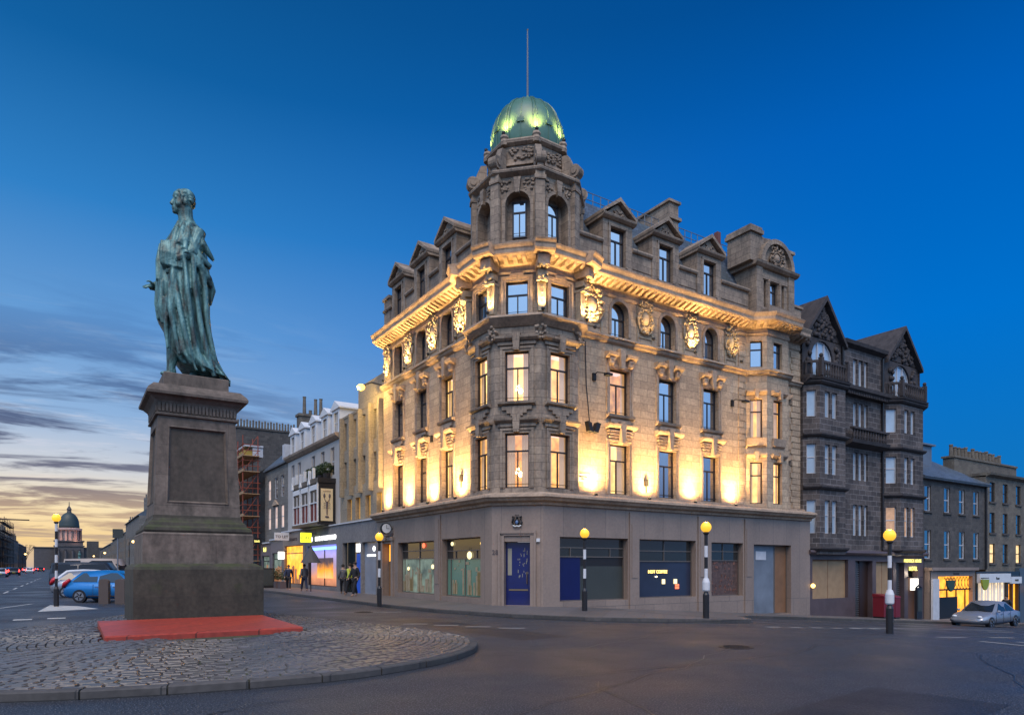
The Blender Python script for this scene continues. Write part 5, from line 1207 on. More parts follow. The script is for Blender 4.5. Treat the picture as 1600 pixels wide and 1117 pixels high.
for k in range(4):
    y = 45.6+k*1.25; o = thing('potted_topiary', (14.7, y, 7.62), ['rightmost', 'second from right', 'third from right', 'leftmost'][k]+' round clipped bush on top of the black and white bay', 'plant', 'clipped bushes on the bay')
    m = MB(); m.lathe(14.7, y, [(.2, 7.62), (.26, 8.05)], 10); m.build('pot', 'black', o)
    m = MB(); r5 = random.Random(k)
    for i in range(420):
        v = Vector((r5.gauss(0, 1), r5.gauss(0, 1), r5.gauss(0, 1))).normalized()*r5.uniform(.3, .43); c = Vector((14.7, y, 8.42))+v; e = Vector((r5.uniform(-1, 1), r5.uniform(-1, 1), r5.uniform(-1, 1))).normalized()*.06; g2 = v.cross(e).normalized()*.05
        m.poly([c-e, c+g2, c+e, c-g2])
    m.build('foliage', plain('clipped_leaves', (.03, .05, .015), .7, var=.6, vs=20), o)
# --- grey townhouse and its shops
D3 = bldg('grey_townhouse', LP, -60, 'grey ashlar townhouse with a slate roof between the scaffolding and the white townhouse')
ops = []
for s_ in (-62.6, -60.3, -58.2): ops += [(s_-.5, s_+.5, 7.6, 9.4), (s_-.5, s_+.5, 5.0, 6.9)]
shell(D3, LP, -64.2, -56.55, 3.9, 10.3, 8, 'grey_ashlar', ops, .15)
for s_ in (-62.6, -60.3, -58.2):
    for c, d, lt in ((7.6, 9.4, s_ < -62), (5.0, 6.9, True)): sash(D3, LP, s_-.5, s_+.5, c, d, .1, pane=None if not lt else glow_mat('warm_pane', lin((215, 185, 170)), .5, .4, 1.2))
m = MB(); m.prism(LP, [(-61.3, 7.0), (-59.3, 7.0), (-60.3, 7.45)], 0, .15); m.build('pediment', 'trim', D3)
m = MB(); m.sprof(LP, [(.2, 10.25), (.2, 10.4), (-2.8, 13.2), (-6, 13.2), (-6, 10.25)], -64.2, -56.55); m.build('roof', 'slate', D3)
m = MB(); m.box(LP, -59.4, -58.7, -1.6, -.3, 10.5, 12.1); m.build('skylight_housing', 'dirtywhite', D3)
gab = thing('gable_chimney', (18, 76, 0), 'wide dark stone chimney wall topped by a long row of clay pots', 'chimney')
m = MB(); m.box(WF, 14.9, 21.2, 76, 77.2, 8, 16.4); m.box(WF, 14.8, 21.3, 75.9, 77.3, 16.4, 16.6); m.build('stack', 'grey_stone', gab)
m = MB(); m.poly([(15, 76, 3), (15, 90, 3), (15, 90, 12.5), (15, 76, 12.5)]); m.box(WF, 15, 22, 76.05, 96, 0, 12.4); m.build('house_body', 'grey_stone', gab)
for k in range(20):
    x = 15.1+k*.31; m = MB(); m.lathe(x, 76.6, [(.12, 16.6), (.09, 17.25+.1*(k % 2)), (.11, 17.35+.1*(k % 2)), (.05, 17.45+.1*(k % 2))], 6); m.build('chimney_pot', 'tan_stone', gab)
shp = [(-64.2, -60.6, 3.75, 'plum grey shopfront with gold script lettering', 'Kohl', 'sign_gold', 'shop_dim', plain('plum_paint', (.12, .11, .13), .4)),
       (-60.55, -56.6, 3.95, 'grey shopfront with a white projecting sign and plants', '', 'sign_gold', 'shop_dim', plain('grey_paint', (.15, .14, .155), .4)),
       (-56.55, -50.3, 4.45, 'stone shopfront with a wide amber lit window', 'THE CLOTHING CO', 'brown', 'orange_room', MT['slab'])]
shopo = []
for s0, s1, zt, lb, tx, tm, inn, pm in shp:
    o = bldg('shopfront', FR_, s0, lb, cat='shop'); shopo.append(o)
    a, b = s0+.5, s1-.35
    if zt > 4.2: b = s1-.6
    shell(o, FR_, s0, s1, -.1, zt, .3, pm, [(a, b, .35, zt-1.1)], .2, 'fascia')
    w = window(o, FR_, a, b, .35, zt-1.1, rec=.18, style='sash', fm='iron', tr=.8, pane=inn if not isinstance(inn, str) else inn, name='shop_window')
    m = MB(); r5 = random.Random(int(zt*10))
    for i in range(14):
        s_ = r5.uniform(a+.2, b-.3); z = .4; m.box(FR_, s_, s_+r5.uniform(.1, .4), -.17, -.12, z, z+r5.uniform(.3, 1.5))
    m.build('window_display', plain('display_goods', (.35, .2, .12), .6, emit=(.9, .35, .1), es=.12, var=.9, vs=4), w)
    m = MB(); m.box(FR_, s0, s1, -.1, .14, zt-.02, zt+.1); m.build('coping', 'dirtywhite', o)
    if tx: text(tx, FR_, (s0+s1)/2-.2, zt-.72, .02, .42 if tm == 'sign_gold' else .22, tm, o, name='fascia_lettering', sx=.95)
def proj_sign(x0, x1, y, z0, z1, mat, label, bracket=True, txt=None, tm='black', th=.06):
    o = thing('projecting_sign', ((x0+x1)/2, y, z0), label, 'sign'); m = MB(); m.box(WF, x0, x1, y-th, y+th, z0, z1); bo = m.build('board', mat, o)
    if bracket: m = MB(); m.tube([(x1, y, z1-.05), (14.62, y, z1-.05)], .03, 5); m.build('bracket', 'iron', o)
    if txt: text(txt, Fr((0, y-th), (1, 0), (0, -1)), (x0+x1)/2, z0+(z1-z0)*.32, .006, (z1-z0)*.36, tm, bo, name='sign_lettering')
    return o
YEL = glow_mat('yellow_sign', lin((235, 240, 40)), .9)
proj_sign(13.5, 14.25, 47.6, 3.4, 4.07, YEL, 'square yellow lit sign projecting beside the amber shop window', txt='OXO', tm='brown')
proj_sign(13.3, 14.4, 54.0, 3.75, 4.35, 'white', 'white rectangular sign projecting from the plum shopfronts', txt='TO LET', tm='brown')
proj_sign(13.6, 14.4, 63.0, 3.7, 4.25, 'black', 'small black sign with gold letters at the far end of the shopfronts', txt='B&B', tm='sign_gold')
o = thing('wall_lantern', (14.2, 55.5, 2.3), 'glowing white box lantern beside the shop plants', 'lamp')
m = MB(); m.box(WF, 14.0, 14.4, 55.3, 55.7, 2.3, 2.9); m.build('glass', 'sign_white', o); m = MB(); m.box(WF, 13.95, 14.6, 55.25, 55.75, 2.9, 2.98); m.build('cap', 'iron', o)
# --- scaffolding
sf = thing('scaffolding', (14.2, 68, 0), 'rusty red tube scaffolding with plank decks in front of the townhouse being repaired', 'scaffolding')
rustm = plain('rusty_tube', (.28, .07, .04), .6, .3, var=.4)
ys = [63.9, 66, 68.2, 70.4, 72.6, 75]
for x in (13.0, 14.3):
    for y in ys:
        m = MB(); m.tube([(x, y, 0), (x, y, 13.2+rnd.uniform(0, .5))], .045, 6); m.build('upright', rustm, sf)
for k, z in enumerate((2.2, 4.2, 6.2, 8.2, 10.2, 11.6)):
    m = MB(); m.box(WF, 13.0, 14.4, 63.6, 75.2, z, z+.06); m.box(WF, 12.95, 13.0, 63.6, 75.2, z, z+.24); m.build('plank_deck', 'ply', sf)
    m = MB()
    for zz_ in (z+.55, z+1.05): m.tube([(13.0, 63.5, zz_), (13.0, 75.2, zz_)], .035, 5); m.tube([(12.9, 63.9, zz_), (14.5, 63.9, zz_)], .035, 5)
    m.tube([(13, 63.9, z), (14.3, 63.9, z+1.9)], .03, 5); m.tube([(13.0, 64+2.2*(k % 3), z), (13.0, 66.2+2.2*(k % 3), z+1.9)], .03, 5)
    m.build('guard_rail', rustm, sf)
m = MB(); m.box(WF, 15.3, 22, 64.4, 75.9, 0, 10.8); m.box(WF, 15.31, 15.32, 64.3, 75.9, 0, 10.8)
hh = m.build('house_under_repair', 'grey_stone', None, (18, 70, 0)); tag(hh, 'shadowed dark townhouse wall behind the scaffolding', 'building')
sh = thing('work_shelter', (14, 66, 11.7), 'white sheeting and yellow boards of the workers shelter on top of the scaffold', 'shelter')
m = MB(); m.box(WF, 13.3, 14.9, 64.5, 69.5, 12.6, 12.75); m.box(WF, 14.0, 14.9, 64.6, 69.4, 11.7, 12.6); m.build('sheet', 'dirtywhite', sh)
m = MB(); m.box(WF, 13.3, 14.0, 64.8, 67, 11.7, 12.3); m.build('board_stack', plain('yellow_boards', (.45, .3, .06), .6), sh)
# --- far houses on the north side, behind the statue
for k, (y0, y1, h, lb) in enumerate(((150, 178, 13, 'dim house row hidden mostly behind the pedestal'), (200, 250, 17.5, 'tall dark townhouse with a chimney seen just left of the pedestal'), (255, 330, 15, 'lower grey townhouse beyond the tall dark one'), (340, 470, 14, 'farthest house row on the north side of the main street'))):
    o = thing('townhouse', (18, (y0+y1)/2, 0), lb, 'building', 'townhouses at the far end of the main street')
    f = Fr((15.2, 0), (0, -1), (-1, 0)); ops = []; n_ = int((y1-y0)/5)
    for i in range(n_):
        for z in (4.6, 8.2): ops.append((-y1+1.5+i*5, -y1+3+i*5, z, z+2.2))
    shell(o, f, -y1, -y0, 0, h-2.5, 12, 'grey_ashlar', ops, .15)
    for a, b, c, d in ops: m = MB(); m.poly([f.P(a, -.14, c), f.P(b, -.14, c), f.P(b, -.14, d), f.P(a, -.14, d)]); m.build('window', 'glass' if rnd.random() > .25 else 'room', o)
    m = MB(); m.sprof(f, [(.4, h-2.5), (.4, h-2.3), (-4, h+.8), (-8, h+.8), (-12, h-2.5)], -y1, -y0); m.build('roof', 'slate', o)
    m = MB(); m.box(WF, 16.5, 21, y0+1, y0+3, h-2, h+2.2); pots(m, Fr((0, y0+2), (1, 0), (0, -1)), 16.7, 20.8, 7, 0, h+2.2, 1., .2); m.build('chimney', 'grey_ashlar', o)
# --- south side of the main street
SFr = Fr((-21.5, 0), (0, 1), (1, 0))
for k, (y0, y1, h, lb, mt) in enumerate(((255, 300, 19, 'nearest grey townhouse at the left edge of the picture', 'tan_stone'), (302, 352, 15.5, 'townhouse with scaffold poles, second from the left edge', 'grey_ashlar'), (354, 420, 16, 'pale townhouse, third from the left edge', 'grey_ashlar'), (424, 500, 15, 'last townhouse on the left before the bare tree', 'grey_stone'))):
    o = thing('townhouse', (-25, (y0+y1)/2, 0), lb, 'building', 'townhouses at the far end of the main street'); ops = []
    for i in range(int((y1-y0)/6)):
        for z in (1.0, 5.2, 9.): 
            if z+2.5 < h-2: ops.append((y0+2+i*6, y0+4+i*6, z, z+2.5))
    shell(o, SFr, y0, y1, 0, h-2, 12, mt, ops, .2)
    for a, b, c, d in ops: m = MB(); m.poly([SFr.P(a, -.19, c), SFr.P(b, -.19, c), SFr.P(b, -.19, d), SFr.P(a, -.19, d)]); m.build('window', 'room' if c < 2 or rnd.random() < .15 else 'glass', o)
    m = MB(); m.sprof(SFr, [(.3, h-2), (.3, h-1.8), (-4, h+1), (-8, h+1), (-12, h-2)], y0, y1); m.build('roof', 'slate', o)
    m = MB(); m.box(WF, -27, -22.5, y0, y0+2, h-2, h+2.4); pots(m, Fr((0, y0+1), (1, 0), (0, -1)), -26.8, -22.7, 6, 0, h+2.4, 1, .25); m.build('chimney', mt, o)
sf2 = thing('scaffolding', (-20, 330, 0), 'distant scaffold poles against the sunset on the left side of the street', 'scaffolding')
m = MB()
for y in range(300, 352, 8):
    for x in (-20.8, -19.3): m.tube([(x, y, 0), (x, y, 19.5)], .13, 4)
for z in (3, 6, 9, 12, 15, 18): m.tube([(-19.3, 298, z), (-19.3, 352, z)], .13, 4); m.box(WF, -20.8, -19.3, 299, 351, z-.5, z-.35)
m.tube([(-21, 300, 18.5), (-12, 300, 18.5)], .2, 4)
m.build('poles', 'iron', sf2)
# --- domed building closing the street
dm_ = thing('domed_building', (0, 560, 0), 'domed neoclassical building with a lit colonnade at the far end of the street', 'building')
st_ = masonry('far_stone', (.10, .09, .09), (.09, .08, .08), (.07, .06, .06), bw=2, bh=.8, stain=.3)
m = MB(); m.box(WF, -20, 22, 560, 590, 0, 14.6); m.box(WF, -20.5, 22.5, 559.5, 590, 14.6, 15.2); m.box(WF, -8.5, 8.5, 554, 560, 0, 15.5); m.box(WF, -9, 9, 553.5, 560, 15.5, 16.2); m.build('wing', st_, dm_)
for x in (-6, -2, 2, 6): m = MB(); m.lathe(x, 552.5, [(.8, 1), (.7, 13), (1, 13.4)], 10); m.build('column', st_, dm_)
m = MB(); m.box(WF, -8.2, 8.2, 562, 578, 15.2, 19.4); m.box(WF, -9, 9, 561.2, 578.8, 19.2, 19.9); m.build('podium', st_, dm_)
m = MB(); m.lathe(0, 570, [(6.0, 19.4), (6.0, 28)], 24); m.lathe(0, 570, [(7.6, 27.2), (7.9, 28.4), (6.4, 28.8)], 24); m.build('rotunda', plain('rotunda_wall', (.5, .35, .3), .8), dm_)
for i in range(14):
    a = i*2*PI/14+.1; m = MB(); m.lathe(7.2*math.cos(a), 570+7.2*math.sin(a), [(.5, 19.9), (.42, 27.2)], 8); m.build('column', st_, dm_)
m = MB(); m.smooth = True; m.lathe(0, 570, [(6.3, 28.4), (6.2, 30.5)]+[(6.1*math.cos(t*PI/18), 31+9.0*math.sin(t*PI/18)) for t in range(0, 9)], 32); m.build('dome', plain('dark_copper', (.035, .05, .048), .5, var=.3, vs=.3), dm_)
m = MB(); m.lathe(0, 570, [(1.5, 39.6), (1.2, 41.5), (1.6, 41.8), (1., 43.2), (.3, 44.4), (.15, 47.5)], 10); m.build('lantern', st_, dm_)
for a in (-2.2, -1.2, -.5): lamp('POINT', (10.5*math.cos(a), 570+10.5*math.sin(a), 20.5), None, 420, (1, .5, .32), dm_, .5)
# --- right-hand side: sooty gabled hotel
EF = Fr((0, 22.6), (1, 0), (0, -1))
H = bldg('gabled_hotel', EF, 40, 'soot-blackened stone hotel with two carved gables and boarded ground floor windows', z=-1.5)
bays = [[(34.0, 22.6), (34.6, 21.98), (37.1, 21.98), (37.7, 22.6)], [(42.1, 22.6), (42.95, 21.9), (45.7, 21.9), (46.4, 22.6)]]
rowz = [(3.55, 5.4), (6.85, 8.5), (10.0, 11.45)]; cen_w = [(38.95, 39.4), (39.55, 40.0), (40.15, 40.55)]
ops = [(a, b, c, d) for a, b in cen_w for c, d in rowz+[(12.5, 14.05)]]
m = MB(); wall(m, EF, 37.7, 42.1, 2.3, 14.75, ops, .22); wall(m, EF, 46.4, 46.75, 2.3, 11.9, [], .2); m.poly([EF.P(46.75, 0, -3), EF.P(46.75, 0, 14.6), EF.P(46.75, -12, 14.6), EF.P(46.75, -12, -3)]); m.poly([EF.P(34, 0, 2), EF.P(34, 0, 15), EF.P(34, -12, 15), EF.P(34, -12, 2)]); m.build('wall', 'dark_sandstone', H)
for a, b in cen_w:
    for c, d in rowz[:2]: sash(H, EF, a, b, c, d, .16, tr=.55, ft=.05, pane='blindglass')
    for c, d in (rowz[2], (12.5, 14.05)): window(H, EF, a, b, c, d, rec=.16, style='one', fm='dirtywhite', pane='blindglass', ft=.05)
m = MB(); m.sprof(EF, [(0, 11.75), (.2, 11.85), (.5, 12.05), (.52, 12.25), (0, 12.3)], 33.9, 46.8); 
for i in range(24): m.box(EF, 37.8+i*.18, 37.9+i*.18, 0, .4, 11.78, 11.95)
m.sprof(EF, [(0, 14.6), (.3, 14.75), (.35, 14.95), (-1, 15.1)], 37.7, 42.3); m.build('cornice', 'dark_trim', H)
m = MB()
for i in range(13): m.lathe(*EF.P(38.3+i*.29, .42, 0)[:2], [(.05, 9.15), (.09, 9.35), (.05, 9.6), (.08, 9.75)], 6)
m.box(EF, 38.1, 42.0, .3, .54, 9.75, 9.87); m.sprof(EF, [(0, 8.75), (.5, 8.95), (.56, 9.15), (0, 9.15)], 38.0, 42.1); m.build('balcony', 'dark_trim', H)
for bi, P_ in enumerate(bays):
    fs = [frseg(P_[i], P_[i+1]) for i in range(3)]
    m = MB()
    for j, f in enumerate(fs):
        if j == 0: oo = [(f.L*.22, f.L*.78, c, d) for c, d in rowz]
        elif j == 1: oo = [(f.L*.5+x, f.L*.5+x+.5, c, d) for c, d in rowz for x in ((-.75, -.05) if bi == 0 else (-.9, -.15))]
        else: oo = []
        wall(m, f, 0, f.L, 2.4, 12.0, oo, .2)
        for (a, b, c, d) in oo:
            if c < 9: sash(H, f, a, b, c, d, .15, tr=.55, ft=.05, pane='blindglass' if not (bi == 1 and c < 5) else glow_mat('dim_warm_pane', lin((190, 150, 120)), .4, .3))
            else: window(H, f, a, b, c, d, rec=.15, style='one', fm='dirtywhite', pane='blindglass', ft=.05)
    m.build('bay', 'dark_sandstone', H)
    for z in (2.55, 5.95, 8.85, 11.75): m = MB(); m.sweep(P_, [(0, z), (.12, z+.05), (.2, z+.14), (.2, z+.22), (0, z+.26)]); m.build('bay_moulding', 'dark_trim', H)
    m = MB()
    m.sweep(P_, [(0, 12.0), (.25, 12.0), (.3, 12.12), (0, 12.2)])
    m.build('bay_moulding', 'dark_trim', H)
    # gable storey with arched window behind a balustrade
    s0, s1 = (33.95, 37.75) if bi == 0 else (42.4, 46.45); c = (s0+s1)/2; m = MB()
    wall(m, EF, s0, s1, 12.0, 14.65, [(c-1.05, c+1.05, 12.3, 14.5, 'arch')], .22)
    ap = (17.0, 16.95)[bi]
    m.prism(EF, [(s0, 14.6), (s1, 14.6), (c, ap-.25)], -.5, .0)
    for x, y in ((s0-.12, c), (s1+.12, c)): m.prism(EF, [(x, 14.3), (x, 14.55), (c, ap), (c, ap-.28)], -3.2, .32)
    m.poly([EF.P(s0, -.4, 12), EF.P(s0, -8, 12), EF.P(s0, -8, 14.4), EF.P(s0, -.4, 14.4)]); m.poly([EF.P(s1, -.4, 12), EF.P(s1, -8, 12), EF.P(s1, -8, 14.4), EF.P(s1, -.4, 14.4)])
    m.smooth = True
    for i in range(90):
        t = rnd.random(); z = 14.75+t*(ap-15.4); hw = (s1-s0)/2*.8*(1-t); m.ball((c+rnd.uniform(-hw, hw), .02, z), (.13, .12, .14), 6, 4, EF)
    for i in range(16): 
        sg = rnd.choice((-1, 1)); m.ball((c+sg*rnd.uniform(1.1, 1.5), .05, rnd.uniform(12.9, 14.3)), (.14, .12, .16), 6, 4, EF)
    m.smooth = False; m.build('gable', 'dark_trim', H)
    w = window(H, EF, c-1.05, c+1.05, 12.3, 14.5, rec=.16, arch=True, style='one', fm='dirtywhite', ft=.08, pane='blindglass')
    q = MB(); q.box(EF, c-.35, c-.28, -.2, -.1, 12.3, 14.45); q.box(EF, c+.28, c+.35, -.2, -.1, 12.3, 14.45); q.build('mullion', 'dirtywhite', w)
    m = MB(); bp = P_
    m.sweep([(p[0], p[1]-.1) for p in bp], [(-.1, 12.95), (.04, 12.95), (.04, 13.07), (-.1, 13.07)])
    for j in range(3):
        f = fs[j]; k = int(f.L/.24)
        for i in range(k): m.lathe(*f.P((i+.5)*f.L/k, .08, 0)[:2], [(.045, 12.2), (.08, 12.4), (.045, 12.75), (.07, 12.95)], 6)
    for p in P_[1:3]: m.box(WF, p[0]-.11, p[0]+.11, p[1]-.2, p[1]+.02, 12.2, 13.2); m.ball((p[0], p[1]-.09, 13.32), .12, 8, 6)
    m.build('balustrade', 'dark_trim', H)
m = MB(); m.sprof(EF, [(-.1, 15.0), (-3.5, 16.6), (-9, 16.7), (-12, 14.6), (-12, 14.)], 37.7, 42.4); m.build('roof', 'slate', H)
m = MB(); m.box(WF, 35.0, 35.4, 24.5, 24.9, 15.5, 18.2); m.build('chimney', 'dark_trim', H)
for x in (37.75, 42.05): 
    m = MB(); m.tube([EF.P(x, .1, 2.9), EF.P(x, .1, 14.5)], .07, 6); m.build('drainpipe', 'black', H)
# its ground floor
lowE = lambda s: gz(s)-.3
m = MB(); gops = [(34.5, 38.0, -.1, 2.1), (38.75, 40.6, -1.35, 2.05), (41.0, 42.95, -.3, 2.0), (43.3, 44.3, -1.6, 1.95), (44.75, 46.0, -1.7, 1.7)]
wall(m, EF, 34.02, 46.75, lowE, 2.4, gops, .35, n=.25); m.sprof(EF, [(0, 2.38), (.45, 2.38), (.55, 2.5), (.5, 2.62), (0, 2.66)], 33.95, 46.8); m.box(EF, 46.7, 46.75, -.2, .25, -2.2, 2.4); m.build('ground_floor_wall', plain('brown_granite', (.085, .06, .062), .5, var=.35, vs=2, bump=.1), H)
for a, b, c, d in (gops[0], gops[2]):
    m = MB(); m.box(EF, a, b, -.05, .06, c, d); w = m.build('boarded_window', 'ply', H)
    q = MB(); q.box(EF, (a+b)/2-.01, (a+b)/2+.01, .06, .075, c, d); q.box(EF, a, b, .06, .07, d-.02, d); q.build('board_joint', 'oldply', w)
m = MB(); m.box(EF, 39.7, 40.6, -.15, -.05, -1.35, 2.05); m.build('door', plain('dark_door', (.035, .018, .014), .4), H)
for a, b in ((38.75, 39.6), (43.3, 44.2)):
    m = MB(); m.box(EF, a, b, -.2, -.1, -1.5, 2.0)
    for i in range(26): m.box(EF, a, b, -.1, -.02, -1.45+i*.13, -1.39+i*.13)
    m.build('louvre', plain('louvre_grey', (.10, .10, .105), .5), H)
m = MB(); m.box(EF, 44.75, 46.0, -.1, 0, -1.7, 1.0); m.build('door', plain('brown_door', (.12, .055, .03), .5), H)
text('FREDERICK HOUSE', EF, 45.3, 1.98, .27, .22, 'sign_gold', H, sx=.86, name='hotel_lettering'); text('HOTEL', EF, 45.35, 1.45, .27, .28, 'sign_gold', H, sx=.9, name='hotel_lettering')
o = thing('lit_notice_board', (45.3, 22.0, .6), 'white lit notice panel under the hotel lettering', 'sign')
m = MB(); m.box(EF, 44.9, 45.7, .3, .42, .2, .95); m.build('panel', glow_mat('notice_white', (1, .93, .8), 1.1), o); m = MB(); m.box(EF, 44.7, 45.9, .25, .6, 1.0, 1.06); m.build('hood', 'iron', o)
lamp('POINT', (45.3, 21.9, 1.25), None, 25, (1, .8, .6), o, .1)
o = thing('wall_lamp', (34.25, 22.2, .6), 'small amber globe lamp at the left end of the boarded hotel front', 'lamp'); m = MB(); m.smooth = True; m.ball((34.25, 22.15, .65), .12, 10, 8); m.build('globe', glow_mat('amber_globe', (1, .55, .12), 3.5), o); m = MB(); m.tube([(34.25, 22.2, .65), (34.25, 22.36, .65)], .03, 5); m.build('bracket', 'iron', o)
# --- grey tenement with the lit shops
T_ = bldg('grey_tenement', EF, 51, 'dark grey three storey tenement with slate roof above the lit shopfronts', z=-2)
cs = [47.35, 50.0, 52.15, 54.3]; ops = []
for s_ in cs: ops += [(s_, s_+.85, 5.4, 7.1), (s_, s_+.85, 2.25, 4.15)]
shell(T_, EF, 46.78, 56.25, 1.5, 7.6, 10, 'grey_stone', ops, .18)
for s_ in cs: 
    sash(T_, EF, s_, s_+.85, 5.4, 7.1, .12, sill='grey_stone', pane='glass'); sash(T_, EF, s_, s_+.85, 2.25, 4.15, .12, sill='grey_stone', pane='glass')
m = MB(); m.sprof(EF, [(.3, 7.5), (.35, 7.65), (-5, 10.6), (-10, 7.6)], 46.8, 56.4); m.build('roof', 'slate', T_)
m = MB(); m.box(EF, 49.5, 53.0, -5.5, -2.2, 8.8, 10.5); m.box(EF, 49.3, 53.2, -5.6, -2.0, 10.5, 10.62); m.build('roof_box', 'lead', T_)
m = MB(); m.tube([EF.P(56.1, .1, 1.5), EF.P(56.1, .1, 7.5)], .07, 6); m.build('drainpipe', 'black', T_)
SH = bldg('amber_shop', EF, 50.5, 'stone shopfront with amber lit window and arched glazing tracery, right of the hotel', z=-2.2, cat='shop')
lw = lambda s: gz(s)-.3
m = MB(); wall(m, EF, 47.0, 53.4, lw, 1.45, [(48.1, 53.0, -1.8, 1.05)], .3, n=.5); m.box(EF, 46.9, 53.5, 0, .7, 1.45, 1.65); m.box(EF, 47.0, 47.1, 0, .5, -2.5, 1.45); m.build('front', 'slab', SH)
m = MB(); m.poly([EF.P(48.1, .25, -1.8), EF.P(53, .25, -1.8), EF.P(53, .25, 1.05), EF.P(48.1, .25, 1.05)]); w = m.build('lit_window', 'orange_room', SH)
m = MB(); m.box(EF, 48.1, 53, .26, .36, .1, .2)
for i in range(8):
    a = 49.4+i*.45; m.tube([EF.P(a+.4*math.sin(PI*q/6)*.5, .3, .2+.8*q/6) for q in range(7)], .018, 4); m.tube([EF.P(a+.4-.4*math.sin(PI*q/6)*.5, .3, .2+.8*q/6) for q in range(7)], .018, 4)
for x in (49.7, 51.0, 52.3): m.box(EF, x, x+.05, .26, .33, -1.8, .1)
m.box(EF, 48.4, 51.0, .27, .4, -1.8, -.35); m.build('glazing_bars', 'iron', w)
text('BRASSERIE', EF, 50.6, 1.15, .52, .14, 'brown', SH, name='fascia_lettering')
m = MB(); m.box(EF, 47.15, 48.0, .5, .62, -2.1, .9); m.build('white_pilaster', 'dirtywhite', SH)
for x, lb in ((48.9, 'dark green half-round sign hanging over the amber shop'), (53.9, 'yellow-green half-round sign between the two lit shops')):
    o = thing('hanging_sign', EF.P(x, .9, .3), lb, 'sign'); m = MB(); m.prism(EF, [(x-.55, .8), (x+.55, .8), (x+.45, .35), (x+.2, .12), (x, .05), (x-.2, .12), (x-.45, .35)], .85, .95); m.build('board', plain('green_sign', (.03, .06, .04) if x < 50 else (.25, .30, .02), .5), o); m = MB(); m.tube([EF.P(x-.6, .9, .9), EF.P(x+.6, .9, .9)], .03, 5); m.tube([EF.P(x, .9, .9), EF.P(x, .5, .9)], .03, 5); m.build('bracket', 'iron', o)
SW = bldg('white_shop', EF, 57, 'white fascia shop with tall pale lit curtains and an orange end bay', z=-2.2, cat='shop')
m = MB(); wall(m, EF, 53.4, 60.6, lw, 1.35, [(53.7, 58.4, -1.9, .55), (58.6, 60.4, -1.9, .4)], .3, n=.55); m.box(EF, 60.5, 60.6, 0, .55, -3, 1.3); m.build('front', 'black', SW)
m = MB(); m.box(EF, 53.5, 58.5, .55, .75, .55, 1.2); m.box(EF, 58.6, 60.4, .55, .75, .45, .95); fs_ = m.build('fascia', 'white', SW); text('Rose', EF, 56.3, .78, .76, .2, 'greyboard', fs_, name='fascia_lettering'); text('HAYES', EF, 59.5, .62, .76, .16, 'greyboard', fs_, name='fascia_lettering')
m = MB(); m.poly([EF.P(53.7, .3, -1.9), EF.P(58.4, .3, -1.9), EF.P(58.4, .3, .55), EF.P(53.7, .3, .55)]); w = m.build('lit_window', glow_mat('pale_curtains', lin((250, 225, 180)), .9, .5, 3), SW)
m = MB()
for i in range(14): m.box(EF, 53.9+i*.33, 53.98+i*.33+.08*(i % 3), .31, .37, -1.9, .55)
m.build('drape', plain('grey_drape', (.55, .5, .45), .8, emit=(.6, .5, .4), es=.35), w)
m = MB(); m.poly([EF.P(58.6, .3, -1.9), EF.P(60.4, .3, -1.9), EF.P(60.4, .3, .4), EF.P(58.6, .3, .4)]); w = m.build('lit_window', 'orange_room', SW); m = MB(); m.box(EF, 59.35, 59.55, .31, .5, -1.9, .4); m.build('mullion', 'black', w)
# --- tan tenement at the right edge
T2 = bldg('tan_tenement', EF, 62, 'tan stone tenement at the right edge with a row of chimney pots', z=-2.5)
cs = [56.9, 59.1, 61.4, 63.8, 66.2]; ops = []
for s_ in cs: ops += [(s_, s_+.85, 6.5, 7.95), (s_, s_+.85, 4.2, 5.7), (s_, s_+.85, 1.95, 3.4)]
shell(T2, EF, 56.27, 70, -4, 8.4, 10, 'tan_stone', ops, .18)
for s_ in cs:
    for c, d in ((6.5, 7.95), (4.2, 5.7), (1.95, 3.4)): sash(T2, EF, s_, s_+.85, c, d, .12, fm='iron', sill='grey_stone', pane='glass' if c > 2 or s_ == cs[1] else glow_mat('warm_pane', lin((240, 200, 140)), .7, .3))
m = MB(); m.sprof(EF, [(0, 8.3), (.3, 8.45), (.35, 8.6), (-10, 8.7)], 56.27, 70); m.build('cornice', 'tan_stone', T2)
m = MB(); m.box(EF, 56.9, 68, -3.2, -2.4, 8.6, 10.1); m.box(EF, 56.8, 68, -3.3, -2.3, 10.1, 10.25); pots(m, EF, 57, 66, 15, -2.8, 10.25, .8, .16); m.build('chimney', 'tan_stone', T2)
m = MB(); m.box(EF, 61.2, 70, .02, .3, -3, 1.6); m.build('shop_panel', plain('blue_grey_paint', (.06, .085, .11), .5), T2)
o = thing('hanging_sign', EF.P(62.2, .8, -.2), 'small orange lit oval sign at the right edge', 'sign'); m = MB(); m.ball((62.2, .8, .0), (.4, .08, .3), 12, 8, EF); m.build('board', 'orange_room', o); m = MB(); m.tube([EF.P(62.2, .8, .3), EF.P(62.2, .3, .4)], .03, 5); m.build('bracket', 'iron', o)
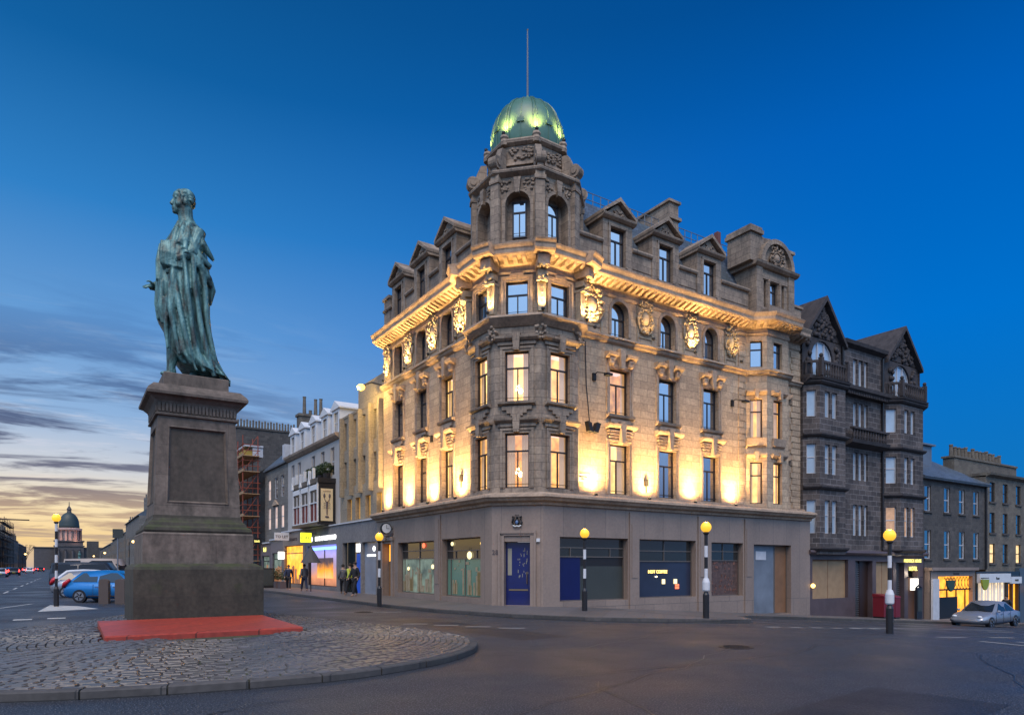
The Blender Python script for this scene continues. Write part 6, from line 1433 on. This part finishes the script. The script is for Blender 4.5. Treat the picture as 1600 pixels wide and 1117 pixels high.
# ================================================================ street furniture
MT['carglass'] = plain('car_glass', (.015, .02, .025), .05, ior=1.7, var=.2)
MT['belisha'] = plain('amber_beacon', (.75, .42, .03), .35, emit=(1, .52, .04), es=.6, var=.05); MT['belwhite'] = plain('beacon_white', (.62, .60, .60), .35)
def beacon(x, y, z, h, label, skirt=False):
    o = thing('crossing_beacon', (x, y, z), label, 'beacon', 'striped crossing beacons')
    m = MB(); n = 9; zb = z+.75; r = .055
    m.lathe(x, y, [(.10, z), (.10, z+.75), (.07, z+.82), (r, z+.86)], 14)
    k = int(round((h-.86-.33)/.33)); st = (h-.86-.30)/k
    for i in range(k):
        m.mi = i % 2; m.lathe(x, y, [(r, z+.86+i*st), (r, z+.86+(i+1)*st)], 14)
    m.mi = 0; m.lathe(x, y, [(r, z+h-.32), (.10, z+h-.26), (.07, z+h-.22)], 14); m.build('pole', ['black', 'belwhite'], o)
    m = MB(); m.smooth = True; m.ball((x, y, z+h-.07), .168, 20, 14); m.build('globe', 'belisha', o)
    if skirt: m = MB(); m.lathe(x, y, [(.09, z+.86), (.12, z+.9), (.12, z+1.15), (.08, z+1.28)], 14); m.build('white_collar', 'belwhite', o)
    lamp('POINT', (x, y, z+h+.18), None, 14, (1, .6, .15), o, .1)
beacon(17.05, 14.75, gz(17)+.12, 2.98, 'tall black and white striped beacon in front of the right shop windows', True)
beacon(15.62, 19.1, gz(16)+.10, 2.90, 'black and white striped beacon just right of the blue corner door')
beacon(19.8, 10.4, gz(19.8)-.02, 2.92, 'nearest striped beacon with a bright amber globe, in front of the dark hotel', True)
beacon(10.75, 26.5, .05, 2.95, 'striped beacon on the kerb between the bank and the corner building')
beacon(-.46, 34.9, .0, 3.85, 'striped beacon on the far left beside the blue hatchback')
# --- street lamp on the corner building, clock, floodlights, signs
o = thing('wall_street_lamp', (14.4, 36.6, 11.6), 'brilliant yellow street lamp glowing on a bracket at the left end of the corner building', 'lamp')
m = MB(); m.tube([(14.9, 36.3, 12.0), (14.4, 36.6, 12.15), (13.9, 36.7, 11.95)], .045, 6); m.build('bracket', 'iron', o)
m = MB(); m.smooth = True; m.ball((13.8, 36.7, 11.82), (.22, .22, .18), 12, 8); m.build('lens', glow_mat('sodium', (1, .56, .07), 3.4), o)
lamp('POINT', (13.5, 36.7, 11.65), None, 330, (1, .66, .18), o, .12)
o = thing('wall_clock', (14.3, 33.9, 3.73), 'small round white double-sided clock on the wall above the orange doorway', 'clock')
m = MB(); m.tube([(14.12, 33.82, 3.73), (14.12, 33.98, 3.73)], .30, 20); m.build('case', 'iron', o); m = MB(); m.tube([(14.12, 33.80, 3.73), (14.12, 33.82, 3.73)], .25, 20); m.build('face', 'white', o)
m = MB(); m.box(WF, 14.11, 14.13, 33.79, 33.80, 3.73, 3.92); m.box(WF, 14.12, 14.26, 33.79, 33.80, 3.72, 3.74); m.build('hands', 'black', o); m = MB(); m.tube([(14.3, 33.9, 3.73), (14.52, 33.9, 3.73)], .03, 5); m.build('bracket', 'iron', o)
o = thing('name_board', (14.48, 34.7, 3.3), 'dark strip board with raised lettering under the clock', 'sign'); m = MB(); m.box(GL_, -35.9, -33.8, .0, .05, 3.36, 3.5); b_ = m.build('board', 'brown', o); text('WEALTH LOUNGE', GL_, -34.85, 3.39, .055, .075, 'trim', b_, name='board_lettering')
o = thing('street_sign', (18.5, 22.7, 5.4), 'cream street name plate on the floodlit wall right of the turret', 'sign')
m = MB(); m.box(RW, 18.15, 18.95, .0, .03, 5.36, 5.68); b_ = m.build('plate', 'white', o); text('FREDERICK', RW, 18.55, 5.53, .035, .09, 'black', b_, name='plate_lettering', sx=.95); text('STREET', RW, 18.55, 5.41, .035, .09, 'black', b_, name='plate_lettering', sx=.95)
def wall_light(fr, s_, z, lb, kind):
    p = fr.P(s_, .2, z); o = thing(kind, p, lb, 'lamp' if kind != 'security_camera' else 'camera'); m = MB()
    if kind == 'bracket_lamp':
        m.tube([fr.P(s_, .02, z+.1), fr.P(s_, .25, z+.2), fr.P(s_+.3, .55, z+.12)], .025, 6); m.box(fr, s_+.2, s_+.5, .45, .7, z+.02, z+.12); m.box(fr, s_-.08, s_+.08, 0, .1, z-.12, z+.2); m.build('arm', 'iron', o)
    else:
        m.box(fr, s_-.10, s_+.10, 0, .10, z-.16, z+.16); m.build('box', 'iron', o); m = MB(); m.tube([fr.P(s_, .05, z-.16), fr.P(s_, .06, z-.45)], .03, 5); m.build('conduit', 'iron', o)
wall_light(RW, 19.1, 9.9, 'dark bracket lamp left of the lit second floor window', 'bracket_lamp')
wall_light(RW, 28.2, 9.95, 'dark bracket lamp beside the right-hand bay', 'bracket_lamp')
wall_light(LW, -29.9, 7.9, 'dark bracket lamp between the floors of the left facade', 'bracket_lamp')
wall_light(RW, 22.2, 5.55, 'small dark box on the wall between two first floor windows', 'junction_box'); wall_light(LW, -26.9, 5.7, 'small dark box on the wall left of the turret', 'junction_box')
o = thing('floodlight_pair', RW.P(18.8, .3, 7.7), 'pair of dark square floodlights hung on a cable right of the turret', 'floodlight')
m = MB(); m.tube([RW.P(18.6, .05, 11.4), RW.P(18.65, .06, 9.5), RW.P(18.8, .1, 7.9)], .022, 5); m.build('cable', 'iron', o)
for s_, t in ((18.68, -.1), (18.95, .15)):
    m = MB(); m.prism(RW, [(s_-.10, 7.50), (s_+.10, 7.45), (s_+.10+t, 7.85), (s_-.10+t, 7.9)], .15, .4); m.build('lamp_head', 'iron', o)
# --- three red boxes
for k, lb in enumerate(('left', 'middle', 'right')):
    x = 39.55+k*.62; o = thing('red_bin', (x, 21.3, gz(x)+.1), lb+' one of the three dark red boxes on the pavement before the hotel', 'bin', 'red boxes before the hotel'); z = gz(x)+.12
    m = MB(); m.box(WF, x-.28, x+.28, 20.95, 21.6, z+.1, z+1.25); m.build('body', plain('dark_red', (.16, .012, .02), .4), o)
    m = MB(); m.sprof(Fr((0, 21.3), (1, 0), (0, -1)), [(-.32, z+1.25), (.38, z+1.25), (.34, z+1.32), (-.2, z+1.42), (-.32, z+1.42)], x-.30, x+.30); m.build('lid', plain('dark_red', (.18, .012, .02), .35), o)
    m = MB(); m.box(WF, x-.24, x+.24, 20.95, 21.6, z, z+.1); m.build('base', 'black', o)
o = thing('information_panel', (43.6, 21.2, gz(43)), 'slim black poster panel on the pavement right of the nearest beacon', 'sign'); m = MB(); z = gz(43.6)+.12; m.box(WF, 43.3, 43.95, 21.1, 21.22, z, z+1.95); m.tube([(43.3, 21.16, z+1.95), (43.62, 21.16, z+2.1), (43.95, 21.16, z+1.95)], .05, 6); m.build('frame', 'black', o); m = MB(); m.box(WF, 43.4, 43.85, 21.08, 21.1, z+.5, z+1.8); m.build('poster', 'greyboard', o)
# --- brown round-topped markers before the blue car, keep left post
for k, (x, y) in enumerate(((1.35, 36.15), (1.97, 35.7))):
    o = thing('stone_bollard', (x, y, 0), ('left' if k == 0 else 'right')+' of the two brown round-topped slabs before the blue hatchback', 'bollard', 'round-topped slabs'); f = Fr((x, y), (.837, -.547), (-.547, -.837)); m = MB()
    m.prism(f, [(-.22, 0), (.22, 0), (.22, 1.0)]+[(.22*math.cos(a*PI/8), 1.0+.14*math.sin(a*PI/8)) for a in range(1, 8)]+[(-.22, 1.0)], -.09, .09); m.build('slab', plain('brown_slab', (.09, .065, .055), .7), o)
o = thing('sign_post', (2.7, 52, 0), 'thin grey signpost behind the blue hatchback', 'post'); m = MB(); m.tube([(2.7, 52, 0), (2.7, 52, 4.2)], .05, 6); m.build('post', 'lead', o); m = MB(); m.box(WF, 2.4, 3.0, 51.93, 51.97, 3.6, 4.2); m.build('plate', 'greyboard', o)
# --- cafe things outside the shops
o = thing('menu_board', (12.4, 52.4, .12), 'black framed pavement sign outside the plum shopfront', 'sign'); m = MB(); f = Fr((12.4, 52.4), (1, 0), (0, -1)); m.box(f, -.5, .5, -.05, .05, .12, 1.6); m.build('frame', 'black', o); m = MB(); m.box(f, -.42, .42, .05, .06, .3, 1.5); m.build('poster', 'greyboard', o)
o = thing('cafe_umbrella', (12.9, 43.2, .12), 'closed dark parasol beside the bank display window', 'umbrella'); m = MB(); m.tube([(12.9, 43.2, .12), (12.9, 43.2, 3.1)], .03, 6); m.build('pole', 'iron', o); m = MB(); m.lathe(12.9, 43.2, [(.65, 1.95), (.62, 2.0), (.12, 2.85), (.04, 3.0)], 12); m.build('canopy', plain('grey_canvas', (.06, .06, .065), .8), o)
for k in range(3):
    o = thing('planter', (13.0, 50.2+k*1.3, .12), ['right', 'middle', 'left'][k]+' shrub planter outside the shop with the white lantern', 'planter', 'shop planters'); m = MB(); m.box(WF, 12.7, 13.3, 49.9+k*1.3, 50.5+k*1.3, .12, .6); m.build('box', 'brown', o)
    m = MB(); r5 = random.Random(40+k)
    for i in range(260):
        c = Vector((13.0+r5.gauss(0, .22), 50.2+k*1.3+r5.gauss(0, .22), .75+abs(r5.gauss(0, .35)))); e = Vector((r5.uniform(-1, 1), r5.uniform(-1, 1), r5.uniform(-.4, 1))).normalized()*.09; g2 = Vector((r5.uniform(-1, 1), r5.uniform(-1, 1), 0)).normalized()*.04; m.poly([c-e, c+g2, c+e, c-g2])
    m.build('foliage', plain('shrub_leaves', (.05, .06, .02), .7, var=.6, vs=20), o)
# ================================================================ vehicles
def car(x, y, yaw, label, paint, L=4.0, Wd=1.72, H=1.45, z=None, kind='hatch', cat='car', name='parked_car', group=None, brake=0.0, detail=True):
    z0 = gz(x) if z is None else z; ca, sa = math.cos(yaw), math.sin(yaw); F0 = Fr((x, y), (ca, sa), (-sa, ca))
    o = thing(name, (x, y, z0), label, cat, group); hl = L/2; w = Wd/2
    def P(s, n, h): p = F0.P(s, n, h); return (p[0], p[1], h+z0)
    if kind == 'hatch': st = [(-1, .80, .45, .50, .84), (-.985, .93, .30, .80, .90), (-.90, .97, .22, .97, .97), (-.6, 1, .20, .98, 1), (0, 1, .18, .95, 1), (.35, 1, .18, .93, 1), (.55, .99, .20, .90, .99), (.8, .94, .22, .78, .96), (.95, .84, .26, .64, .90), (1, .70, .34, .50, .8)]; gh = (-.93, -.62, .12, .52)
    elif kind == 'saloon': st = [(-1, .80, .42, .55, .84), (-.97, .92, .30, .82, .92), (-.75, .97, .22, .88, .97), (-.4, 1, .20, .87, 1), (0, 1, .18, .86, 1), (.3, 1, .18, .85, 1), (.55, .99, .20, .80, .99), (.8, .94, .22, .72, .96), (.95, .84, .26, .60, .90), (1, .70, .34, .48, .8)]; gh = (-.72, -.36, .06, .40)
    else: st = [(-1, .97, .35, 1.2, .97), (-.97, 1, .3, 1.25, 1), (-.4, 1, .25, 1.25, 1), (.4, 1, .25, 1.25, 1), (.6, 1, .25, 1.2, 1), (.85, .97, .25, 1.0, .97), (.97, .9, .3, .85, .93), (1, .8, .4, .6, .85)]; gh = (-.995, -.94, .45, .72)
    m = MB(); m.smooth = True; k = len(m.v); nn = 8
    for (fx, wf, zl, zs, wm) in st:
        for n_, h in ((-.80*wf*w, zl), (-wm*w, zl+.12), (-wm*w, (zl+zs)/2+.05), (-wf*w*.96, zs-.03), (-wf*w*.82, zs), (0, zs+.035), (wf*w*.82, zs), (wf*w*.96, zs-.03), (wm*w, (zl+zs)/2+.05), (wm*w, zl+.12), (.80*wf*w, zl)): m.v.append(P(fx*hl, n_, h))
    c = 11
    for i in range(len(st)-1):
        for j in range(c): m.face([k+i*c+j, k+i*c+(j+1) % c, k+(i+1)*c+(j+1) % c, k+(i+1)*c+j])
    m.face([k+j for j in range(c)]); m.face([k+(len(st)-1)*c+j for j in range(c)][::-1])
    a, b, c_, d = [q*hl for q in gh]
    def zs_at(s):
        f = s/hl
        for p, q in zip(st, st[1:]):
            if p[0] <= f <= q[0]: return p[3]+(q[3]-p[3])*(f-p[0])/(q[0]-p[0])
        return .8
    zr = H; wb, wr = w*.94, w*.70 if kind != 'van' else w*.9
    gs = [(a, zs_at(a)-.02, wb*.95), (b, zr-.03, wr), ((b+c_)/2, zr+.01, wr*1.02), (c_, zr-.02, wr), (d, zs_at(d)-.02, wb*.96)]
    k = len(m.v)
    for s_, h, hw in gs: 
        zb_ = zs_at(max(-hl*.99, s_))-.03
        for n_, hh in ((-wb, zb_), (-hw, h), (0, h+(.03 if h > 1.1 else 0)), (hw, h), (wb, zb_)): m.v.append(P(s_, n_, hh))
    for i in range(4):
        for j in range(4): m.face([k+i*5+j, k+i*5+j+1, k+(i+1)*5+j+1, k+(i+1)*5+j])
    m.build('body', paint, o)
    # glazing, laid just outside the pillars
    g_ = MB()
    for sg in (-1, 1):
        def Q(s_, t): 
            zb_ = zs_at(s_); hh = zb_+(zr-.05-zb_)*t; hw = wb+(wr-wb)*t; return P(s_, sg*(hw+.014), hh)
        cuts = [(a+(b-a)*.30+.05, b+.05), ((b+c_)/2-.03, None), ((b+c_)/2+.03, None), (c_+(d-c_)*.75, c_+.0)]
        lo, hi = .04, .90
        g_.poly([Q(a+(b-a)*.25+.12, lo), Q((b+c_)/2-.04, lo), Q((b+c_)/2-.04, hi), Q(b+.08, hi)]); g_.poly([Q((b+c_)/2+.04, lo), Q(d-(d-c_)*.25, lo), Q(c_+.02, hi), Q((b+c_)/2+.04, hi)])
    sh = .03
    if kind != 'van':
        g_.poly([P(a-sh+.04, -wb*.72, zs_at(a)+.05), P(a-sh+.04, wb*.72, zs_at(a)+.05), P(b-sh-.03, wr*.88, zr-.08), P(b-sh-.03, -wr*.88, zr-.08)])
        g_.poly([P(d+sh-.06, -wb*.82, zs_at(d)+.05), P(d+sh-.06, wb*.82, zs_at(d)+.05), P(c_+sh+.06, wr*.9, zr-.08), P(c_+sh+.06, -wr*.9, zr-.08)])
    else:
        g_.poly([P(-hl-.012, -w*.72, 1.35), P(-hl-.012, w*.72, 1.35), P(-hl+.0, w*.72, H-.25), P(-hl+.0, -w*.72, H-.25)]); g_.poly([P(d+.02, -wb*.85, zs_at(d)+.03), P(d+.02, wb*.85, zs_at(d)+.03), P(c_+.06, wr*.9, zr-.15), P(c_+.06, -wr*.9, zr-.15)])
    g_.build('window', 'carglass', o)
    wr_ = .31 if kind != 'van' else .36
    for s_ in (-.63*hl, .64*hl):
        for sg in (-1, 1):
            m = MB(); A = P(s_, sg*(w-.20), wr_); B = P(s_, sg*(w+.005), wr_); m.tube([A, B], wr_, 22); wh = m.build('wheel', 'black', o)
            m = MB(); C_ = P(s_, sg*(w+.012), wr_)
            m.tube([B, C_], wr_*.68, 16); rim = m.build('rim', plain('alloy', (.35, .35, .37), .3, .8), wh)
            m = MB(); r_in = Vector(P(s_, sg*(w+.018), wr_))
            for q in range(5):
                t = q*2*PI/5+.3
                p0 = Vector(P(s_+wr_*.16*math.cos(t), sg*(w+.018), wr_+wr_*.16*math.sin(t))); p1 = Vector(P(s_+wr_*.60*math.cos(t+.6), sg*(w+.018), wr_+wr_*.60*math.sin(t+.6)))
                m.tube([p0, p1], .03, 4)
            m.build('wheel_slots', 'black', wh)
    for sg in (-1, 1):
        m = MB(); m.smooth = True
        if kind == 'hatch': m.tube([P(-hl*.985, sg*w*.90, .74), P(-hl*.94, sg*w*.95, .90), P(-hl*.84, sg*w*.93, 1.10)], [.08, .11, .06], 8)
        else: m.ball(P(-hl*.985, sg*w*.74, .70 if kind == 'saloon' else .95), (.10, .10, .07 if kind == 'saloon' else .2), 8, 6)
        m.build('tail_light', glow_mat('tail_light', (1, .03, .02), brake) if brake else plain('red_lens', (.45, .012, .02), .2), o)
        m = MB(); m.smooth = True; m.ball(P(hl*.93, sg*w*.66, .62), (.12, .12, .07), 8, 6); m.build('headlight', 'white', o)
    m = MB(); f1 = Fr(F0.P(-hl*1.0, 0, 0)[:2], (-sa, ca), (-ca, -sa)); m.box(f1, -.26, .26, 0, .02, z0+.52, z0+.63); m.build('number_plate', plain('plate_yellow', (.5, .4, .05), .5), o)
    if detail:
        m = MB()
        for sg in (-1, 1): m.tube([P(-.3*hl, sg*(w+.012), .74), P(-.2*hl, sg*(w+.012), .745)], .015, 5); m.tube([P(.08*hl, sg*(w+.012), .74), P(.18*hl, sg*(w+.012), .745)], .015, 5)
        m.build('door_handle', plain('chrome', (.6, .6, .6), .15, 1), o)
        m = MB()
        for sg in (-1, 1): m.ball(P(.36*hl, sg*(w+.06), zs_at(.36*hl)+.06), (.09, .09, .06), 8, 6)
        m.build('wing_mirror', paint, o)
        m = MB()
        for sg in (-1, 1):
            for s_ in (-.34*hl, .04*hl, .42*hl): m.tube([P(s_, sg*(w+.004), .30), P(s_, sg*(w+.006), .60), P(s_, sg*(w*.985+.006), .86)], .008, 4)
            m.tube([P(-.45*hl, sg*(w+.004), .32), P(.46*hl, sg*(w+.004), .30)], .022, 4)
        m.build('door_seam', 'black', o)
    return o
BLUE = plain('blue_car_paint', (.012, .16, .42), .22, .2, var=.05, ior=1.6); SIL = plain('silver_car_paint', (.30, .31, .34), .25, .5, var=.05); WHI = plain('white_car_paint', (.55, .56, .58), .3, var=.05); DRK = plain('dark_car_paint', (.03, .035, .045), .25, .2, var=.1); BEI = plain('beige_van_paint', (.34, .28, .24), .35, var=.05); CBL = plain('coach_paint', (.26, .32, .40), .35, var=.1)
car(2.0, 38.0, math.atan2(-.49, .87), 'blue hatchback with a red tail light parked behind the pedestal', BLUE, 4.3, 1.74, 1.50)
car(1.37, 44.5, math.atan2(-.35, .93), 'silver car parked behind the blue hatchback', SIL, 4.2, 1.75, 1.45)
car(1.26, 50.5, math.atan2(-.35, .93), 'white hatchback, second car behind the blue one', WHI, 4.1, 1.75, 1.5)
car(1.4, 58.7, math.atan2(-.35, .93), 'dark van with a grey nose parked third behind the blue hatchback', DRK, 4.9, 1.9, 2.0, kind='van', cat='van', name='parked_van')
car(2.3, 65.4, math.atan2(-.5, .86), 'beige high-roofed van rising behind the blue hatchback roof', BEI, 5.4, 2.0, 2.35, kind='van', cat='van', name='parked_van')
car(41.5, 16.7, PI, 'silver coupe parked in the side street before the lit shops', SIL, 4.5, 1.8, 1.36, kind='saloon')
tr_c = [(-12.5, 150, WHI, 'van', 'coach'), (-14.8, 118, CBL, 'van', 'van')]
car(-13.2, 100, PI/2, 'white van at the far left edge of the picture', WHI, 5.5, 2.1, 2.4, kind='van', cat='van', name='white_van', brake=1.5)
o = thing('coach', (-13.4, 150, 0), 'pale blue coach with a dark rear window driving away on the left', 'coach')
m = MB(); m.box(WF, -14.9, -11.9, 150, 162, .5, 3.7); m.sprof(Fr((-14.9, 0), (0, 1), (1, 0)), [(0, 3.6), (0, 3.75), (.3, 3.95), (2.7, 3.95), (3.0, 3.75), (3.0, 3.6)], 149.95, 162); m.build('body', CBL, o)
m = MB(); m.box(WF, -14.65, -12.15, 149.93, 150, 2.35, 3.5); m.build('rear_window', 'black', o); m = MB(); m.box(WF, -14.6, -12.2, 149.96, 150.2, .25, .5); m.build('bumper', 'black', o)
for x in (-14.7, -12.1):
    m = MB(); m.box(WF, x-.12, x+.12, 149.9, 150, 1.0, 1.5); m.build('tail_light', glow_mat('coach_light', (1, .1, .05), 3), o); m = MB(); m.tube([(x-.15, 152, .5), (x+.15, 152, .5)], .5, 16); m.build('wheel', 'black', o)
cols_ = [(WHI, 'white'), (SIL, 'silver'), (DRK, 'dark'), (BLUE, 'blue')]
q = 0
for x, y in ((-11.5, 120), (-9.3, 138), (-9.0, 165), (-11.2, 190), (-8.5, 215), (-10.5, 245), (-8.0, 280), (-10.0, 320)):
    p_, nm = cols_[q % 4]; q += 1
    car(x, y, PI/2, f'distant {nm} car with glowing tail lights, {["nearest","second","third","fourth","fifth","sixth","seventh","farthest"][q-1]} in the queue on the left', p_, 4.3, 1.8, 1.5, name='queuing_car', group='cars queuing towards the domed building', brake=6., detail=False)
for k, (x, y, z, lb) in enumerate(((-17.5, 200, 6, 'nearest'), (-14, 300, 6, 'second'), (9, 260, 6, 'third'), (8, 340, 6, 'fourth'), (11, 170, 7, 'rightmost'))):
    o = thing('street_lamp', (x, y, 0), lb+' of the small distant street lamps glowing along the far street', 'lamp', 'distant street lamps'); m = MB(); m.tube([(x, y, 0), (x, y, z), (x+.8, y, z+.3)], .08, 5); m.build('post', 'iron', o); m = MB(); m.smooth = True; m.ball((x+.8, y, z+.2), (.35, .35, .28), 8, 6); m.build('lamp_head', glow_mat('distant_lamp', (1, .6, .2), 3), o)
# --- bare winter trees by the far end
def bare_tree(x, y, h, seed, lb):
    o = thing('bare_tree', (x, y, 0), lb, 'tree', 'bare trees at the far end of the street'); r5 = random.Random(seed); tr = MB(); br = MB()
    tr.tube([(x, y, 0), (x+.2, y, h*.35)], [h*.03, h*.02], 6)
    def grow(p, d, L, r, lv):
        e = p+d*L; br.tube([p, (p+e)/2+Vector((r5.uniform(-1, 1), r5.uniform(-1, 1), 0))*L*.06, e], [r, r*.8, r*.55], 4)
        if lv == 0: return
        for _ in range(3): grow(e, (d+Vector((r5.uniform(-.8, .8), r5.uniform(-.8, .8), r5.uniform(-.1, .5)))).normalized(), L*.68, r*.55, lv-1)
    for _ in range(4): grow(Vector((x+.2, y, h*.33)), Vector((r5.uniform(-.6, .6), r5.uniform(-.6, .6), 1)).normalized(), h*.25, h*.014, 4)
    mt_ = plain('winter_bark', (.05, .04, .035), .9); tr.build('trunk', mt_, o); br.build('crown', mt_, o)
bare_tree(-22, 500, 16, 1, 'bare winter tree left of the domed building'); bare_tree(-27, 520, 14, 2, 'smaller bare tree farthest left before the domed building'); bare_tree(22, 520, 15, 3, 'bare winter tree right of the domed building')
o = thing('far_monument', (4.5, 420, 0), 'small dark statue on a plinth before the domed building', 'statue'); m = MB(); m.box(WF, 3.5, 5.5, 420, 422, 0, 5); m.build('plinth', 'grey_stone', o); m = MB(); m.lathe(4.5, 421, [(.8, 5), (.6, 7), (.8, 8.2), (.35, 8.8), (.4, 9.4), (.1, 9.8)], 8); m.build('figure', 'bronze', o)
o = thing('far_office', (13, 330, 0), 'distant flat-roofed block beside the domed building', 'building'); m = MB(); m.box(WF, 9, 15, 480, 490, 0, 17); m.build('block', 'grey_stone', o)
# ================================================================ people
def person(x, y, yaw, label, coat, trou, h=1.75, stride=.18, z=None, hiv=False):
    z0 = (gz(x)+.12) if z is None else z; o = thing('person', (x, y, z0), label, 'person'); ca, sa = math.cos(yaw), math.sin(yaw); k = h/1.75
    def P(f, l, u): return (x+(f*ca-l*sa)*k, y+(f*sa+l*ca)*k, z0+u*k)
    s = stride
    nb = [(0, 0, .95, .12), (0, 0, 1.2, .125), (0, 0, 1.42, .13), (0, 0, 1.52, .055), (.02, 0, 1.62, .085), (.02, 0, 1.70, .075),
          (0, .17, 1.42, .06), (-s*.5, .24, 1.14, .045), (-s*.2+.05, .25, .90, .035), (-s*.2+.08, .25, .82, .03), (0, -.17, 1.42, .06), (s*.5, -.24, 1.14, .045), (s*.5+.12, -.25, .92, .035), (s*.5+.15, -.25, .84, .03),
          (0, .09, .90, .085), (s*.6, .10, .50, .06), (s, .10, .09, .045), (s+.14, .10, .04, .035), (0, -.09, .90, .085), (-s*.4, -.10, .50, .06), (-s, -.10, .12, .045), (-s+.12, -.10, .04, .035)]
    ed = [(0, 1), (1, 2), (2, 3), (3, 4), (4, 5), (2, 6), (6, 7), (7, 8), (8, 9), (2, 10), (10, 11), (11, 12), (12, 13), (0, 14), (14, 15), (15, 16), (16, 17), (0, 18), (18, 19), (19, 20), (20, 21)]
    skinm = plain('skin', (.32, .19, .13), .6)
    def build(name, nodes, edges, mt):
        b = BASE[o.name]; bm = bmesh.new(); lay = bm.verts.layers.skin.verify(); vs = []
        for i, n in enumerate(nodes):
            v = bm.verts.new(tuple(c-d for c, d in zip(P(*n[:3]), b))); v[lay].radius = (n[3]*k, n[3]*k); v[lay].use_root = (i == 0); vs.append(v)
        for a, c in edges: bm.edges.new((vs[a], vs[c]))
        me = bpy.data.meshes.new(name); bm.to_mesh(me); bm.free(); me.materials.append(mt if not isinstance(mt, str) else MT[mt]); ob = bpy.data.objects.new(name, me); sc.collection.objects.link(ob); ob.parent = o
        mo = ob.modifiers.new('skin', 'SKIN'); mo.use_smooth_shade = True; s2 = ob.modifiers.new('sub', 'SUBSURF'); s2.levels = 1; s2.render_levels = 2; return ob
    build('body', nb, ed, skinm)
    g = .028
    build('coat', [(0, 0, .90, .15), (0, 0, 1.05, .155), (0, 0, 1.2, .15), (0, 0, 1.42, .145), (0, .17, 1.42, .09), (-s*.5, .24, 1.14, .072), (-s*.2+.04, .25, .92, .06), (0, -.17, 1.42, .09), (s*.5, -.24, 1.14, .072), (s*.5+.11, -.25, .94, .06)], [(0, 1), (1, 2), (2, 3), (3, 4), (4, 5), (5, 6), (3, 7), (7, 8), (8, 9)], coat)
    build('trousers', [(0, 0, .93, .13), (0, .09, .86, .11), (s*.6, .10, .50, .085), (s, .10, .13, .07), (0, -.09, .86, .11), (-s*.4, -.10, .50, .085), (-s, -.10, .15, .07)], [(0, 1), (1, 2), (2, 3), (0, 4), (4, 5), (5, 6)], trou)
    m = MB(); m.smooth = True; c = P(0, 0, 1.69); m.ball(c, (.105*k, .105*k, .095*k), 10, 8); m.build('hair', plain('dark_hair', (.02, .014, .01), .8), o)
    m = MB(); m.smooth = True; m.ball(P(.11, 0, 1.63), (.02, .02, .03), 6, 5); m.build('nose', skinm, o)
    return o
CT = plain('black_cloth', (.015, .015, .018), .85); HV = plain('yellow_vest', (.42, .45, .05), .7); GC_ = plain('grey_cloth', (.09, .085, .09), .85); JN = plain('navy_cloth', (.02, .025, .05), .85)
person(12.9, 36.0, 2.2, 'person in a yellow hi-vis jacket standing before the bank entrance', HV, CT)
person(12.6, 34.4, 3.4, 'person in a black coat standing right of the hi-vis jacket', CT, CT, 1.82)
person(13.2, 38.0, 1.2, 'person in a grey coat walking left of the hi-vis jacket', GC_, CT, 1.7, .28)
person(12.2, 45.8, 4.4, 'person in dark clothes passing the amber shop window', JN, CT, 1.68, .3)
person(12.6, 43.6, 1.6, 'person in a grey jacket before the square yellow sign', GC_, JN, 1.72, .25)
person(47.3, 17.9, 2.9, 'person in black walking beside the bicycle at the far right', CT, CT, 1.75, .25)
# bicycle by the right-hand shop
o = thing('bicycle', (46.4, 17.9, gz(46.4)+.12), 'black bicycle leaning by the person at the far right', 'bicycle'); z = gz(46.4)+.12
for dx_ in (-.5, .5):
    m = MB(); m.tube([(46.4+dx_+.33*math.cos(a*PI/8), 17.9, z+.34+.33*math.sin(a*PI/8)) for a in range(17)], .025, 5); w = m.build('wheel', 'black', o); m = MB()
    for a in range(8): m.tube([(46.4+dx_, 17.9, z+.34), (46.4+dx_+.32*math.cos(a*PI/4), 17.9, z+.34+.32*math.sin(a*PI/4))], .006, 3)
    m.build('spokes', 'lead', w)
m = MB(); A, B_, C_, D_ = (45.9, 17.9, z+.34), (46.3, 17.9, z+.36), (46.2, 17.9, z+.85), (46.75, 17.9, z+.85)
for p, q_ in ((A, B_), (A, C_), (B_, C_), (B_, D_), (C_, D_), (D_, (46.9, 17.9, z+.34))): m.tube([p, q_], .02, 5)
m.build('frame', 'iron', o); m = MB(); m.ball((46.18, 17.9, z+.93), (.13, .06, .03), 8, 5); m.build('saddle', 'black', o); m = MB(); m.tube([(46.75, 17.65, z+1.0), (46.72, 17.9, z+.98), (46.75, 18.15, z+1.0)], .018, 5); m.tube([D_, (46.72, 17.9, z+.98)], .018, 5); m.build('handlebar', 'iron', o)
